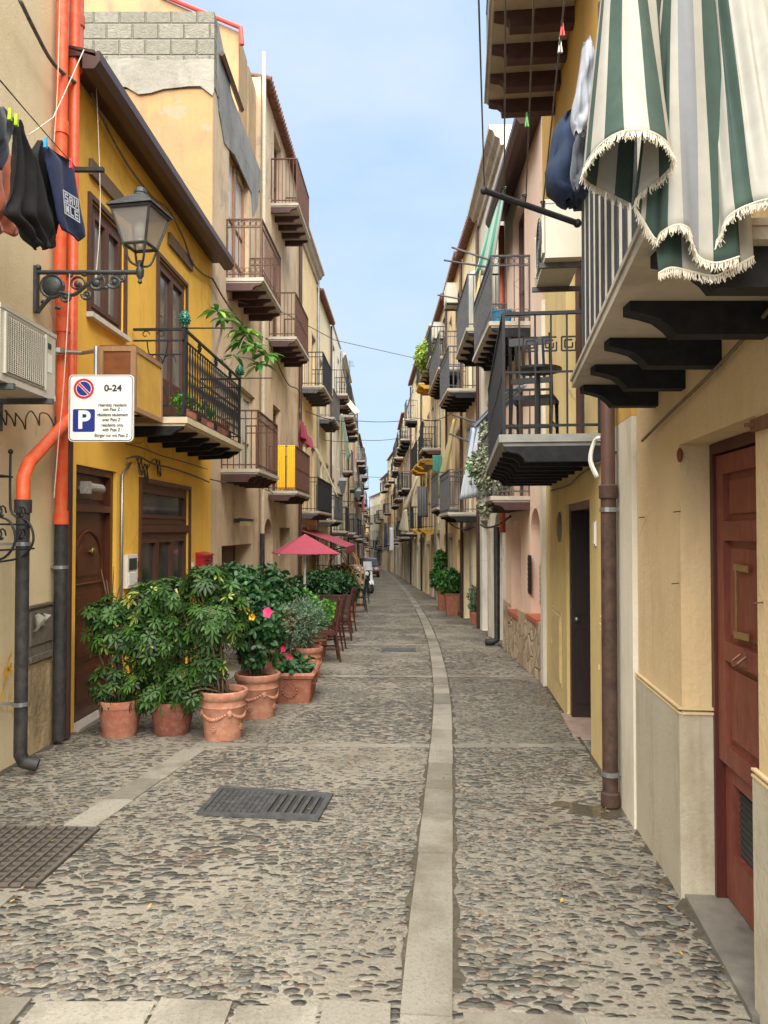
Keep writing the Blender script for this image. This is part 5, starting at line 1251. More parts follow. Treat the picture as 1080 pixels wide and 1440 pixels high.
# ---------------- parking sign ----------------
def text(s, size, x, y, z, mat, parent, name='lettering', align='CENTER', bold=0, sx=1.0, fontface=None):
    c = bpy.data.curves.new('t', 'FONT'); c.body = s; c.size = size; c.align_x = align; c.align_y = 'CENTER'; c.extrude = .0008; c.offset = bold; c.space_line = .95
    o = bpy.data.objects.new('t', c); COL.objects.link(o); bpy.context.view_layer.update()
    me = bpy.data.meshes.new_from_object(o.evaluated_get(bpy.context.evaluated_depsgraph_get()))
    bpy.data.objects.remove(o); me.name = name; me.materials.clear(); me.materials.append(mat)
    for v in me.vertices: a, b_, d = v.co; v.co = (a*sx, -d, b_)
    ob = bpy.data.objects.new(name, me); COL.objects.link(ob); ob.parent = parent; l = LOC[parent.name]; ob.location = (x-l[0], y-l[1], z-l[2]); LOC[ob.name] = Vector((x, y, z)); return ob
def sign():
    Y = 6.05; a = P(96, 621, Y); b_ = P(188, 527, Y); x0, x1, z0, z1 = a.x, b_.x, a.z, b_.z
    root = empty('parking_sign', ((x0+x1)/2, Y, z0), 'white square parking sign with blue P and no parking symbol', 'sign')
    wm = simple('white_sign_enamel', sr('#cfcdc6'), .4, 0, .05, 8, .03); bk = simple('sign_black', (.012, .012, .014), .5, 0, 0, 5, 0); bl = simple('sign_blue', sr('#0e2272'), .4, 0, .05, 5, 0); rd = simple('sign_red', sr('#b01f27'), .4, 0, .05, 5, 0)
    def rr(m, x0, x1, z0, z1, r, y0, y1):
        pts = []
        for cx, cz, t0 in ((x1-r, z1-r, 0), (x0+r, z1-r, 90), (x0+r, z0+r, 180), (x1-r, z0+r, 270)):
            for k in range(6): t = R(t0+k*18); pts.append((cx+r*math.cos(t), cz+r*math.sin(t)))
        k = len(pts); m.add([(x, y0, z) for x, z in pts]+[(x, y1, z) for x, z in pts], [tuple(range(k)), tuple(range(2*k-1, k-1, -1))]+[(i, k+i, k+(i+1) % k, (i+1) % k) for i in range(k)])
    m = MB(); rr(m, x0, x1, z0, z1, .035, Y, Y+.02); m.build('board', wm, root)
    m = MB(); e = .007; rr(m, x0+e, x1-e, z0+e, z1-e, .03, Y-.0015, Y-.0002); m.build('black_border', bk, root)
    m = MB(); e = .013; rr(m, x0+e, x1-e, z0+e, z1-e, .026, Y-.003, Y-.0018); m.build('face', wm, root)
    W_ = x1-x0; H_ = z1-z0; u = lambda f: x0+W_*f; v = lambda f: z1-H_*f
    def disc(m, cx, cz, r, y): m.add([(cx+r*math.cos(t), y, cz+r*math.sin(t)) for t in [2*math.pi*i/40 for i in range(40)]], [tuple(range(40))])
    cx, cz, r = u(.235), v(.21), W_*.158
    m = MB(); disc(m, cx, cz, r, Y-.0042); s1_ = m.build('no_parking_ring', rd, root)
    m = MB(); disc(m, cx, cz, r*.76, Y-.0048); m.build('symbol_rim', wm, s1_)
    m = MB(); disc(m, cx, cz, r*.7, Y-.0052); m.build('symbol_disc', bl, s1_)
    for w_, mt, yy in ((.135, wm, .0056), (.085, rd, .006)):
        m = MB(); c_, s_ = math.cos(R(-45)), math.sin(R(-45)); L_ = r*.74
        m.quad([(cx+a_*c_-b2*s_, Y-yy, cz+a_*s_+b2*c_) for a_, b2 in ((-L_, -w_*r), (L_, -w_*r), (L_, w_*r), (-L_, w_*r))]); m.build('symbol_bar', mt, s1_)
    m = MB(); rr(m, u(.07), u(.41), v(.855), v(.515), .014, Y-.0046, Y-.0036); pb_ = m.build('parking_panel', bl, root)
    text('P', .2, u(.24), Y-.0062, v(.688), wm, pb_, 'letter', bold=.006)
    text('0-24', .072, u(.685), Y-.005, v(.205), bk, root, bold=.0022, sx=1.08)
    for i, (t, f) in enumerate((('riservato residenti', .455), ('con Pass Z :', .52), ('résidents seulement', .6), ('avec Pass Z :', .675), ('residents only', .755), ('with Pass Z :', .825), ('Bürger nur mit Pass Z :', .91))):
        text(t, .036, u(.68), Y-.005, v(f), bk, root, bold=.0005, sx=.86 if i != 6 else .84)
    # bracket pipe
    k, z = FA.at(83, 494, .1); m = MB(); m.tube([FA.W(k, .02, z), FA.W(k+.02, .3, z-.01), (x0+.2, Y+.06, z-.1)], .018, 8); m.tube([(x0+.2, Y+.045, z-.07), (x0+.2, Y+.045, z0+.1)], .018, 8); m.box(x0+.15, x0+.25, Y+.02, Y+.03, z0+.1, z1-.05)
    m.build('mounting_pipe', M['steel'], root, smooth='auto')
    m = MB(); m.lathe([(.055, -.02), (.066, -.02), (.066, .02), (.055, .02)], FA.W(k, .09, z), 14); m.build('clamp', M['steel'], root)
sign()
# ---------------- air conditioners ----------------
def aircon(fr, s0, s1, z0, z1, label, dpt=.3, off=.08, fan=False, group=None, legs=True):
    root = empty('air_conditioner', fr.W((s0+s1)/2, .1, z0), label, 'air conditioner', group)
    w_ = simple('yellowed_white_casing', sr('#b3ae9f'), .5, 0, .06, 6, .03)
    m = MB(); m.box(s0, s1, off, off+dpt, z0, z1, fr); m.box(s0-.006, s1+.006, off-.006, off+dpt+.006, z1-.03, z1, fr); m.box(s0-.004, s1+.004, off-.004, off+dpt+.004, z0-.004, z0+.035, fr)
    near_left = fr.side == 'L'
    m.build('casing', w_, root)
    g = MB(); w2 = (s1-s0)*.74; h_ = z1-z0
    a0, a1 = (s0+.03, s0+.03+w2) 
    g.box(a0, a1, off+dpt, off+dpt+.008, z0+.05, z1-.05, fr); root_g = None
    q = MB()
    for i in range(26): zz = z0+.07+(h_-.15)*i/25; q.box(a0+.02, a1-.02, off+dpt+.0085, off+dpt+.014, zz, zz+.006, fr)
    for i in range(19): aa = a0+.02+(a1-a0-.05)*i/18; q.box(aa, aa+.005, off+dpt+.0142, off+dpt+.018, z0+.07, z1-.07, fr)
    for a in (a0, a1-.02): q.box(a, a+.02, off+dpt+.0085, off+dpt+.024, z0+.05, z1-.05, fr)
    g.build('fan_panel', simple('greyish_grille_back', sr('#8f8a7d'), .7, 0, .1, 8, 0), root); q.build('grille', w_, root)
    if fan:
        f = MB(); c = fr.W((a0+a1)/2, off+dpt+.02, (z0+z1)/2); d = Vector((fr.d.x, fr.d.y, 0)); 
        for rr_ in [.06+.03*i for i in range(6)]: f.tube([Vector(c)+d*rr_*math.cos(t)+Vector((0, 0, rr_*math.sin(t))) for t in [2*math.pi*i/24 for i in range(25)]], .004, 4, False)
        f.build('fan_guard', M['greyiron'], root)
    if legs:
        for a in (s0+.1, s1-.14): l = MB(); l.box(a, a+.035, .003, off+dpt+.04, z0-.045, z0-.005, fr); l.box(a, a+.035, .003, .03, z0-.25, z0-.04, fr); l.build('support_bracket', M['greyiron'], root)
    return root
z0, z1 = zat(FA, 60, 557, .38), zat(FA, 70, 466, .38)
ac = aircon(FA, FA.sY(5.0), FA.at(78, 500, .38)[0], z0, z1, 'cream air conditioner on the beige wall beneath the black clothes')
m = MB(); k = FA.at(68, 505, .38)[0]; m.box(k-.06, k+.06, .3805, .384, z0+.2, z0+.34, FA); m.build('label_sticker', M['whitepaint'], ac)
m = MB(); m.box(k-.06, k+.04, .3805, .385, z0+.38, z0+.42, FA); m.build('badge', M['dark'], ac)
a0, z = FR2.at(800, 405, .35)
aircon(FR2, FR2.sY(5.9), FR2.sY(6.75), P(790, 378, 6.2).z, P(790, 300, 6.2).z, 'grey white air conditioner hung between the iron balcony and the high balcony on the right', .28, .12, True)
for lab, key, px, py, s_ in (('small white air conditioner high on the third cream house on the right', 'c', 520, 0, (20.9, 6.1+1.9)), ('small white air conditioner high on the fourth pale house on the right', 'd', 0, 0, (25.6, 8.2))):
    f = Hs[key][1]; k = f.sY(s_[0]); aircon(f, k, k+.8, s_[1], s_[1]+.55, lab, group='air conditioners high on the far houses')
# ---------------- iron covers ----------------
def cover(c, label, name, nx, ny, mat):
    """c: four ground corners near-left, near-right, far-right, far-left"""
    root = empty(name, ((c[0][0]+c[2][0])/2, (c[0][1]+c[2][1])/2, G((c[0][1]+c[2][1])/2)), label, 'drain cover')
    C4 = [Vector((x, y)) for x, y in c]
    def q(u, v, z=0): p = (C4[0]*(1-u)+C4[1]*u)*(1-v)+(C4[3]*(1-u)+C4[2]*u)*v; return (p.x, p.y, G(p.y)+z)
    def blk(m, u0, u1, v0, v1, z0, z1):
        m.add([q(u0, v0, z0), q(u1, v0, z0), q(u1, v1, z0), q(u0, v1, z0), q(u0, v0, z1), q(u1, v0, z1), q(u1, v1, z1), q(u0, v1, z1)], [(0,3,2,1),(4,5,6,7),(0,1,5,4),(1,2,6,5),(2,3,7,6),(3,0,4,7)])
    return root, q, blk
ci = rusty('worn_cast_iron', sr('#3f3a36'), sr('#5b554d'), .5, .6); ci2 = rusty('grey_cast_iron', sr('#3c3d3d'), sr('#575654'), .4, .5)
cs = [PG(-60, 1249), PG(50, 1249), PG(141, 1167), PG(-25, 1157)]; cs[0] = Vector((cs[1].x-.78, cs[1].y, 0)); cs[3] = Vector((cs[2].x-.78, cs[2].y+.04, 0))
r_, q, blk = cover([(p.x, p.y) for p in cs], 'square rusty iron inspection cover at the left edge of the street', 'manhole_cover', 9, 9, ci)
m = MB(); blk(m, 0, 1, 0, 1, -.05, .008); m.build('plate', simple('dirt_filled_iron', sr('#3d372f'), .85, .2, .25, 20, .4), r_)
m = MB(); n = 12
for i in range(n+1): u = i/n*.97; blk(m, u, u+.03 if i in (0, n) else u+.014, 0, 1, .0081, .019)
for i in range(n+1):
    u = i/n*.97; w_ = .03 if i in (0, n) else .014
    for k in range(n): blk(m, k/n*.97+.0305, (k+1)/n*.97-.0005, u, u+w_, .0082, .0185)
m.build('grid', simple('worn_pale_iron_ridges', sr('#6a635a'), .55, .4, .25, 20, .2), r_)
cs = [PG(278, 1146), PG(446, 1155), PG(467, 1119), PG(311, 1109)]
r_, q, blk = cover([(p.x, p.y) for p in cs], 'grey cast iron street drain, half patterned plate and half slotted grate', 'drain_cover', 0, 0, ci2)
m = MB(); blk(m, 0, 1, 0, 1, -.05, .002); m.build('base', M['dark'], r_)
m = MB(); blk(m, -.01, 1.01, -.02, .07, .0021, .018); blk(m, -.01, 1.01, .93, 1.02, .0021, .018); blk(m, -.01, .035, .0705, .9295, .0021, .018); blk(m, .965, 1.01, .0705, .9295, .0021, .018); blk(m, .5, .53, .0705, .9295, .0021, .018)
blk(m, .036, .499, .0706, .9294, .0021, .01); m.build('frame', ci2, r_)
m = MB()
for i in range(9):
    for k in range(6): blk(m, .05+i*.05, .05+i*.05+.04, .1+k*.137, .1+k*.137+.11, .0101, .0165)
m.build('tread_plate', ci2, r_)
m = MB(); n = 6
for i in range(n+1):
    u = .531+i*(.433/ n); blk(m, u, min(u+.028, .9645), .0706, .9294, .0022, .0175)
blk(m, .5305, .9645, .0707, .15, .0023, .0172); blk(m, .5305, .9645, .85, .9293, .0023, .0172)
m.build('slotted_grate', ci2, r_)
a = [(-.05, 13.1), (.55, 13.05), (.57, 13.55), (-.03, 13.6)]
r_, q, blk = cover(a, 'small grey iron cover further along the middle of the street', 'manhole_cover', 0, 0, ci2); m = MB(); blk(m, 0, 1, 0, 1, -.05, .009); m.build('plate', ci2, r_); m = MB()
for i in range(6): blk(m, .06+i*.15, .06+i*.15+.1, .08, .92, .0091, .014)
m.build('grid', ci2, r_)
# ---------------- cables ----------------
wallcable(FA, [(28, 0), (50, 45), (72, 85), (95, 108), (112, 120)], .018, 'thick grey cable bundle crossing the near beige wall at the top left', .12)
wallcable(FB, [(128, 130), (141, 160), (160, 198), (185, 240), (215, 278), (232, 290), (243, 305), (258, 335), (270, 368), (285, 385), (299, 392)], .014, 'grey cable looping across the yellow wall under the eaves', .06)
wallcable(FC, [(299, 392), (318, 425), (345, 460), (376, 477), ], .016, 'grey cable bundle running down the faded orange house', .08)
wallcable(FD, [(378, 478), (390, 510), (405, 540), (418, 547), (424, 560), (421, 580)], .016, 'grey cable bundle on the peach house below the brown balcony', .08)
wallcable(FB, [(176, 624), (200, 630), (225, 640), (260, 650), (292, 660)], .007, 'thin cable along the yellow wall above the glazed door', .05)
wallcable(FB, [(178, 645), (195, 642), (215, 652), (240, 658), (270, 668), (294, 678)], .011, 'twisted pair of cables below the black balcony on the yellow wall', .06)
wallcable(FC, [(296, 674), (325, 680), (355, 682), (385, 694), (398, 708)], .011, 'twisted cables under the low balcony of the faded orange house', .1)
m = MB(); pts = []
for px, py in ((196, 652), (204, 662), (222, 655)):
    k, z = FB.at(px, py, .05)
    for j in range(3): pts += [FB.W(k+.1*j-.1, .04, z+.08), FB.W(k-.05, .06, z-.05*j), FB.W(k+.06, .07, z-.12), FB.W(k+.1, .04, z+.02)]
m.tube(smoothpts(pts, 4), .006, 5)
tag(m.build('cable_junction', M['cabledark']), 'tangle of dark cable ends on the yellow wall beside the conduit', 'cable')
m = MB(); pts = []
for px, py in ((2, 578), (15, 580), (30, 585), (50, 580), (72, 584)):
    k, z = FA.at(px, py, .04); pts += [FA.W(k-.08, .04, z), FA.W(k, .05, z-.05), FA.W(k+.05, .05, z-.1), FA.W(k+.08, .04, z+.0)]
m.tube(smoothpts(pts, 4), .006, 5)
tag(m.build('cable_junction', M['cabledark']), 'dark cables and connector under the air conditioner on the beige wall', 'cable')
FR1c = FR1
wallcable(FR1, [(1110, 400), (1078, 440), (1000, 525), (940, 583), (903, 620)], .008, 'brown cable slanting across the rough beige wall on the right', .03, mat=simple('brown_wall_cable', sr('#6e5c47'), .8))
wallcable(FR2, [(866, 636), (845, 650), (815, 668), (800, 682), (775, 690)], .008, 'thin cable on the light yellow wall below the iron balcony', .04, mat=M['cable'])
wallcable(FRa, [(718, 726), (700, 738), (685, 742), (676, 738)], .02, 'twisted dark cables along the grey cream house on the right', .1, mat=M['cabledark'])
wallcable(Hs['b'][1], [(668, 740), (655, 745), (642, 742), (632, 736)], .02, 'twisted dark cables along the ochre and cream house on the right', .1, mat=M['cabledark'])
wire([P(296, 415, 12.6), P(400, 440, 15.5), P(470, 478, 19), P(585, 504, 25)], .009, 'long grey wire crossing high over the street, nearest of those against the sky', M['cable'])
wire([P(430, 578, 22), P(505, 592, 26), P(590, 588, 27.5), P(640, 578, 22)], .012, 'black wire across the street below the nearest high wire', M['cabledark'], .15)
wire([P(452, 618, 28), P(510, 619, 30), P(580, 612, 32)], .012, 'black wire across the street, third from the camera', M['cabledark'], .15)
wire([P(512, 670, 48), P(545, 671, 48)], .016, 'lowest thin wire across the far end of the street', M['cabledark'], .1)
# clothes lines on the left
cl = []
for i, (n0, dz) in enumerate(((.66, 0), (.56, 0), (.46, 0), (.36, 0))):
    k, z = FA.at(107, 236, n0); wire([FA.W(FA.sY(3.2), n0, z+.03), FA.W(k, n0, z)], .003, ['outermost clothes line on the left wall', 'second clothes line from the street on the left wall', 'third clothes line from the street on the left wall', 'clothes line nearest the left wall'][i], M['cabledark'], .05, 'clothes line', 'clothes_line', 'clothes lines on the left wall')
m = MB(); k, z = FA.at(107, 236, .5); m.box(k-.02, k+.02, .0, .72, z-.03, z+.0, FA); tag(m.build('line_bracket', M['black']), 'black bar holding the clothes lines beside the orange pipes', 'bracket')
def cloth(fr, n, rows, mat, label, cat, name, folds=5, amp=.02, group=None, cols=22, th=.006, seed=1, wob=.01):
    """rows: (py, pxL, pxR) outline hung in a plane n off a wall frame; real cloth with folds and thickness"""
    rs = random.Random(seed); m = MB(); n_r = 24; R_ = []
    for i in range(n_r+1):
        t = i/n_r*(len(rows)-1); j = min(int(t), len(rows)-2); u = t-j
        R_.append([rows[j][q]*(1-u)+rows[j+1][q]*u for q in range(3)])
    ph = rs.uniform(0, 6)
    V = []
    for sgn in (0, 1):
        for i, (py, a, b_) in enumerate(R_):
            for c in range(cols+1):
                u = c/cols; px = a+(b_-a)*u
                e = amp*(math.sin(folds*1.3*math.pi*(u+.25*math.sin(i*.13+ph))+ph+1.4*math.sin(i*.16))+.6*math.sin(folds*.9*math.pi*u*2+ph*2+i*.33)*math.sin(i*.21+u*4))*(.35+.65*math.sin(i/n_r*2.4))
                yy = py+(rs.uniform(-1, 1)*0+2*math.sin(u*folds*3+ph))*(i/n_r)**3*2
                k, z = fr.at(px, yy, n); V.append(fr.W(k, n+e+sgn*th, z))
    N1 = (n_r+1)*(cols+1); fs = []
    for i in range(n_r):
        for c in range(cols):
            p = i*(cols+1)+c; fs.append((p, p+1, p+cols+2, p+cols+1)); fs.append((N1+p, N1+p+cols+1, N1+p+cols+2, N1+p+1))
    edge = [c for c in range(cols+1)]+[(i+1)*(cols+1)+cols for i in range(n_r)]+[n_r*(cols+1)+c for c in range(cols-1, -1, -1)]+[i*(cols+1) for i in range(n_r-1, 0, -1)]
    for a, b_ in zip(edge, edge[1:]+edge[:1]): fs.append((a, N1+a, N1+b_, b_))
    m.add(V, fs)
    o = m.build(name, mat, smooth=True); tag(o, label, cat, group); return o
cblack = cloth_mat('black_cotton', (.009, .0085, .009), .25, sheen=0); cnavy = cloth_mat('navy_cotton', sr('#17244b'), .15, sheen=.05); corange = cloth_mat('rust_orange_cotton', sr('#a5583a'), .15); cdk = cloth_mat('dark_navy_cotton', sr('#11131f'), .2)
cloth(FA, .3, [(215, -12, 14), (250, -12, 24), (300, -12, 28), (329, -12, 26)], corange, 'rust orange shirt on the clothes line behind the black shirts', 'shirt', 'shirt', 3, .02)
cloth(FA, .62, [(150, -14, 6), (168, -14, 20), (195, -14, 17), (212, -14, 8), (236, -14, 0)], cdk, 'dark navy garment at the left edge of the clothes line', 'garment', 'garment', 2, .015, seed=4)
cloth(FA, .6, [(168, 16, 27), (185, 17, 33), (225, 16, 52), (275, 17, 60), (300, 8, 64), (318, 26, 68), (335, 34, 72), (348, 46, 70)], cblack, 'long black shirt with white buttons on the clothes line', 'shirt', 'shirt', 4, .025, seed=2)
cloth(FA, .5, [(197, 54, 58), (216, 44, 66), (250, 46, 72), (300, 55, 80), (330, 58, 80), (346, 62, 76)], cblack, 'black top hanging between the long black shirt and navy shorts', 'shirt', 'shirt', 3, .02, seed=3)
nv = cloth(FA, .56, [(203, 62, 64), (218, 65, 84), (228, 66, 100), (270, 73, 106), (310, 80, 113), (326, 86, 116), (336, 104, 118)], cnavy, 'navy blue shorts with white square lettering on the clothes line', 'shorts', 'shorts', 2, .012, seed=6)
def emblem():
    wm = cloth_mat('white_print', sr('#b9bcc6')); l = LOC[nv.name]
    def blk(u0, u1, v0, v1, m):      # unit square mapped into the print area
        def q(u, v):
            px = 88+ (110-88)*u+2.5*v; py = 266+(300-266)*v+14*u
            k, z = FA.at(px, py, .59); return FA.W(k, .592, z)
        m.quad([q(u0, v0), q(u1, v0), q(u1, v1), q(u0, v1)])
    m = MB(); t = .06
    for a in (0, .94):
        blk(0, 1, a, a+t, m)
    for a in (0, .94): blk(a, a+t, t+.001, .939, m)
    blk(.065, .94, .47, .53, m)
    G_ = {'S': ['111','100','111','001','111'], 'T': ['111','010','010','010','010'], 'A': ['111','101','111','101','101'], 'V': ['101','101','101','101','010'], 'N': ['101','111','111','111','101'], 'E': ['111','100','111','100','111'], 'L': ['100','100','100','100','111'], 'U': ['101','101','101','101','111']}
    for r_, wd in enumerate(('SAV', 'NLE')):
        for c, ch in enumerate(wd):
            for y, row in enumerate(G_[ch]):
                for x, v in enumerate(row):
                    if v == '1': u0 = .1+c*.285+x*.075; v0 = .09+r_*.47+y*.07; blk(u0, u0+.074, v0, v0+.069, m)
    m.build('print', wm, nv)
emblem()
for i, (px, py, c, n_) in enumerate(((14, 160, '#a9c21e', .64), (23, 168, '#a9c21e', .64), (64, 200, '#1f8fc4', .6), (100, 229, '#d8302c', .66))):
    k, z = FA.at(px, py, n_); m = MB()
    for sg in (-1, 1): m.add([FA.W(k+sg*.004, n_-.01, z+.035), FA.W(k+sg*.012, n_-.01, z-.04), FA.W(k+sg*.005, n_-.01, z-.04), FA.W(k-sg*.002, n_-.01, z+.035), FA.W(k+sg*.004, n_+.01, z+.035), FA.W(k+sg*.012, n_+.01, z-.04), FA.W(k+sg*.005, n_+.01, z-.04), FA.W(k-sg*.002, n_+.01, z+.035)], [(0,1,2,3),(4,7,6,5),(0,4,5,1),(3,2,6,7),(0,3,7,4),(1,5,6,2)])
    tag(m.build('clothes_peg', simple('peg_plastic', sr(c), .4)), ['lime green peg nearest the left edge', 'lime green peg right of its twin on the long black shirt', 'light blue peg at the corner of the navy shorts', 'red peg at the far end of the left clothes line'][i], 'clothes peg', 'pegs on the left clothes line')
# white cord on the left pipes
wire([P(118, 70, 6.4), P(75, 165, 5.9), P(40, 190, 5.5)], .004, 'white cord slanting down from the orange pipes to the beige wall', M['rope'], .02, 'cord')
m = MB(); m.tube(smoothpts([P(84, 0, 6.2), P(81, 120, 6.2), P(76, 200, 6.2)], 4), .004, 5); tag(m.build('cord', M['rope']), 'white cord hanging beside the orange pipe above the clothes', 'cord')
m = MB(); m.tube(smoothpts([P(98, 385, 6.1), P(94, 470, 6.1), P(88, 560, 6.1), P(83, 610, 6.1), P(76, 700, 6.2)], 4), .004, 5); tag(m.build('cord', M['rope']), 'long white cord dangling in front of the orange pipe beside the sign', 'cord')
m = MB(); m.tube(smoothpts([P(134, 90, 7.2), P(138, 180, 7.2), P(141, 300, 7.2), P(134, 400, 7.1)], 4), .004, 5); tag(m.build('cord', M['rope']), 'thin white cord hanging across the yellow wall past the first window', 'cord')
# ---------------- right: boom, lines, towels ----------------
pb0 = P(812, 314, 4.15); pb1 = P(681, 268, 3.95)
m = MB(); m.tube([pb0, pb1], .017, 8); m.ball(tuple(pb1), .022); m.ball(tuple(pb0), .024)
for px in (708, 736, 762): 
    t = (px-681)/(812-681); q = pb1.lerp(pb0, t); m.tube([q+Vector((0, 0, .01)), q+Vector((0, 0, .045))], .009, 6); m.tube([q+Vector((math.cos(a)*.012, math.sin(a)*.012, .05)) for a in [k*.8 for k in range(9)]], .004, 5)
tag(m.build('clothes_boom', M['black'], smooth='auto'), 'black iron boom sticking out from the concrete balcony', 'clothes boom')
for i, (px, tp) in enumerate(((708, (711, -60)), (738, (753, -60)), (762, (800, -60)), (681, (672, -40)))):
    t = (px-681)/131; q = pb1.lerp(pb0, t)+Vector((0, 0, .03)); e = P(tp[0], tp[1], 2.45)
    wire([q, e], .0035, ['clothes line on the boom, second from its tip', 'clothes line on the boom, third from its tip', 'clothes line on the boom closest to the balcony', 'clothes line tied to the very tip of the boom'][i], M['cable'], .0, 'clothes line', 'clothes_line', 'clothes lines on the black boom')
for i, (px, py, c, Y) in enumerate(((791, 38, '#e2433c', 2.75), (788, 62, '#d9d4cc', 2.85), (741, 168, '#3f9a3c', 3.25))):
    p = P(px, py, Y); m = MB()
    for sg in (-1, 1): m.add([(p.x+sg*.001, p.y, p.z+.03), (p.x+sg*.009, p.y, p.z-.03), (p.x+sg*.003, p.y, p.z-.03), (p.x-sg*.003, p.y, p.z+.03), (p.x+sg*.001, p.y+.01, p.z+.03), (p.x+sg*.009, p.y+.01, p.z-.03), (p.x+sg*.003, p.y+.01, p.z-.03), (p.x-sg*.003, p.y+.01, p.z+.03)], [(0,1,2,3),(4,7,6,5),(0,4,5,1),(3,2,6,7),(0,3,7,4),(1,5,6,2)])
    tag(m.build('clothes_peg', simple('peg_plastic', sr(c), .4)), ['red peg high on the line left of the striped towel', 'white peg just below the red peg on the line', 'green peg on the middle boom line'][i], 'clothes peg', 'pegs on the boom lines')
tg = cloth_mat('green_towel_stripe', sr('#36483f'), .14, sheen=.0); tw = cloth_mat('cream_towel_stripe', sr('#a29e93'), .07, sheen=.0); tgr = cloth_mat('shaded_towel_back', sr('#7b7d80'), .05, sheen=.1); tfr = cloth_mat('cream_fringe', sr('#d6cdb8'), .1)  # the grey band is shadow on the towel's back, painted as a stripe
def towel(hem, top, pat, label, rows=26, sub=9, frl=.02):
    """hem, top: (px,py,Y) control points left to right; stripes follow the length of the hem"""
    h = smoothpts([P(*q) for q in hem], sub); tp = smoothpts([P(*q) for q in top], max(1, sub))
    n = len(h); L_ = [0]
    for a, b_ in zip(h, h[1:]): L_.append(L_[-1]+(b_-a).length)
    def samp(arr, u):
        x = u*(len(arr)-1); j = min(int(x), len(arr)-2); return arr[j].lerp(arr[j+1], x-j)
    root = empty('striped_towel', tuple(h[n//2]), label, 'towel', None)
    m = MB(); nc = 110; tot = L_[-1]; ii = 0; hs = []
    for c in range(nc+1):
        d = tot*c/nc
        while ii < n-2 and L_[ii+1] < d: ii += 1
        u = (d-L_[ii])/(L_[ii+1]-L_[ii]+1e-9); hs.append(h[ii].lerp(h[ii+1], min(1, u)))
    V = []
    for r_ in range(rows+1):
        t = r_/rows
        for c in range(nc+1):
            a = hs[c]; b_ = samp(tp, c/nc); e = t**.8
            p = a.lerp(b_, t); p.y = a.y*(1-e)+b_.y*e+.008*math.sin(c*.35+t*3)*math.sin(t*3.1)
            V.append(tuple(p))
    fs = []; mi = []
    for r_ in range(rows):
        for c in range(nc):
            p = r_*(nc+1)+c; fs.append((p, p+1, p+nc+2, p+nc+1))
    cum = 0; cuts = []
    tw_ = sum(w_ for w_, _ in pat)
    for w_, k in pat: cum += w_/tw_; cuts.append((cum, k))
    for r_ in range(rows):
        for c in range(nc):
            u = (c+.5)/nc
            for cc, k in cuts:
                if u <= cc: mi.append(k); break
            else: mi.append(cuts[-1][1])
    m.add(V, fs); m.m = mi
    o = m.build('towel_cloth', [tg, tw, tgr], root, smooth=True)
    sm_ = o.modifiers.new('solid', 'SOLIDIFY'); sm_.thickness = .004
    f = MB(); rs = random.Random(3); cnt = int(tot/.0019)
    for i in range(cnt):
        u = i/cnt*nc; j = int(u); a = hs[j].lerp(hs[min(j+1, nc)], u-j); l = frl*rs.uniform(.7, 1.2); dx = rs.uniform(-.009, .009); dy = rs.uniform(-.009, .009)
        f.tube([a+Vector((0, 0, .004)), a+Vector((dx*.4, dy*.4, -l*.5)), a+Vector((dx, dy, -l))], [.0009, .0013, .0007], 4)
    f.tube([p+Vector((0, 0, .003)) for p in hs], .003, 5)
    f.build('fringe', tfr, root)
    return root
towel([(888,286,2.06),(850,268,2.08),(826,255,2.04),(820,240,1.98),(838,212,1.9),(862,192,1.84),(890,184,1.8),(918,188,1.8),(940,205,1.83),(946,228,1.88),(928,250,1.93),(900,272,1.97),(893,290,1.99),(905,312,2.0),(922,338,1.99),(930,328,1.95),(950,318,1.92),(968,322,1.93),(974,345,1.96),(984,364,1.98),(1004,371,1.98),(1022,368,1.97),(1040,362,1.96)],
      [(905,-60,2.0),(875,-60,2.04),(852,-60,2.02),(856,-60,1.96),(872,-60,1.9),(895,-60,1.88),(915,-60,1.9),(930,-60,1.94),(936,-60,1.97),(942,-60,1.98),(955,-60,1.96),(975,-60,1.95),(1000,-60,1.97)],
      [(.05,0),(.05,1),(.06,0),(.05,1),(.03,0),(.055,1),(.055,0),(.055,1),(.055,0),(.06,1),(.05,0),(.05,1),(.06,0),(.02,1),(.1,0),(.03,1),(.1,2),(.03,1),(.06,0)], 'green and cream striped beach towel, its hem curled into a fringed loop')
towel([(1000,352,1.99),(1014,330,1.96),(1020,312,1.93),(1036,298,1.9),(1056,289,1.88),(1080,282,1.84),(1106,278,1.82),(1130,276,1.8)],
      [(968,-60,2.14),(985,-60,2.08),(1003,-60,2.02),(1020,-60,1.98),(1050,-60,1.95),(1080,-60,1.93)],
      [(.12,0),(.3,1),(.16,0),(.42,1)], 'cream towel with a green stripe at the right edge')
towel([(926,386,2.0),(945,378,1.99),(975,384,2.01),(1005,389,2.01),(1030,378,2.0),(1060,362,2.0)], [(900,-60,2.03),(940,-60,2.02),(980,-60,2.02),(1010,-60,2.02),(1040,-60,2.02)], [(.25,0),(.3,1),(.3,0),(.15,1)], 'third striped towel hanging lowest behind the other two')
jean = cloth_mat('dark_blue_denim', sr('#1c2b42'), .25, sheen=0); pale = cloth_mat('pale_grey_cotton', sr('#979ba2'), .08, sheen=0); dots = cloth_mat('dark_dotted_cotton', sr('#4b4f58'), .2)
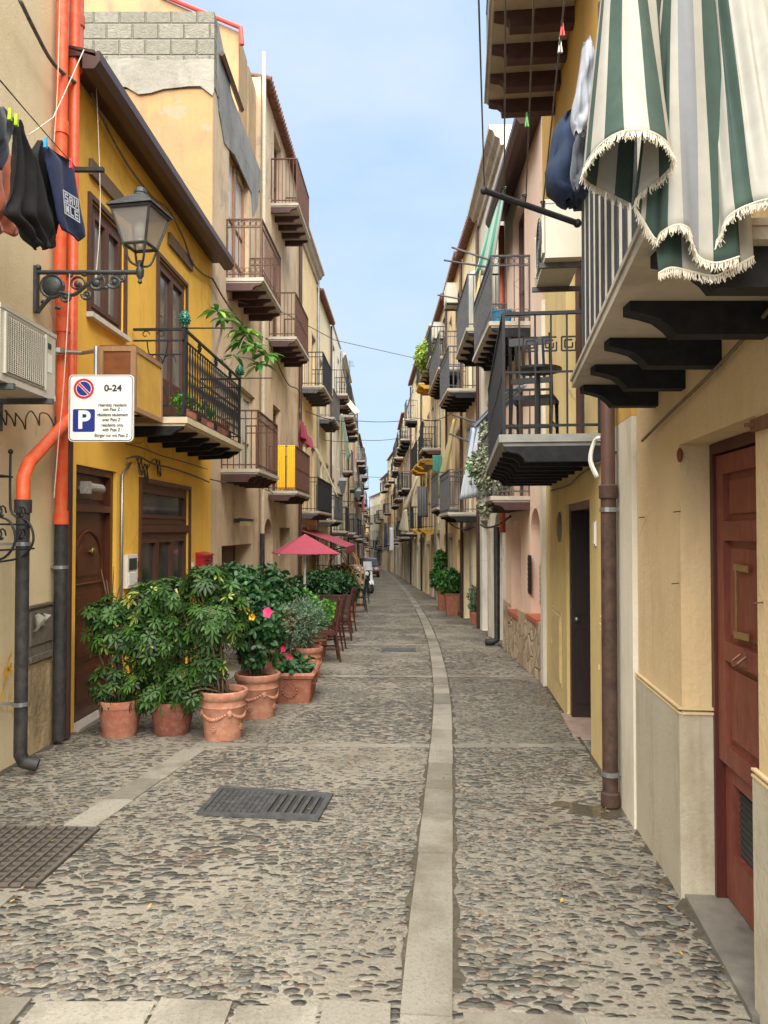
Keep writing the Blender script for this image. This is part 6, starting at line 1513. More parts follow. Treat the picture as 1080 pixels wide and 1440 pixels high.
def garment(rows, Y, th, mat, label, cat, name, folds=5, seg=28):
    m = MB(); V = []; rr = []
    for i in range(19):
        t = i/18*(len(rows)-1); j = min(int(t), len(rows)-2); u = t-j; u = u; rr.append([rows[j][q]*(1-u)+rows[j+1][q]*u for q in range(3)])
    for i, (py, a, b_) in enumerate(rr):
        e = math.sqrt(max(.02, 1-((i-9)/9.5)**6))
        for k in range(seg):
            t = 2*math.pi*k/seg; px = (a+b_)/2+(b_-a)/2*math.cos(t)*(1+.05*math.sin(folds*t+i*.4)); p = P(px, py, Y); p.y += th*e*math.sin(t)*(1+.3*math.sin(folds*t+i*.3)+.22*math.sin(2.3*folds*t-i*.7)+.15*math.sin(i*1.1+t*2)); p.z += .008*math.sin(3*t+i*.9); V.append(tuple(p))
    fs = [(i*seg+k, i*seg+(k+1) % seg, (i+1)*seg+(k+1) % seg, (i+1)*seg+k) for i in range(18) for k in range(seg)]+[tuple(range(seg)), tuple(range(19*seg-1, 18*seg-1, -1))]
    m.add(V, fs); return tag(m.build(name, mat, smooth=True), label, cat)
garment([(158,800,818),(172,786,822),(190,778,824),(215,775,828),(240,766,830),(262,768,832),(278,780,826),(286,796,816)], 3.0, .09, jean, 'dark blue garment bunched on the line left of the striped towels', 'garment', 'garment', 4)
garment([(60,820,834),(90,816,836),(120,811,834),(150,805,832),(172,803,826),(188,808,822)], 2.75, .04, pale, 'pale grey shirt hanging above the dark blue garment', 'shirt', 'shirt', 3)
garment([(185,812,826),(205,806,828),(230,803,826),(250,802,820),(266,808,814)], 2.85, .03, dots, 'small dark dotted garment beside the dark blue one', 'garment', 'garment', 3)
# ---------------- plants ----------------
lf_sch = leafmat('umbrella_plant_leaf', sr('#18340f'), sr('#4c762b'), sr('#a5ad55'), .13, .55, .3)
lf_dark = leafmat('glossy_dark_leaf', sr('#16331a'), sr('#3d6a35'), None, 0, .45, .2)
lf_grey = leafmat('grey_green_leaf', sr('#3c5640'), sr('#7f9a7a'), None, 0, .6, .25)
lf_bright = leafmat('bright_green_leaf', sr('#2d6a1f'), sr('#6aa53a'), None, 0, .4, .3)
lf_plum = leafmat('plumeria_leaf', sr('#2f6b25'), sr('#74ad45'), sr('#a8c25a'), .1, .35, .3)
lf_ivy = leafmat('white_edged_leaf', sr('#22301c'), sr('#bfc4a4'), None, 0, .6, .2)
stem = simple('woody_stem', sr('#5b4a38'), .9, 0, .3, 30, .3)
def leaf_into(V, F, c, p, d, up, l, w_, droop, col):
    """one bent leaf: six faces from p along d"""
    s = d.cross(up); s = s.normalized() if s.length > 1e-4 else Vector((1, 0, 0)); n = s.cross(d).normalized()
    b = len(V)
    for t, ww in ((0, .06), (.3, .8), (.62, 1), (.86, .6), (1, .04)):
        q = p+d*(l*t)-Vector((0, 0, 1))*(droop*l*t*t)
        V.append(tuple(q+s*(w_*ww/2)+n*(.12*w_*ww))); V.append(tuple(q)); V.append(tuple(q-s*(w_*ww/2)+n*(.12*w_*ww)))
    for i in range(4):
        F.append((b+i*3, b+i*3+1, b+i*3+4, b+i*3+3)); F.append((b+i*3+1, b+i*3+2, b+i*3+5, b+i*3+4)); c += [col, col]
def rv(rs): 
    z = rs.uniform(-1, 1); t = rs.uniform(0, 2*math.pi); r = math.sqrt(1-z*z); return Vector((r*math.cos(t), r*math.sin(t), z))
def foliage(name, parent, blobs, n, kind, mat, seed, size=1.0):
    """blobs: (centre, radii, weight); leaves sit in clumps on and inside each blob"""
    rs = random.Random(seed); V, F, c = [], [], []; tot = sum(b[2] for b in blobs)
    for i in range(n):
        x = rs.uniform(0, tot)
        for ct, rad, w_ in blobs:
            x -= w_
            if x <= 0: break
        d = rv(rs); r = rs.uniform(.35, 1)**.45; r *= 1+.22*math.sin(d.x*5+seed)*math.sin(d.z*6+d.y*4)
        p = Vector((ct[0]+d.x*rad[0]*r, ct[1]+d.y*rad[1]*r, ct[2]+d.z*rad[2]*r))
        ax = (d+Vector((0, 0, .55))+rv(rs)*.45).normalized()
        if kind == 'rosette':
            k = rs.choice((6, 7, 8)); t = ax.orthogonal().normalized(); cc = rs.random()*.86; yl = rs.random() < .09; sz = rs.uniform(.7, 1.15)
            for q in range(k):
                a = 2*math.pi*q/k+rs.uniform(-.15, .15); dr = (Matrix.Rotation(a, 3, ax) @ t+ax*.12).normalized()
                leaf_into(V, F, c, p+dr*.012, dr, ax, sz*size*rs.uniform(.062, .1), sz*size*.03, .3, (.9+.1*rs.random()) if (yl and rs.random() < .5) else min(.86, cc+rs.uniform(-.12, .12)) if cc > .1 else cc)
        elif kind == 'leaf':
            for q in range(3):
                dr = (ax*.4+rv(rs)).normalized(); leaf_into(V, F, c, p, dr, ax, size*rs.uniform(.05, .085), size*.036, .2, rs.random())
        elif kind == 'fine':
            for q in range(7):
                pp = p+ax*(q*.014*size); dr = (ax*.8+rv(rs)*.9).normalized(); leaf_into(V, F, c, pp, dr, ax, size*rs.uniform(.02, .034), size*.009, .0, rs.random())
    me = bpy.data.meshes.new(name); l = LOC[parent.name]; arr = np.array(V)-np.array(l); me.from_pydata(arr.tolist(), [], F)
    at = me.attributes.new('col', 'FLOAT', 'FACE'); at.data.foreach_set('value', c); me.polygons.foreach_set('use_smooth', [True]*len(F))
    me.materials.append(mat); o = bpy.data.objects.new(name, me); COL.objects.link(o); o.parent = parent; LOC[o.name] = l; return o
def stems(root, base, blobs, n, seed, r=.01):
    rs = random.Random(seed); m = MB()
    for i in range(n):
        ct, rad, _ = rs.choice(blobs); e = Vector((ct[0]+rs.uniform(-.7, .7)*rad[0], ct[1]+rs.uniform(-.7, .7)*rad[1], ct[2]+rs.uniform(-.4, .7)*rad[2])); b_ = Vector(base)+Vector((rs.uniform(-.07, .07), rs.uniform(-.07, .07), 0)); mid = b_.lerp(e, .5)+Vector((rs.uniform(-.05, .05), rs.uniform(-.05, .05), .05))
        m.tube(smoothpts([b_, mid, e], 4), [r]*8+[r*.4], 5)
    return m.build('stems', stem, root, smooth=True)
def pot(label, px, py, rt, h, mat, style, tag_='potted plant', name='potted_plant', rb=None, Y=None, group=None):
    p = PG(px, py); x, y = p.x, p.y+(rb or rt*.8); z = G(y)
    root = empty(name, (x, y, z-.0), label, tag_, group); rb = rb or rt*.78
    m = MB(); zb = -.012
    pr = [(rb*.96, zb), (rb, .02), (rb+(rt-rb)*.75, h*.78)]
    if style == 'plain': pr = [(rb*.97, zb), (rb, .01), (rt*.97, h-.07), (rt*1.0, h-.068), (rt*1.02, h-.01), (rt*1.0, h), (rt*.95, h), (rt*.93, h-.06)]
    if style == 'rolled': pr = [(rb*.97, zb), (rb*1.02, .015), (rb*1.0, .04), (rb*1.04, .06), (rb*1.03, .075), (rt*.93, h*.66), (rt*.96, h*.68), (rt*.93, h*.7), (rt*.94, h-.085), (rt*1.02, h-.07), (rt*1.06, h-.035), (rt*1.04, h-.008), (rt*.98, h), (rt*.9, h-.01), (rt*.88, h-.06)]
    m.lathe(pr, (x, y, z), 40)
    po = m.build('pot', mat, root, smooth='auto')
    if style == 'rolled':
        n = 4
        for k in range(n):
            q = MB()
            a0 = 2*math.pi*k/n+.5
            pts = []
            for i in range(13):
                t = i/12; a = a0+2*math.pi/n*t*.94; zz = h*(.58-.13*math.sin(math.pi*t)); rr_ = rb+(rt*.93-rb)*((zz-.075)/(h*.66-.075))+.004
                pts.append((x+rr_*math.cos(a), y+rr_*math.sin(a), z+zz))
            for j, p_ in enumerate(pts): q.ball(p_, .011+.008*math.sin(math.pi*j/12), 6, 4)
            rr_ = rb+(rt*.93-rb)*.8; q.ball((x+rr_*math.cos(a0), y+rr_*math.sin(a0), z+h*.56), .026, 7, 5, (1, 1, 1.4))
            q.build('garland_relief', mat, po, smooth=True); q = MB(); a = a0+math.pi/n; zz = h*.25; rr_ = rb+(rt*.93-rb)*.32+.002
            for j in range(6): t = j*math.pi/3; q.ball((x+rr_*math.cos(a)-.02*math.cos(t)*math.sin(a), y+rr_*math.sin(a)+.02*math.cos(t)*math.cos(a), z+zz+.02*math.sin(t)), .011, 5, 4)
            q.ball((x+rr_*math.cos(a), y+rr_*math.sin(a), z+zz), .012, 5, 4)
            q.build('rosette_relief', mat, po, smooth=True)
    s_ = MB(); s_.lathe([(.005, h-.05), (rt*.94, h-.055)], (x, y, z), 24); s_.build('soil', M['soil'], root)
    return root, x, y, z, h
def W_(px, py, Y): return tuple(P(px, py, Y))
# three umbrella plants in a row
def shrub(data, label, kind, mat, n, seed, stemsn=8, size=1.0, **k):
    root, x, y, z, h = pot(label, *data, **k)
    return root, x, y, z, h
Yp = 7.05
r, x, y, z, h = pot('umbrella plant in a plain terracotta pot beside the brown door', 160, 1039, .195, .335, M['terra'], 'plain')
B1 = [(W_(160, 880, y), (.24, .22, .28), 3), (W_(138, 865, y-.05), (.12, .15, .12), 1), (W_(155, 960, y), (.2, .18, .17), 1.3), (W_(200, 845, y), (.2, .2, .16), 1.3)]
foliage('foliage', r, B1, 330, 'rosette', lf_sch, 11, .84); stems(r, (x, y, z+h-.05), B1, 9, 1)
m = MB()
for e in ((142, 800), (160, 795), (172, 812), (150, 815)): m.tube(smoothpts([(x, y, z+h), W_(158, 880, y), W_(*e, y)], 4), [.006]*8+[.002], 5)
m.build('bare_twigs', stem, r, smooth=True)
r, x, y, z, h = pot('umbrella plant in a dark red pot between two other pots', 235, 1036, .205, .31, M['terra3'], 'plain')
B2 = [(W_(215, 900, y-.05), (.34, .25, .3), 3), (W_(235, 835, y), (.26, .22, .16), 1.6), (W_(205, 965, y-.1), (.24, .2, .2), 1.6), (W_(255, 960, y-.12), (.2, .16, .22), 1.4), (W_(262, 880, y), (.22, .2, .22), 1.2)]
foliage('foliage', r, B2, 700, 'rosette', lf_sch, 12, .84); stems(r, (x, y, z+h-.05), B2, 10, 2)
r, x, y, z, h = pot('umbrella plant in a pale garland decorated pot at the front', 308, 1043, .215, .44, M['terra2'], 'rolled')
B3 = [(W_(300, 870, y), (.27, .24, .26), 3), (W_(290, 815, y+.05), (.22, .2, .14), 1.2), (W_(325, 860, y), (.16, .2, .3), 1.2), (W_(290, 935, y), (.19, .18, .2), 1.3), (W_(272, 975, y-.2), (.06, .06, .1), .2)]
foliage('foliage', r, B3, 540, 'rosette', lf_sch, 13, .84); stems(r, (x, y, z+h-.05), B3, 10, 3)
m = MB(); m.tube([(x-.1, y, z+h-.05), W_(247, 828, y+.1)], .012, 6); m.build('cane', wood('bamboo_cane', sr('#b6a06e'), sr('#c9b684')), r)
r, x, y, z, h = pot('tall hibiscus shrub in a rolled terracotta pot, pink and yellow flowers', 358, 1012, .225, .45, M['terra2'], 'rolled')
B4 = [(W_(345, 850, y), (.3, .28, .33), 3), (W_(330, 812, y+.1), (.24, .25, .13), 1), (W_(358, 905, y), (.2, .2, .3), 1.6), (W_(378, 870, y), (.16, .2, .3), 1.3), (W_(312, 830, y+.1), (.2, .2, .2), 1)]
foliage('foliage', r, B4, 1150, 'leaf', lf_dark, 14, 1.15); stems(r, (x, y, z+h-.05), B4, 16, 4, .008)
def flower(par, px, py, Y, col, s, seed, name='flower', tube_=False):
    rs = random.Random(seed); c = P(px, py, Y); m = MB(); ax = Vector((rs.uniform(-.4, .4), -1, rs.uniform(-.1, .3))).normalized(); t = ax.orthogonal().normalized()
    for k in range(5):
        d = Matrix.Rotation(2*math.pi*k/5, 3, ax) @ t; V, F, cc = [], [], []; leaf_into(V, F, cc, c, (d+ax*(.9 if tube_ else .25)).normalized(), ax, s, s*.95, .1, 0); m.add(V, F)
    m.tube([c, c+ax*s*.9], .004, 5); m.build(name, simple('petal', sr(col), .6, 0, .1, 20, 0), par, smooth=True)
flower(r, 377, 861, y-.3, '#dd3a6c', .058, 1)
for i, (px, py) in enumerate(((335, 857), (325, 867), (330, 872), (356, 868), (341, 880), (347, 858))): flower(r, px, py, y-.34, '#e8b21c', .05, 5+i, tube_=True)
# trough with cyclamen
p1 = PG(428, 972); 
def trough():
    c = PG(404, 989); x, y = c.x+.06, c.y+.35; z = G(y)
    root = empty('planter_trough', (x, y, z), 'rectangular terracotta trough with small pink flowers in the row of pots', 'planter')
    m = MB(); w1, w2, l1, l2, h = .19, .235, .36, .42, .36
    def ringq(w_, l_, zz, r=.04, n=4):
        pts = []
        for sx, sy, t0 in ((1, 1, 0), (-1, 1, 90), (-1, -1, 180), (1, -1, 270)):
            for k in range(n): t = R(t0+k*90/(n-1)); pts.append((x+sx*(w_-r)+r*math.cos(t), y+sy*(l_-r)+r*math.sin(t), z+zz))
        return pts
    prof = [(w1, l1, -.012), (w1+.005, l1+.005, .03), (w2-.015, l2-.015, h-.075), (w2+.01, l2+.01, h-.06), (w2+.02, l2+.02, h-.025), (w2+.005, l2+.005, h), (w2-.02, l2-.02, h), (w2-.03, l2-.03, h-.06)]
    V = []; 
    for a in prof: V += ringq(*a)
    k = 16; fs = [(i*k+j, i*k+(j+1) % k, (i+1)*k+(j+1) % k, (i+1)*k+j) for i in range(len(prof)-1) for j in range(k)]+[tuple(range(k-1, -1, -1))]
    m.add(V, fs); po = m.build('pot', M['terra'], root, smooth='auto')
    q = MB()
    for i in range(14): t = 2*math.pi*i/14; q.ball((x+.08*math.cos(t)-.03, y-l1-.035, z+.17+.08*math.sin(t)), .014, 5, 4)
    q.build('wreath_relief', M['terra'], po, smooth=True); q = MB()
    for i in range(20): t = i/19; q.ball((x+w1+.03, y-.28+.56*t, z+.22-.06*math.sin(math.pi*t*2)**2), .016, 5, 4)
    q.build('garland_relief', M['terra'], po, smooth=True)
    s_ = MB(); s_.box(x-w2+.03, x+w2-.03, y-l2+.03, y+l2-.03, z+h-.1, z+h-.05); s_.build('soil', M['soil'], root)
    bl = [((x, y-.15, z+h+.04), (.2, .28, .1), 1)]
    foliage('foliage', root, bl, 150, 'leaf', lf_dark, 15, 1.2)
    flower(root, 408, 924, y-.25, '#dc4766', .05, 31); flower(root, 399, 912, y-.1, '#dc4766', .04, 32)
trough()
r, x, y, z, h = pot('silvery shrub in a round terracotta pot near the wooden chairs', 432, 955, .19, .42, M['terra2'], 'rolled')
B6 = [(W_(418, 880, y), (.3, .28, .24), 3), (W_(402, 895, y), (.2, .2, .24), 1.2), (W_(434, 868, y), (.17, .2, .2), 1.2)]
foliage('foliage', r, B6, 800, 'fine', lf_grey, 16, 1.5); stems(r, (x, y, z+h-.05), B6, 20, 6, .006)
r, x, y, z, h = pot('dried reddish bush in a terracotta pot behind the trough', 398, 955, .17, .36, M['terra3'], 'plain')
B7 = [(W_(400, 880, y), (.16, .16, .16), 1)]
foliage('foliage', r, B7, 160, 'fine', leafmat('dry_leaf', sr('#7d5238'), sr('#a5744f'), None, 0, .8), 17, 1.6); stems(r, (x, y, z+h-.05), B7, 10, 7, .005)
r, x, y, z, h = pot('leafy shrub in a terracotta pot behind the silvery shrub', 444, 925, .18, .4, M['terra'], 'rolled')
B8 = [(W_(450, 860, y), (.3, .28, .2), 1), (W_(425, 850, y+.3), (.3, .3, .25), 1)]
foliage('foliage', r, B8, 450, 'leaf', lf_bright, 18, 1.2); stems(r, (x, y, z+h-.05), B8, 10, 8, .007)
r, x, y, z, h = pot('big dark shrub against the faded orange house', 372, 955, .2, .4, M['terra3'], 'plain')
B9 = [(W_(345, 850, y+.8), (.4, .4, .34), 2), (W_(378, 835, y+.6), (.3, .3, .4), 1.3), (W_(400, 850, y+.6), (.3, .3, .35), 1.2)]
foliage('foliage', r, B9, 1300, 'leaf', lf_dark, 19, 1.5); stems(r, (x, y, z+h-.05), B9, 10, 9, .012)
# plumeria on the balcony
px_, py_ = 318, 520
root = empty('plumeria', FB.W(bs1-.5, .45, zb), 'leafy plumeria branch growing out over the black balcony', 'plant')
Yq = 10.6; m = MB()
pts = {'a': [(300, 560), (303, 500), (312, 462), (306, 440)], 'b': [(303, 505), (330, 500), (342, 478), (350, 470)], 'c': [(330, 500), (352, 505), (366, 515)], 'd': [(310, 500), (322, 515), (328, 500)], 'e': [(342, 478), (358, 488), (372, 500)]}
for k, v in pts.items(): m.tube(smoothpts([P(a, b_, Yq) for a, b_ in v], 4), .017 if k == 'a' else .011, 6)
m.build('branches', simple('pale_plumeria_bark', sr('#8f8371'), .9), root, smooth=True)
V, F, c = [], [], []; rs = random.Random(9)
for ex, ey, nn, l_ in ((306, 438, 12, .22), (318, 450, 8, .2), (350, 470, 16, .21), (366, 513, 13, .2), (340, 482, 11, .2), (358, 488, 13, .2), (374, 500, 11, .2), (328, 500, 5, .16), (336, 466, 10, .18)):
    p = P(ex, ey, Yq+rs.uniform(-.15, .15))
    for i in range(nn):
        a = 2*math.pi*i/nn+rs.uniform(-.2, .2); d = Vector((math.cos(a), math.sin(a)*.7, rs.uniform(-.05, .55))).normalized()
        leaf_into(V, F, c, p, d, Vector((0, 0, 1)), l_*rs.uniform(1.0, 1.5), .078, rs.uniform(.35, .8), rs.random())
l = LOC[root.name]; me = bpy.data.meshes.new('foliage'); me.from_pydata((np.array(V)-np.array(l)).tolist(), [], F); at = me.attributes.new('col', 'FLOAT', 'FACE'); at.data.foreach_set('value', c); me.materials.append(lf_plum)
o = bpy.data.objects.new('foliage', me); COL.objects.link(o); o.parent = root; LOC[o.name] = l; me.polygons.foreach_set('use_smooth', [True]*len(F))
m = MB(); s_, _ = 0, 0; x, y, z = FB.W(bs1-.5, .42, zb); m.lathe([(.1, .0), (.14, .22), (.15, .22), (.15, .26), (.13, .26), (.12, .2)], (x, y, z), 18); m.build('pot', M['terra'], root, smooth='auto')
for i, a in enumerate((.35, 1.2)):
    x, y, z = FB.W(bs0+a+.6, .35, zb); r = empty('potted_plant', (x, y, z), ['leafy plant in a long terracotta box low behind the black railing', 'second low terracotta box behind the black railing, farther one'][i], 'potted plant'); m = MB(); m.box(bs0+a+.35, bs0+a+.85, .4, .56, zb+.002, zb+.18, FB); m.box(bs0+a+.34, bs0+a+.86, .39, .57, zb+.181, zb+.2, FB); m.build('pot', M['terra'], r)
    foliage('foliage', r, [((x, y, z+.32), (.12, .2, .12), 1)], 60, 'leaf', lf_bright, 40+i, 1.1)
# ---------------- terrace planters ----------------
def box_planter(x, y, w_, l_, h, label, seed, fh=.35, n=500, mat=None, lm=None, size=1.4, sl=0):
    z = G(y); root = empty('planter_box', (x, y, z), label, 'planter'); m = MB()
    m.box(x-w_, x+w_, y-l_, y+l_, z-.02, z+h); m.box(x-w_-.02, x+w_+.02, y-l_-.02, y+l_+.02, z+h-.05, z+h+.0); m.build('box', mat or wood('dark_planter_wood', sr('#3d2a22'), sr('#4f382d')), root)
    foliage('foliage', root, [((x, y, z+h+fh*.5), (w_*1.25, l_*1.05, fh*.6), 1)], n, 'leaf', lm or lf_dark, seed, size); return root
def fx(px, Y): return (px-540)/FPX*Y
box_planter(fx(448, 16.5), 18.2, .62, .25, .75, 'long dark wood planter across the terrace behind the brown chairs', 51, .5, 900)
box_planter(-1.5, 21.8, .5, .22, .7, 'dark wood planter with glossy shrubs at the middle of the terrace', 52, .5, 500)
box_planter(-1.45, 25.6, .45, .22, .7, 'dark planter with trailing leaves at the far end of the terrace', 53, .6, 450, size=1.6)
r, x, y, z, h = pot('square terracotta pot on the pavement beside the black chairs', 491, 868, .2, .42, M['terra'], 'plain', group=None)
foliage('foliage', r, [((x, y, z+h+.3), (.28, .28, .3), 1)], 240, 'leaf', lf_dark, 54, 1.5)
for i, (px, Y, py) in enumerate(((438, 19, 705),)): pass
# ---------------- shrubs on the right ----------------
lf_mid = leafmat('mid_green_leaf', sr('#1d4a18'), sr('#41792c'), None, 0, .45, .3)
def sqpot(px, py, wt, h, label, seed, top, mat, n=600):
    p = PG(px, py); x, y = p.x, p.y+wt*.8; z = G(y); root = empty('potted_plant', (x, y, z), label, 'potted plant', 'shrubs in square pots on the right'); m = MB()
    m.lathe([(wt*.95, -.01), (wt*1.0, .01), (wt*1.33, h-.06), (wt*1.43, h-.05), (wt*1.43, h), (wt*1.28, h), (wt*1.2, h-.06)], (x, y, z), 4, 1); m.lathe([(.01, h-.06), (wt*1.25, h-.06)], (x, y, z), 4, 1); m.build('pot', mat, root)
    foliage('foliage', root, [(c_, tuple(.85*q for q in r_), w2) for c_, r_, w2 in top(x, y, z+h-.08)], n, 'leaf', lf_mid, seed, 1.5); m = MB(); m.tube([(x, y, z+h-.1), (x, y, z+h+.5)], .02, 6); m.build('stems', stem, root); return root
sqpot(636, 865.5, .2, .62, 'round green shrub in the nearer square terracotta pot on the right', 61, lambda x, y, z: [((x-.05, y, z+.42), (.42, .4, .38), 1)], M['terra'], 700)
sqpot(624, 858, .19, .6, 'taller green shrub in the farther square terracotta pot on the right', 62, lambda x, y, z: [((x-.1, y, z+.5), (.33, .33, .45), 2), ((x-.1, y, z+1.05), (.2, .2, .3), 1)], M['terra'], 600)
r, x, y, z, h = pot('small plant in a clay pot against the grey wall on the right', 668, 878, .12, .3, M['terra'], 'plain')
foliage('foliage', r, [((x, y, z+h+.3), (.16, .16, .32), 1)], 130, 'leaf', lf_grey, 63, 1.2)
# ivy on the low pink house balcony
iv = empty('ivy_plant', FR3.W(FR3.sY(11.5), .5, 2.14), 'white edged ivy covering the low balcony of the pink house', 'plant')
a = FR3.W(FR3.sY(12.2), .62, 2.7); b_ = FR3.W(FR3.sY(11.1), .5, 2.55); cc = FR3.W(FR3.sY(11.8), .6, 2.5)
foliage('foliage', iv, [(FR3.W(FR3.sY(12.3), .46, 2.75), (.08, .55, .5), 2), (FR3.W(FR3.sY(12.5), .44, 3.15), (.09, .3, .3), .7), (b_, (.4, .12, .38), 1.2), (FR3.W(FR3.sY(12.0), .52, 2.05), (.07, .4, .2), .4)], 1900, 'leaf', lf_ivy, 70, .9)
iv2 = empty('balcony_plant', FR3.W(FR3.sY(13), .5, 2.14), 'bright green plant at the far end of the ivy balcony', 'plant')
foliage('foliage', iv2, [(FR3.W(FR3.sY(13.1), .56, 2.75), (.14, .2, .17), 1)], 90, 'leaf', lf_bright, 71, 1.2)
f = Hs['d'][1]; iv3 = empty('balcony_plant', f.W(f.sY(27), .5, 7.4), 'bright climbing plant on a high balcony against the sky', 'plant')
foliage('foliage', iv3, [(f.W(f.sY(27), .6, 7.9), (.3, .8, .5), 1)], 500, 'leaf', leafmat('yellow_green_leaf', sr('#6c8a2c'), sr('#a5b84a'), None, 0, .5), 72, 1.8)
# sprigs and weeds, dead leaves
m = MB(); m.col = []; rs = random.Random(12)
V, F, c = [], [], []
for i in range(150):
    x, y = rs.uniform(-2.7, 1.3), rs.uniform(3, 10)
    if x < xat(LP, y)+.05 or x > xat(RP, y)-.05: continue
    if rs.random() < .6: x = rs.choice([xat(LP, y)+rs.uniform(.1, 1.2), xat(RP, y)-rs.uniform(.03, .3)])
    leaf_into(V, F, c, Vector((x, y, G(y)+.012)), Vector((rs.uniform(-1, 1), rs.uniform(-1, 1), .05)).normalized(), Vector((0, 0, 1)), rs.uniform(.015, .035), .014, -.1, rs.random())
me = bpy.data.meshes.new('fallen_leaves'); me.from_pydata(V, [], F); at = me.attributes.new('col', 'FLOAT', 'FACE'); at.data.foreach_set('value', c); me.materials.append(leafmat('dry_fallen_leaf', sr('#6b4a22'), sr('#b08a3a'), None, 0, .8, 0))
o = bpy.data.objects.new('fallen_leaves', me); COL.objects.link(o); o['kind'] = 'stuff'; o['label'] = 'small dry leaves and litter scattered on the cobbles'
# ---------------- terrace furniture ----------------
chw = wood('dark_red_chair_wood', sr('#3f1c17'), sr('#552820'), .45); chb = simple('black_chair_metal', (.02, .02, .022), .45, .3, .2, 10, 0)
def chair(name, label, mat, loc, rz, group, slat=True):
    root = empty(name, (0, 0, 0), label, 'chair', group)
    m = MB(); m.box(-.2, .2, -.2, .2, .43, .465); m.build('seat', mat, root)
    for sx in (-1, 1):
        q = MB(); q.tube([(sx*.18, -.18, .43), (sx*.185, -.2, 0)], [.019, .014], 6); q.build('leg', mat, root)
        q = MB(); q.tube([(sx*.18, .26, 0), (sx*.18, .19, .43), (sx*.18, .2, .6), (sx*.18, .27, 1.0)], [.015, .02, .018, .014], 6); q.build('leg', mat, root)
    q = MB()
    for zz, w_ in ((.95, .05), (.6, .03)): q.box(-.18, .18, .19+(zz-.6)*.18, .215+(zz-.6)*.18, zz-w_, zz+.02)
    for i in range(-2, 3): q.add([(i*.06-.012, .2, .62), (i*.06+.012, .2, .62), (i*.06+.012, .265, .9), (i*.06-.012, .265, .9), (i*.06-.012, .215, .62), (i*.06+.012, .215, .62), (i*.06+.012, .28, .9), (i*.06-.012, .28, .9)], [(0,1,2,3),(4,7,6,5),(0,4,5,1),(1,5,6,2),(2,6,7,3),(3,7,4,0)])
    q.build('backrest', mat, root)
    q = MB()
    for sx in (-1, 1): q.box(sx*.183-.008, sx*.183+.008, -.18, .22, .2, .225)
    q.box(-.17, .17, -.008, .008, .2, .22); q.build('stretcher', mat, root)
    root.location = loc; root.rotation_euler = (0, 0, rz); return root
def spot(px, py): p = PG(px, py); return (p.x, p.y, G(p.y))
ch0 = chair('wooden_chair', 'nearest dark red wooden chair, beside the silvery shrub', chw, spot(454, 930), R(-80), 'dark red wooden terrace chairs')
for px, py, rz, lb in ((466, 914, -95, 'second dark red wooden chair from the silvery shrub'), (478, 900, -88, 'third dark red wooden chair from the silvery shrub'), (484, 889, -100, 'farthest dark red wooden chair, beside the square terracotta pot')):
    c = copy_tree(ch0); p = spot(px-2, py); c.location = p; c.rotation_euler = (0, 0, R(rz)); c['label'] = lb
cb0 = chair('metal_chair', 'nearest black metal chair on the terrace, right of the square pot', chb, spot(503, 861), R(-80), 'black metal terrace chairs')
for px, py, rz, lb in ((512, 849, -70, 'middle black metal chair on the terrace, in front of the scooter'), (516, 838, -95, 'farthest black metal chair on the terrace')):
    c = copy_tree(cb0); p = spot(px-5, py); c.location = p; c.rotation_euler = (0, 0, R(rz)); c['label'] = lb
def table(loc, label, mat, w_=.4):
    root = empty('terrace_table', loc, label, 'table', 'terrace tables'); x, y, z = loc; m = MB(); m.box(x-w_, x+w_, y-w_, y+w_, z+.71, z+.75); m.build('table_top', mat, root)
    for sx in (-1, 1):
        for sy in (-1, 1): q = MB(); q.box(x+sx*(w_-.05)-.025, x+sx*(w_-.05)+.025, y+sy*(w_-.05)-.025, y+sy*(w_-.05)+.025, z, z+.71); q.build('leg', mat, root)
for (x, y), lb, mt in (((-1.95, 12.4), 'brown wooden table beside the nearest dark red chairs', chw), ((-1.75, 15.0), 'brown wooden table beside the farthest dark red chairs', chw), ((-1.5, 20.9), 'black table among the black metal chairs', chb)): table((x, y, G(y)), lb, mt)
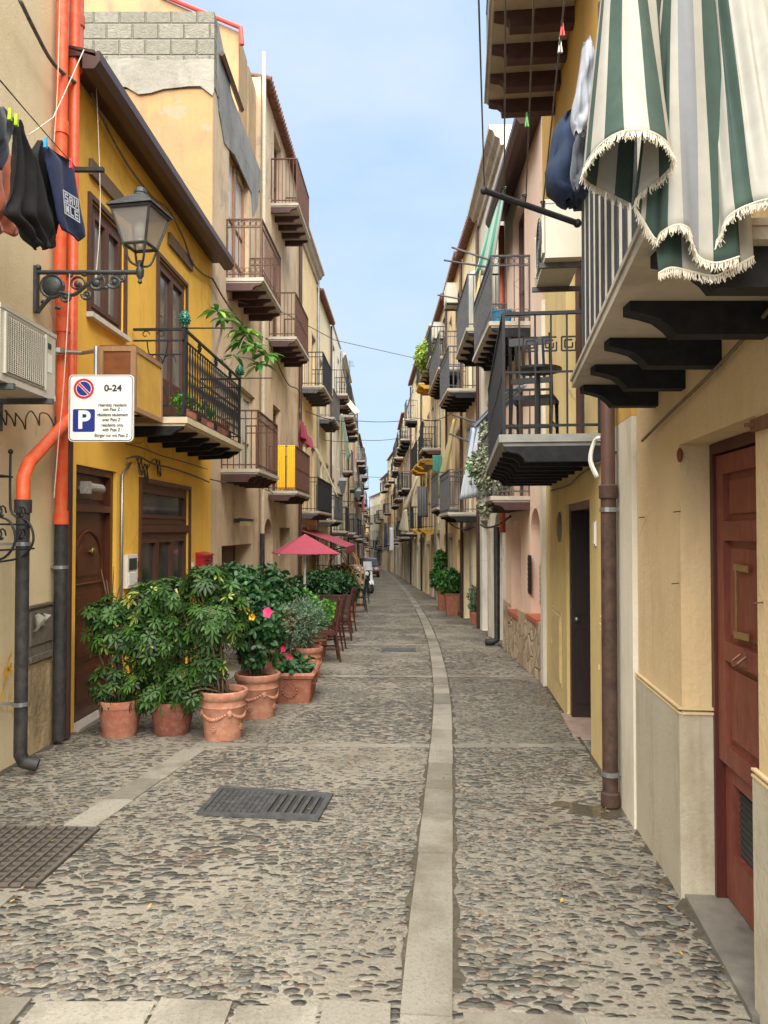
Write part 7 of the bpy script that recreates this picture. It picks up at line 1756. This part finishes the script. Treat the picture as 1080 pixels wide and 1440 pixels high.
def parasol(cx, cy, hw, zr, zt, label, mat, rot=0):
    z = G(cy); root = empty('parasol', (cx, cy, z), label, 'parasol'); m = MB(); n = 4; sub = 5; pts = []
    cor = [Vector((cx+hw*1.414*math.cos(rot+math.pi/4+i*math.pi/2), cy+hw*1.414*math.sin(rot+math.pi/4+i*math.pi/2), zr)) for i in range(4)]
    top = Vector((cx, cy, zt)); V = []; F = []
    for i in range(4):
        a, b_ = cor[i], cor[(i+1) % 4]
        for r_ in range(sub+1):
            for c in range(sub+1):
                u, v = r_/sub, c/sub; p = top.lerp(a.lerp(b_, v), u); p.z += -.06*u*math.sin(math.pi*v)*0-.05*math.sin(math.pi*u)*1; p.x -= 0; V.append(tuple(p))
        b0 = i*(sub+1)**2
        for r_ in range(sub):
            for c in range(sub): q = b0+r_*(sub+1)+c; F.append((q, q+1, q+sub+2, q+sub+1))
        b0 = len(V); 
        V += [tuple(a), tuple(b_), (b_.x, b_.y, b_.z-.0), (a.x, a.y, a.z-.0)]
    m.add(V, F); o = m.build('canopy', mat, root); s_ = o.modifiers.new('solid', 'SOLIDIFY'); s_.thickness = .012
    m = MB()
    for i in range(4): m.tube([top-Vector((0, 0, .03)), top.lerp(cor[i], .5)-Vector((0, 0, .08)), cor[i]-Vector((0, 0, .015))], .012, 5); m.tube([(cx, cy, zr-.1), top.lerp(cor[i], .5)-Vector((0, 0, .085))], .01, 5)
    m.build('ribs', M['whitepaint'], root); m = MB(); m.tube([(cx, cy, z+.05), (cx, cy, zt)], .03, 10); m.build('pole', M['whitepaint'], root); m = MB(); m.box(cx-.25, cx+.25, cy-.25, cy+.25, z, z+.06); m.build('base', M['blackpipe'], root)
rose = cloth_mat('faded_crimson_canvas', sr('#973e4e'), .1, sheen=0)
Yp_ = 16.2; pc = P(430, 778, Yp_); parasol(pc.x-.02, Yp_, .64, pc.z, P(410, 755, Yp_).z+.05, 'faded crimson square parasol over the brown chairs', rose, R(15))
def awning(fr, s0, s1, zt, zb, n, mat, label, val=.18):
    root = empty('awning', fr.W((s0+s1)/2, 0, zt), label, 'awning'); m = MB(); m.prism([(.02, zt), (n, zb), (n, zb-.012), (.02, zt-.012)], s0, s1, fr)
    k = 8
    for i in range(k): a = s0+(s1-s0)*i/k; b_ = s0+(s1-s0)*(i+1)/k; m.plate([(a, zb), (b_, zb), (b_, zb-val), ((a+b_)/2, zb-val-.05), (a, zb-val)], n, n+.008, fr)
    m.build('canvas', mat, root); m = MB()
    for s_ in (s0+.05, s1-.05): m.tube([fr.W(s_, .02, zb-.3), fr.W(s_, n-.03, zb-.02)], .015, 6); m.tube([fr.W(s_, .02, zt-.05), fr.W(s_, n-.03, zb-.04)], .012, 6)
    m.tube([fr.W(s0+.02, n-.02, zb-.02), fr.W(s1-.02, n-.02, zb-.02)], .018, 6); m.build('awning_arm', M['black'], root)
fE = Hs['E'][1]
awning(fE, .3, 4.1, 1.65, 1.15, 1.35, rose, 'faded crimson awning on the cream house behind the parasol')
def lattice():
    y0 = 24.6; z = G(y0); root = empty('rattan_arch_screen', (-1.6, y0, z), 'low rattan screen with round arches at the end of the terrace', 'screen'); m = MB()
    for c, r_ in ((-1.75, .55), (-1.3, .5)):
        for rr_ in (r_, r_-.06): m.tube([(c+rr_*math.cos(t), y0, z+1.35+rr_*math.sin(t)) for t in [math.pi*k/12 for k in range(13)]], .018, 6)
    for i in range(9):
        a = -2.3+i*.17; m.tube([(a, y0, z+.6), (a+.35, y0, z+1.35)], .012, 5); m.tube([(a+.35, y0, z+.6), (a, y0, z+1.35)], .012, 5)
    for zz in (.6, 1.35): m.tube([(-2.3, y0, z+zz), (-.75, y0, z+zz)], .02, 6)
    for a in (-2.3, -.75): m.tube([(a, y0, z), (a, y0, z+1.36)], .025, 6)
    m.build('frame', wood('rattan', sr('#a8703c'), sr('#bf8a50')), root)
lattice()
# white scooter
def scooter(px, py):
    p = PG(px, py); y = p.y+.1; z = G(y); x = p.x; root = empty('scooter', (0, 0, 0), 'white scooter parked facing the camera at the end of the terrace', 'scooter')
    wp = simple('white_scooter_paint', sr('#cfcfcc'), .25, 0, .03, 5, 0); rb = simple('black_rubber', (.015, .015, .015), .8, 0, 0, 5, 0)
    for yy in (-.6, .62):
        m = MB(); pts = [(0, yy+.21*math.cos(t), .25+.21*math.sin(t)) for t in [2*math.pi*i/20 for i in range(21)]]; m.tube(pts, .055, 8, False); w_ = m.build('wheel', rb, root, smooth=True)
        m = MB(); m.tube([(-.03, yy, .25), (.03, yy, .25)], .13, 14); m.build('rim', M['steel'], w_)
    m = MB(); m.prism([(-.5, .3), (-.58, .52), (-.42, .62), (-.36, .95), (-.28, 1.0), (-.2, .9), (-.24, .45), (-.18, .3), (.12, .26), (.2, .5), (.3, .66), (.75, .72), (.85, .6), (.7, .42), (.35, .3), (.15, .2), (-.3, .2)], -.17, .17)
    m.build('body', wp, root)
    m = MB(); m.prism([(-.78, .44), (-.6, .54), (-.42, .46), (-.44, .42), (-.6, .49), (-.76, .41)], -.09, .09); m.build('front_mudguard', wp, root)
    m = MB(); m.prism([(.1, .67), (.2, .76), (.7, .82), (.8, .75), (.75, .725)], -.14, .14); m.build('seat', rb, root)
    m = MB(); m.tube([(-.33, -.25, 1.08), (-.1, -.33, 1.02), (.1, -.33, 1.02), (.33, -.25, 1.08)], .018, 6); m.tube([(0, -.6, .25), (0, -.33, 1.02)], .03, 8); m.build('handlebar', rb, root)
    m = MB(); m.ball((0, -.38, .86), .075, 10, 8, (1, .6, 1)); m.build('headlight', M['glass_pale'], root)
    for sx in (-1, 1): m = MB(); m.ball((sx*.3, -.24, 1.22), .055, 8, 6, (1, .3, .8)); m.tube([(sx*.26, -.27, 1.06), (sx*.3, -.24, 1.2)], .006, 5); m.build('mirror', rb, root)
    m = MB(); m.prism([(-.26, 1.0), (-.34, 1.02), (-.2, 1.42), (-.17, 1.42)], -.2, .2); m.build('windscreen', M['glass_pale'], root)
    m = MB(); m.box(-.2, .2, .62, .95, .84, 1.15); m.build('top_box', wp, root)
    root.location = (x, y, z); root.rotation_euler = (0, 0, R(24)); 
scooter(514, 834)
def car(px, py, label, paint, rz, L_=3.7, W__=1.6, H=1.5):
    p = PG(px, py); y = p.y+L_/2; z = G(y); x = p.x; root = empty('parked_car', (0, 0, 0), label, 'car', 'cars parked at the left of the far street')
    prof = [(-L_/2, .3), (-L_/2-.02, .6), (-L_/2+.05, .85), (-L_/2+.75, .98), (-L_/2+1.35, H-.05), (-L_/2+1.7, H), (L_/2-.55, H-.02), (L_/2-.12, 1.0), (L_/2, .7), (L_/2-.02, .3)]
    body = [(-L_/2, .3), (-L_/2-.02, .6), (-L_/2+.05, .85), (-L_/2+.75, .96), (L_/2-.1, .98), (L_/2, .7), (L_/2-.02, .3)]
    m = MB(); hw = W__/2
    m.prism(body, -hw, hw); m.build('body', paint, root)
    def cab(m, hw0, hw1, prof_, mat, nm):
        k = len(prof_); V = []
        for s_ in (-1, 1):
            for yy, zz in prof_: ww = hw0+(hw1-hw0)*(zz-.96)/(H-.96); V.append((s_*ww, yy, zz))
        m.add(V, [tuple(range(k)), tuple(range(2*k-1, k-1, -1))]+[(i, k+i, k+(i+1) % k, (i+1) % k) for i in range(k)]); return m.build(nm, mat, root)
    cab(MB(), hw-.04, hw-.16, [(-L_/2+.72, .961), (-L_/2+1.32, H-.06), (-L_/2+1.7, H-.03), (L_/2-.58, H-.05), (L_/2-.18, .985)], M['glass'], 'windows')
    m = MB(); q = hw-.155; m.prism([(-L_/2+1.3, H-.07), (-L_/2+1.68, H+.0), (L_/2-.6, H-.02), (L_/2-.5, H-.1)], -q, q); m.build('roof', paint, root)
    pm = MB()
    for s_ in (-1, 1):
        for ya, yb in ((-L_/2+.73, -L_/2+1.32), (L_/2-.17, L_/2-.56), (-.1, -.1)): pm.tube([(s_*(hw-.035), ya, .97), (s_*(hw-.15), yb, H-.04)], .035, 6)
    pm.build('pillar', paint, root)
    for s_ in (-1, 1):
        for yy in (-L_/2+.65, L_/2-.6):
            m = MB(); m.tube([(s_*(hw-.16), yy, .3), (s_*(hw+.005), yy, .3)], .3, 18); w_ = m.build('wheel', simple('tyre_rubber', (.02, .02, .02), .8, 0, 0, 5, 0), root); m = MB(); m.tube([(s_*(hw+.006), yy, .3), (s_*(hw+.015), yy, .3)], .18, 14); m.build('rim', M['steel'], w_)
        m = MB(); m.ball((s_*(hw-.25), -L_/2+.02, .72), .13, 10, 6, (1.2, .5, .7)); m.build('headlight', M['glass_pale'], root)
        m = MB(); m.ball((s_*(hw+.06), -L_/2+1.1, 1.02), .08, 8, 6, (1, .6, .8)); m.build('mirror', paint, root)
    m = MB(); m.box(-.5, .5, -L_/2-.03, -L_/2-.002, .42, .56); m.build('grille', M['dark'], root); m = MB(); m.box(-.24, .24, -L_/2-.04, -L_/2-.031, .34, .41); m.build('number_plate', M['whitepaint'], root)
    root.location = (x, y, z); root.rotation_euler = (0, 0, rz)
car(518, 812, 'dark red car parked facing the camera, nearest of the far cars', simple('dark_maroon_paint', sr('#4a2328'), .25, .2, .05, 3, 0), R(2))
car(503, 806, 'white car parked behind the dark red car', simple('white_car_paint', sr('#c5c5c3'), .25, 0, .03, 3, 0), R(1))
# second scooter, dark
# ---------------- hanging cloths further on ----------------
def stripemat(name, a, b_, sc=18, ax=(1, 0, 0)):
    m, t, b = nodes(name); at = N(t, 'ShaderNodeAttribute', attribute_name='col'); t.links.new(mixc(t, at.outputs['Fac'], a, b_), b.inputs['Base Color']); b.inputs['Roughness'].default_value = .9; return m
def drape(p0, p1, q0, q1, mat, label, name='hanging_cloth', cat='cloth', n=24, folds=4, amp=.05, stripes=None, sag=.0):
    """p0,p1 upper edge; q0,q1 lower edge"""
    p0, p1, q0, q1 = map(Vector, (p0, p1, q0, q1)); m = MB(); rows = 14; nr = (p1-p0).cross(q0-p0).normalized(); V = []
    for r_ in range(rows+1):
        v = r_/rows
        for c in range(n+1): u = c/n; p = p0.lerp(p1, u).lerp(q0.lerp(q1, u), v)+nr*amp*math.sin(u*folds*2*math.pi+v*2)*(.3+.7*v); p.z -= sag*math.sin(math.pi*v); V.append(tuple(p))
    m.add(V, [(r_*(n+1)+c, r_*(n+1)+c+1, (r_+1)*(n+1)+c+1, (r_+1)*(n+1)+c) for r_ in range(rows) for c in range(n)])
    if stripes: m.col = [float((c//stripes) % 2) for r_ in range(rows) for c in range(n)]
    o = m.build(name, mat, smooth=True); s_ = o.modifiers.new('solid', 'SOLIDIFY'); s_.thickness = .006; tag(o, label, cat); return o
gw = stripemat('green_white_awning_cloth', sr('#4fb596'), sr('#d5d8cf')); bw = stripemat('pale_blue_white_cloth', sr('#5f7ea6'), sr('#b9bfc4')); yc = cloth_mat('pale_yellow_cloth', sr('#c9bd72'), .06); cc_ = cloth_mat('cream_cloth', sr('#cfc6a4'), .05); mg = cloth_mat('maroon_cloth', sr('#7d1f33'), .1); gc = cloth_mat('pale_green_cloth', sr('#9bb5a2'), .05); gcol = cloth_mat('golden_yellow_towel', sr('#dfae18'), .06); bkc = cloth_mat('black_blind_cloth', (.015, .016, .02), .2)
drape(P(703, 268, 12.6), P(712, 262, 11.2), P(666, 385, 14.6), P(690, 385, 13.2), gw, 'green and white striped blind slanting from the roof of the pink house', amp=.03, stripes=3, folds=2)
drape(P(661, 385, 14.8), P(668, 380, 14.2), P(650, 485, 15.6), P(660, 490, 14.9), gw, 'green and white striped cloth hanging beside the grey white house balcony', amp=.05, stripes=4, folds=3)
drape(P(655, 390, 15.6), P(660, 388, 15.2), P(651, 470, 16.0), P(657, 472, 15.5), cloth_mat('beige_cloth', sr('#b59f86'), .1), 'beige cloth hanging behind the green striped cloth', amp=.04)
drape(P(672, 400, 14), P(676, 380, 13.6), P(662, 480, 14.2), P(669, 460, 13.7), yc, 'yellow cloth hanging beside the green striped cloth', amp=.04)
drape(P(662, 601, 14.0), P(690, 597, 13.2), P(647, 703, 14.4), P(672, 698, 13.8), bw, 'pale blue and white striped blind hanging outside the grey cream house', amp=.05, stripes=3, folds=4)
drape(P(712, 548, 11.4), P(742, 540, 10.7), P(662, 601, 14.0), P(690, 597, 13.2), bw, 'upper piece of pale blue striped blind tucked under the pink house balcony', amp=.02, stripes=3, folds=2)
drape(P(637, 590, 21), P(642, 588, 19.5), P(611, 700, 24), P(620, 700, 22.5), yc, 'long pale yellow blind slanting down to a grey balcony on the right', amp=.05, folds=3)
drape(P(585, 672, 29), P(588, 670, 28), P(566, 718, 31), P(572, 716, 30), cc_, 'cream blind slanting to a far balcony on the right', amp=.05)
drape(P(567, 718, 30), P(572, 716, 29), P(561, 745, 31), P(573, 748, 29), cc_, 'cream cloth hanging below the slanting cream blind', amp=.05)
drape(P(586, 684, 27.5), P(600, 684, 26), P(587, 727, 27.5), P(601, 727, 26), bkc, 'black blind hanging in a balcony on the right', amp=.03)
drape(P(421, 588, 19.8), P(440, 622, 21), P(423, 622, 19.8), P(442, 634, 21), mg, 'maroon cloth hanging at the far edge of the peach house', amp=.08, folds=2)
drape(P(424, 590, 19.7), P(430, 600, 20.2), P(426, 615, 19.7), P(434, 632, 20.2), mg, 'second maroon garment beside the first on the peach house', amp=.06, folds=2)
k = FD.sY(17.02)
for i, (a, b_) in enumerate(((.2, .38), (.42, .6))):
    drape(FD.W(k, a, 3.56), FD.W(k, b_, 3.56), FD.W(k, a, 2.56), FD.W(k, b_, 2.56), gcol, ['golden yellow towel over the low brown balcony, the one nearer the wall', 'golden yellow towel over the low brown balcony, the one nearer the street'][i], 'hanging_towel', 'towel', amp=.012)
drape(P(442, 630, 24), P(447, 632, 24), P(470, 690, 24.4), P(476, 700, 24.4), cc_, 'rolled cream blind pole slanting beside the cream house', amp=.02)
drape(P(479, 582, 30), P(482, 582, 30), P(488, 650, 31), P(493, 640, 31), gc, 'pale green blind hanging from a balcony on the left', amp=.04)
drape(P(483, 562, 33), P(492, 562, 34), P(500, 582, 33), P(506, 580, 34), cc_, 'cream awning against the sky on the left', amp=.03)
# poles on the right
for i, (a, b_) in enumerate((((636, 348, 14.4), (690, 366, 12.8)), ((625, 366, 14.8), (688, 376, 13)), ((616, 415, 17), (645, 420, 16)), ((636, 583, 16), (688, 600, 13)), ((632, 610, 17), (668, 624, 14)))):
    wire([P(*a), P(*b_)], .02, ['upper grey blind pole jutting from the pink house balcony', 'second grey blind pole jutting from the pink house balcony', 'short dark pole jutting from the grey cream house', 'grey pole above the yellow blind on the right', 'lower grey pole above the blue striped blind'][i], M['greyiron'], 0, 'pole', 'blind_pole')
# furniture on the iron balcony
bc = chair('balcony_chair', 'black metal chair with a mesh back on the iron balcony', chb, FR2.W(FR2.sY(6.9), .4, 2.395), R(160), None)
gk = MB(); k = FR2.sY(6.0)
zz0 = 3.13
for i in range(3):
    c = .22+i*.15
    for r_ in (.055, .03): gk.box(FR2.sY(5.93), FR2.sY(5.94), c-r_, c+r_, zz0-r_-.006, zz0-r_+.006, FR2); gk.box(FR2.sY(5.93), FR2.sY(5.94), c-r_, c+r_, zz0+r_-.006, zz0+r_+.006, FR2); gk.box(FR2.sY(5.93), FR2.sY(5.94), c-r_-.006, c-r_+.006, zz0-r_, zz0+r_*.3, FR2); gk.box(FR2.sY(5.93), FR2.sY(5.94), c+r_-.006, c+r_+.006, zz0-r_, zz0+r_, FR2)
tag(gk.build('fretwork_panel', M['black']), 'black geometric fretwork strip on the near side of the iron balcony', 'panel')
r = empty('balcony_table', FR2.W(FR2.sY(6.4), .4, 2.4), 'small black round table on the iron balcony', 'table'); m = MB(); x, y, z = FR2.W(FR2.sY(6.35), .42, 2.4); m.lathe([(.01, .6), (.2, .6), (.2, .62), (.01, .62)], (x, y, z), 20); m.build('table_top', chb, r); m = MB(); m.tube([(x, y, z), (x, y, z+.6)], .02, 6); m.lathe([(.2, 0), (.2, .02), (.02, .03)], (x, y, z), 14); m.build('pedestal', chb, r)
bx = MB(); bx.lathe([(.12, 0), (.16, .25), (.17, .25), (.17, .27)], FR3.W(FR3.sY(11.3), .35, 4.665), 16); tag(bx.build('bucket', simple('blue_plastic', sr('#1c86b5'), .4), smooth='auto'), 'blue plastic bucket on the upper balcony of the pink house', 'bucket')
# puddle by the drainpipe
m = MB(); c = PG(838, 1140); rs = random.Random(2); pts = []
for i in range(26): t = 2*math.pi*i/26; r_ = 1+.22*math.sin(3*t+1)+.12*math.sin(7*t); pts.append((c.x+.26*r_*math.cos(t)-.05*math.sin(t), c.y+.14*r_*math.sin(t)-.06*math.cos(t)))
m.add([(x, y, G(y)+.0035) for x, y in pts], [tuple(range(26))])
pm_, t, b = nodes('puddle_water'); b.inputs['Base Color'].default_value = (.1, .085, .06, 1); b.inputs['Roughness'].default_value = .06; b.inputs['Alpha'].default_value = .75
o = m.build('puddle', pm_); struct(o)
# small lantern further down on the left
def small_lamp(fr, Y, n, z, label):
    k = fr.sY(Y); root = empty('street_lamp', fr.W(k, 0, z), label, 'street lamp'); m = MB(); m.tube([fr.W(k, 0, z), fr.W(k, n, z)], .018, 6); m.tube(smoothpts([fr.W(k, 0, z-.3), fr.W(k, n*.4, z-.2), fr.W(k, n*.7, z)], 4), .014, 6); m.build('bracket', M['black'], root)
    x, y, _ = fr.W(k, n, 0); m = MB(); m.lathe([(.1, .12), (.19, .55), (.21, .56), (.1, .68), (.05, .7), (.01, .78)], (x, y, z-.05), 4, 1); m.tube([(x, y, z-.05), (x, y, z+.08)], .02, 6); m.build('lantern', simple('lantern_grey_glass', sr('#55595a'), .3, 0, .1, 5, 0), root)
small_lamp(Hs['F'][1], 27.2, .8, 2.9, 'small wall lantern on the pale yellow house beyond the crimson awning')
small_lamp(Hs['H'][1], 38.5, .8, 3.1, 'farther small wall lantern on the left side of the street')
# antennas
for i, (p, lb) in enumerate(((P(478, 520, 38), 'thin roof antenna above the left houses'), (P(492, 520, 46), 'second thin roof antenna farther along the left houses'), (P(560, 640, 60), 'thin roof antenna above the far right houses'))):
    m = MB(); m.tube([p+Vector((0, 0, -1.5)), p+Vector((0, 0, .6))], .02, 5)
    for j in range(5): m.tube([p+Vector((-.3+j*.03, 0, .2+j*.08)), p+Vector((.3-j*.03, 0, .2+j*.08))], .01, 4)
    tag(m.build('antenna', M['greyiron']), lb, 'antenna')

# more washing and things on the far balconies
for i, (px0, px1, y0, y1, Y, c, lb) in enumerate(((596, 606, 628, 660, 30, '#9aa39f', 'pale grey cloth over a balcony on the fourth house on the right'), (608, 622, 640, 664, 27, '#3f8273', 'green board behind a balcony rail on the right'),
    (548, 553, 742, 775, 50, '#c9ccd0', 'white sheet hanging over the far right wall'), (540, 544, 735, 770, 62, '#24304f', 'dark blue sheet hanging far along the right wall'), (498, 506, 686, 700, 44, '#2e5a4c', 'green balcony cloth far along the left wall'), (509, 512, 690, 720, 58, '#b56a62', 'faded red cloth far along the left wall'), (565, 571, 724, 748, 40, '#d0bfa0', 'beige sheet on a far right balcony'))):
    drape(P(px0, y0, Y), P(px1, y0, Y-.3), P(px0, y1, Y), P(px1, y1, Y-.3), cloth_mat('far_cloth', sr(c), .08), lb, amp=.05, folds=3)
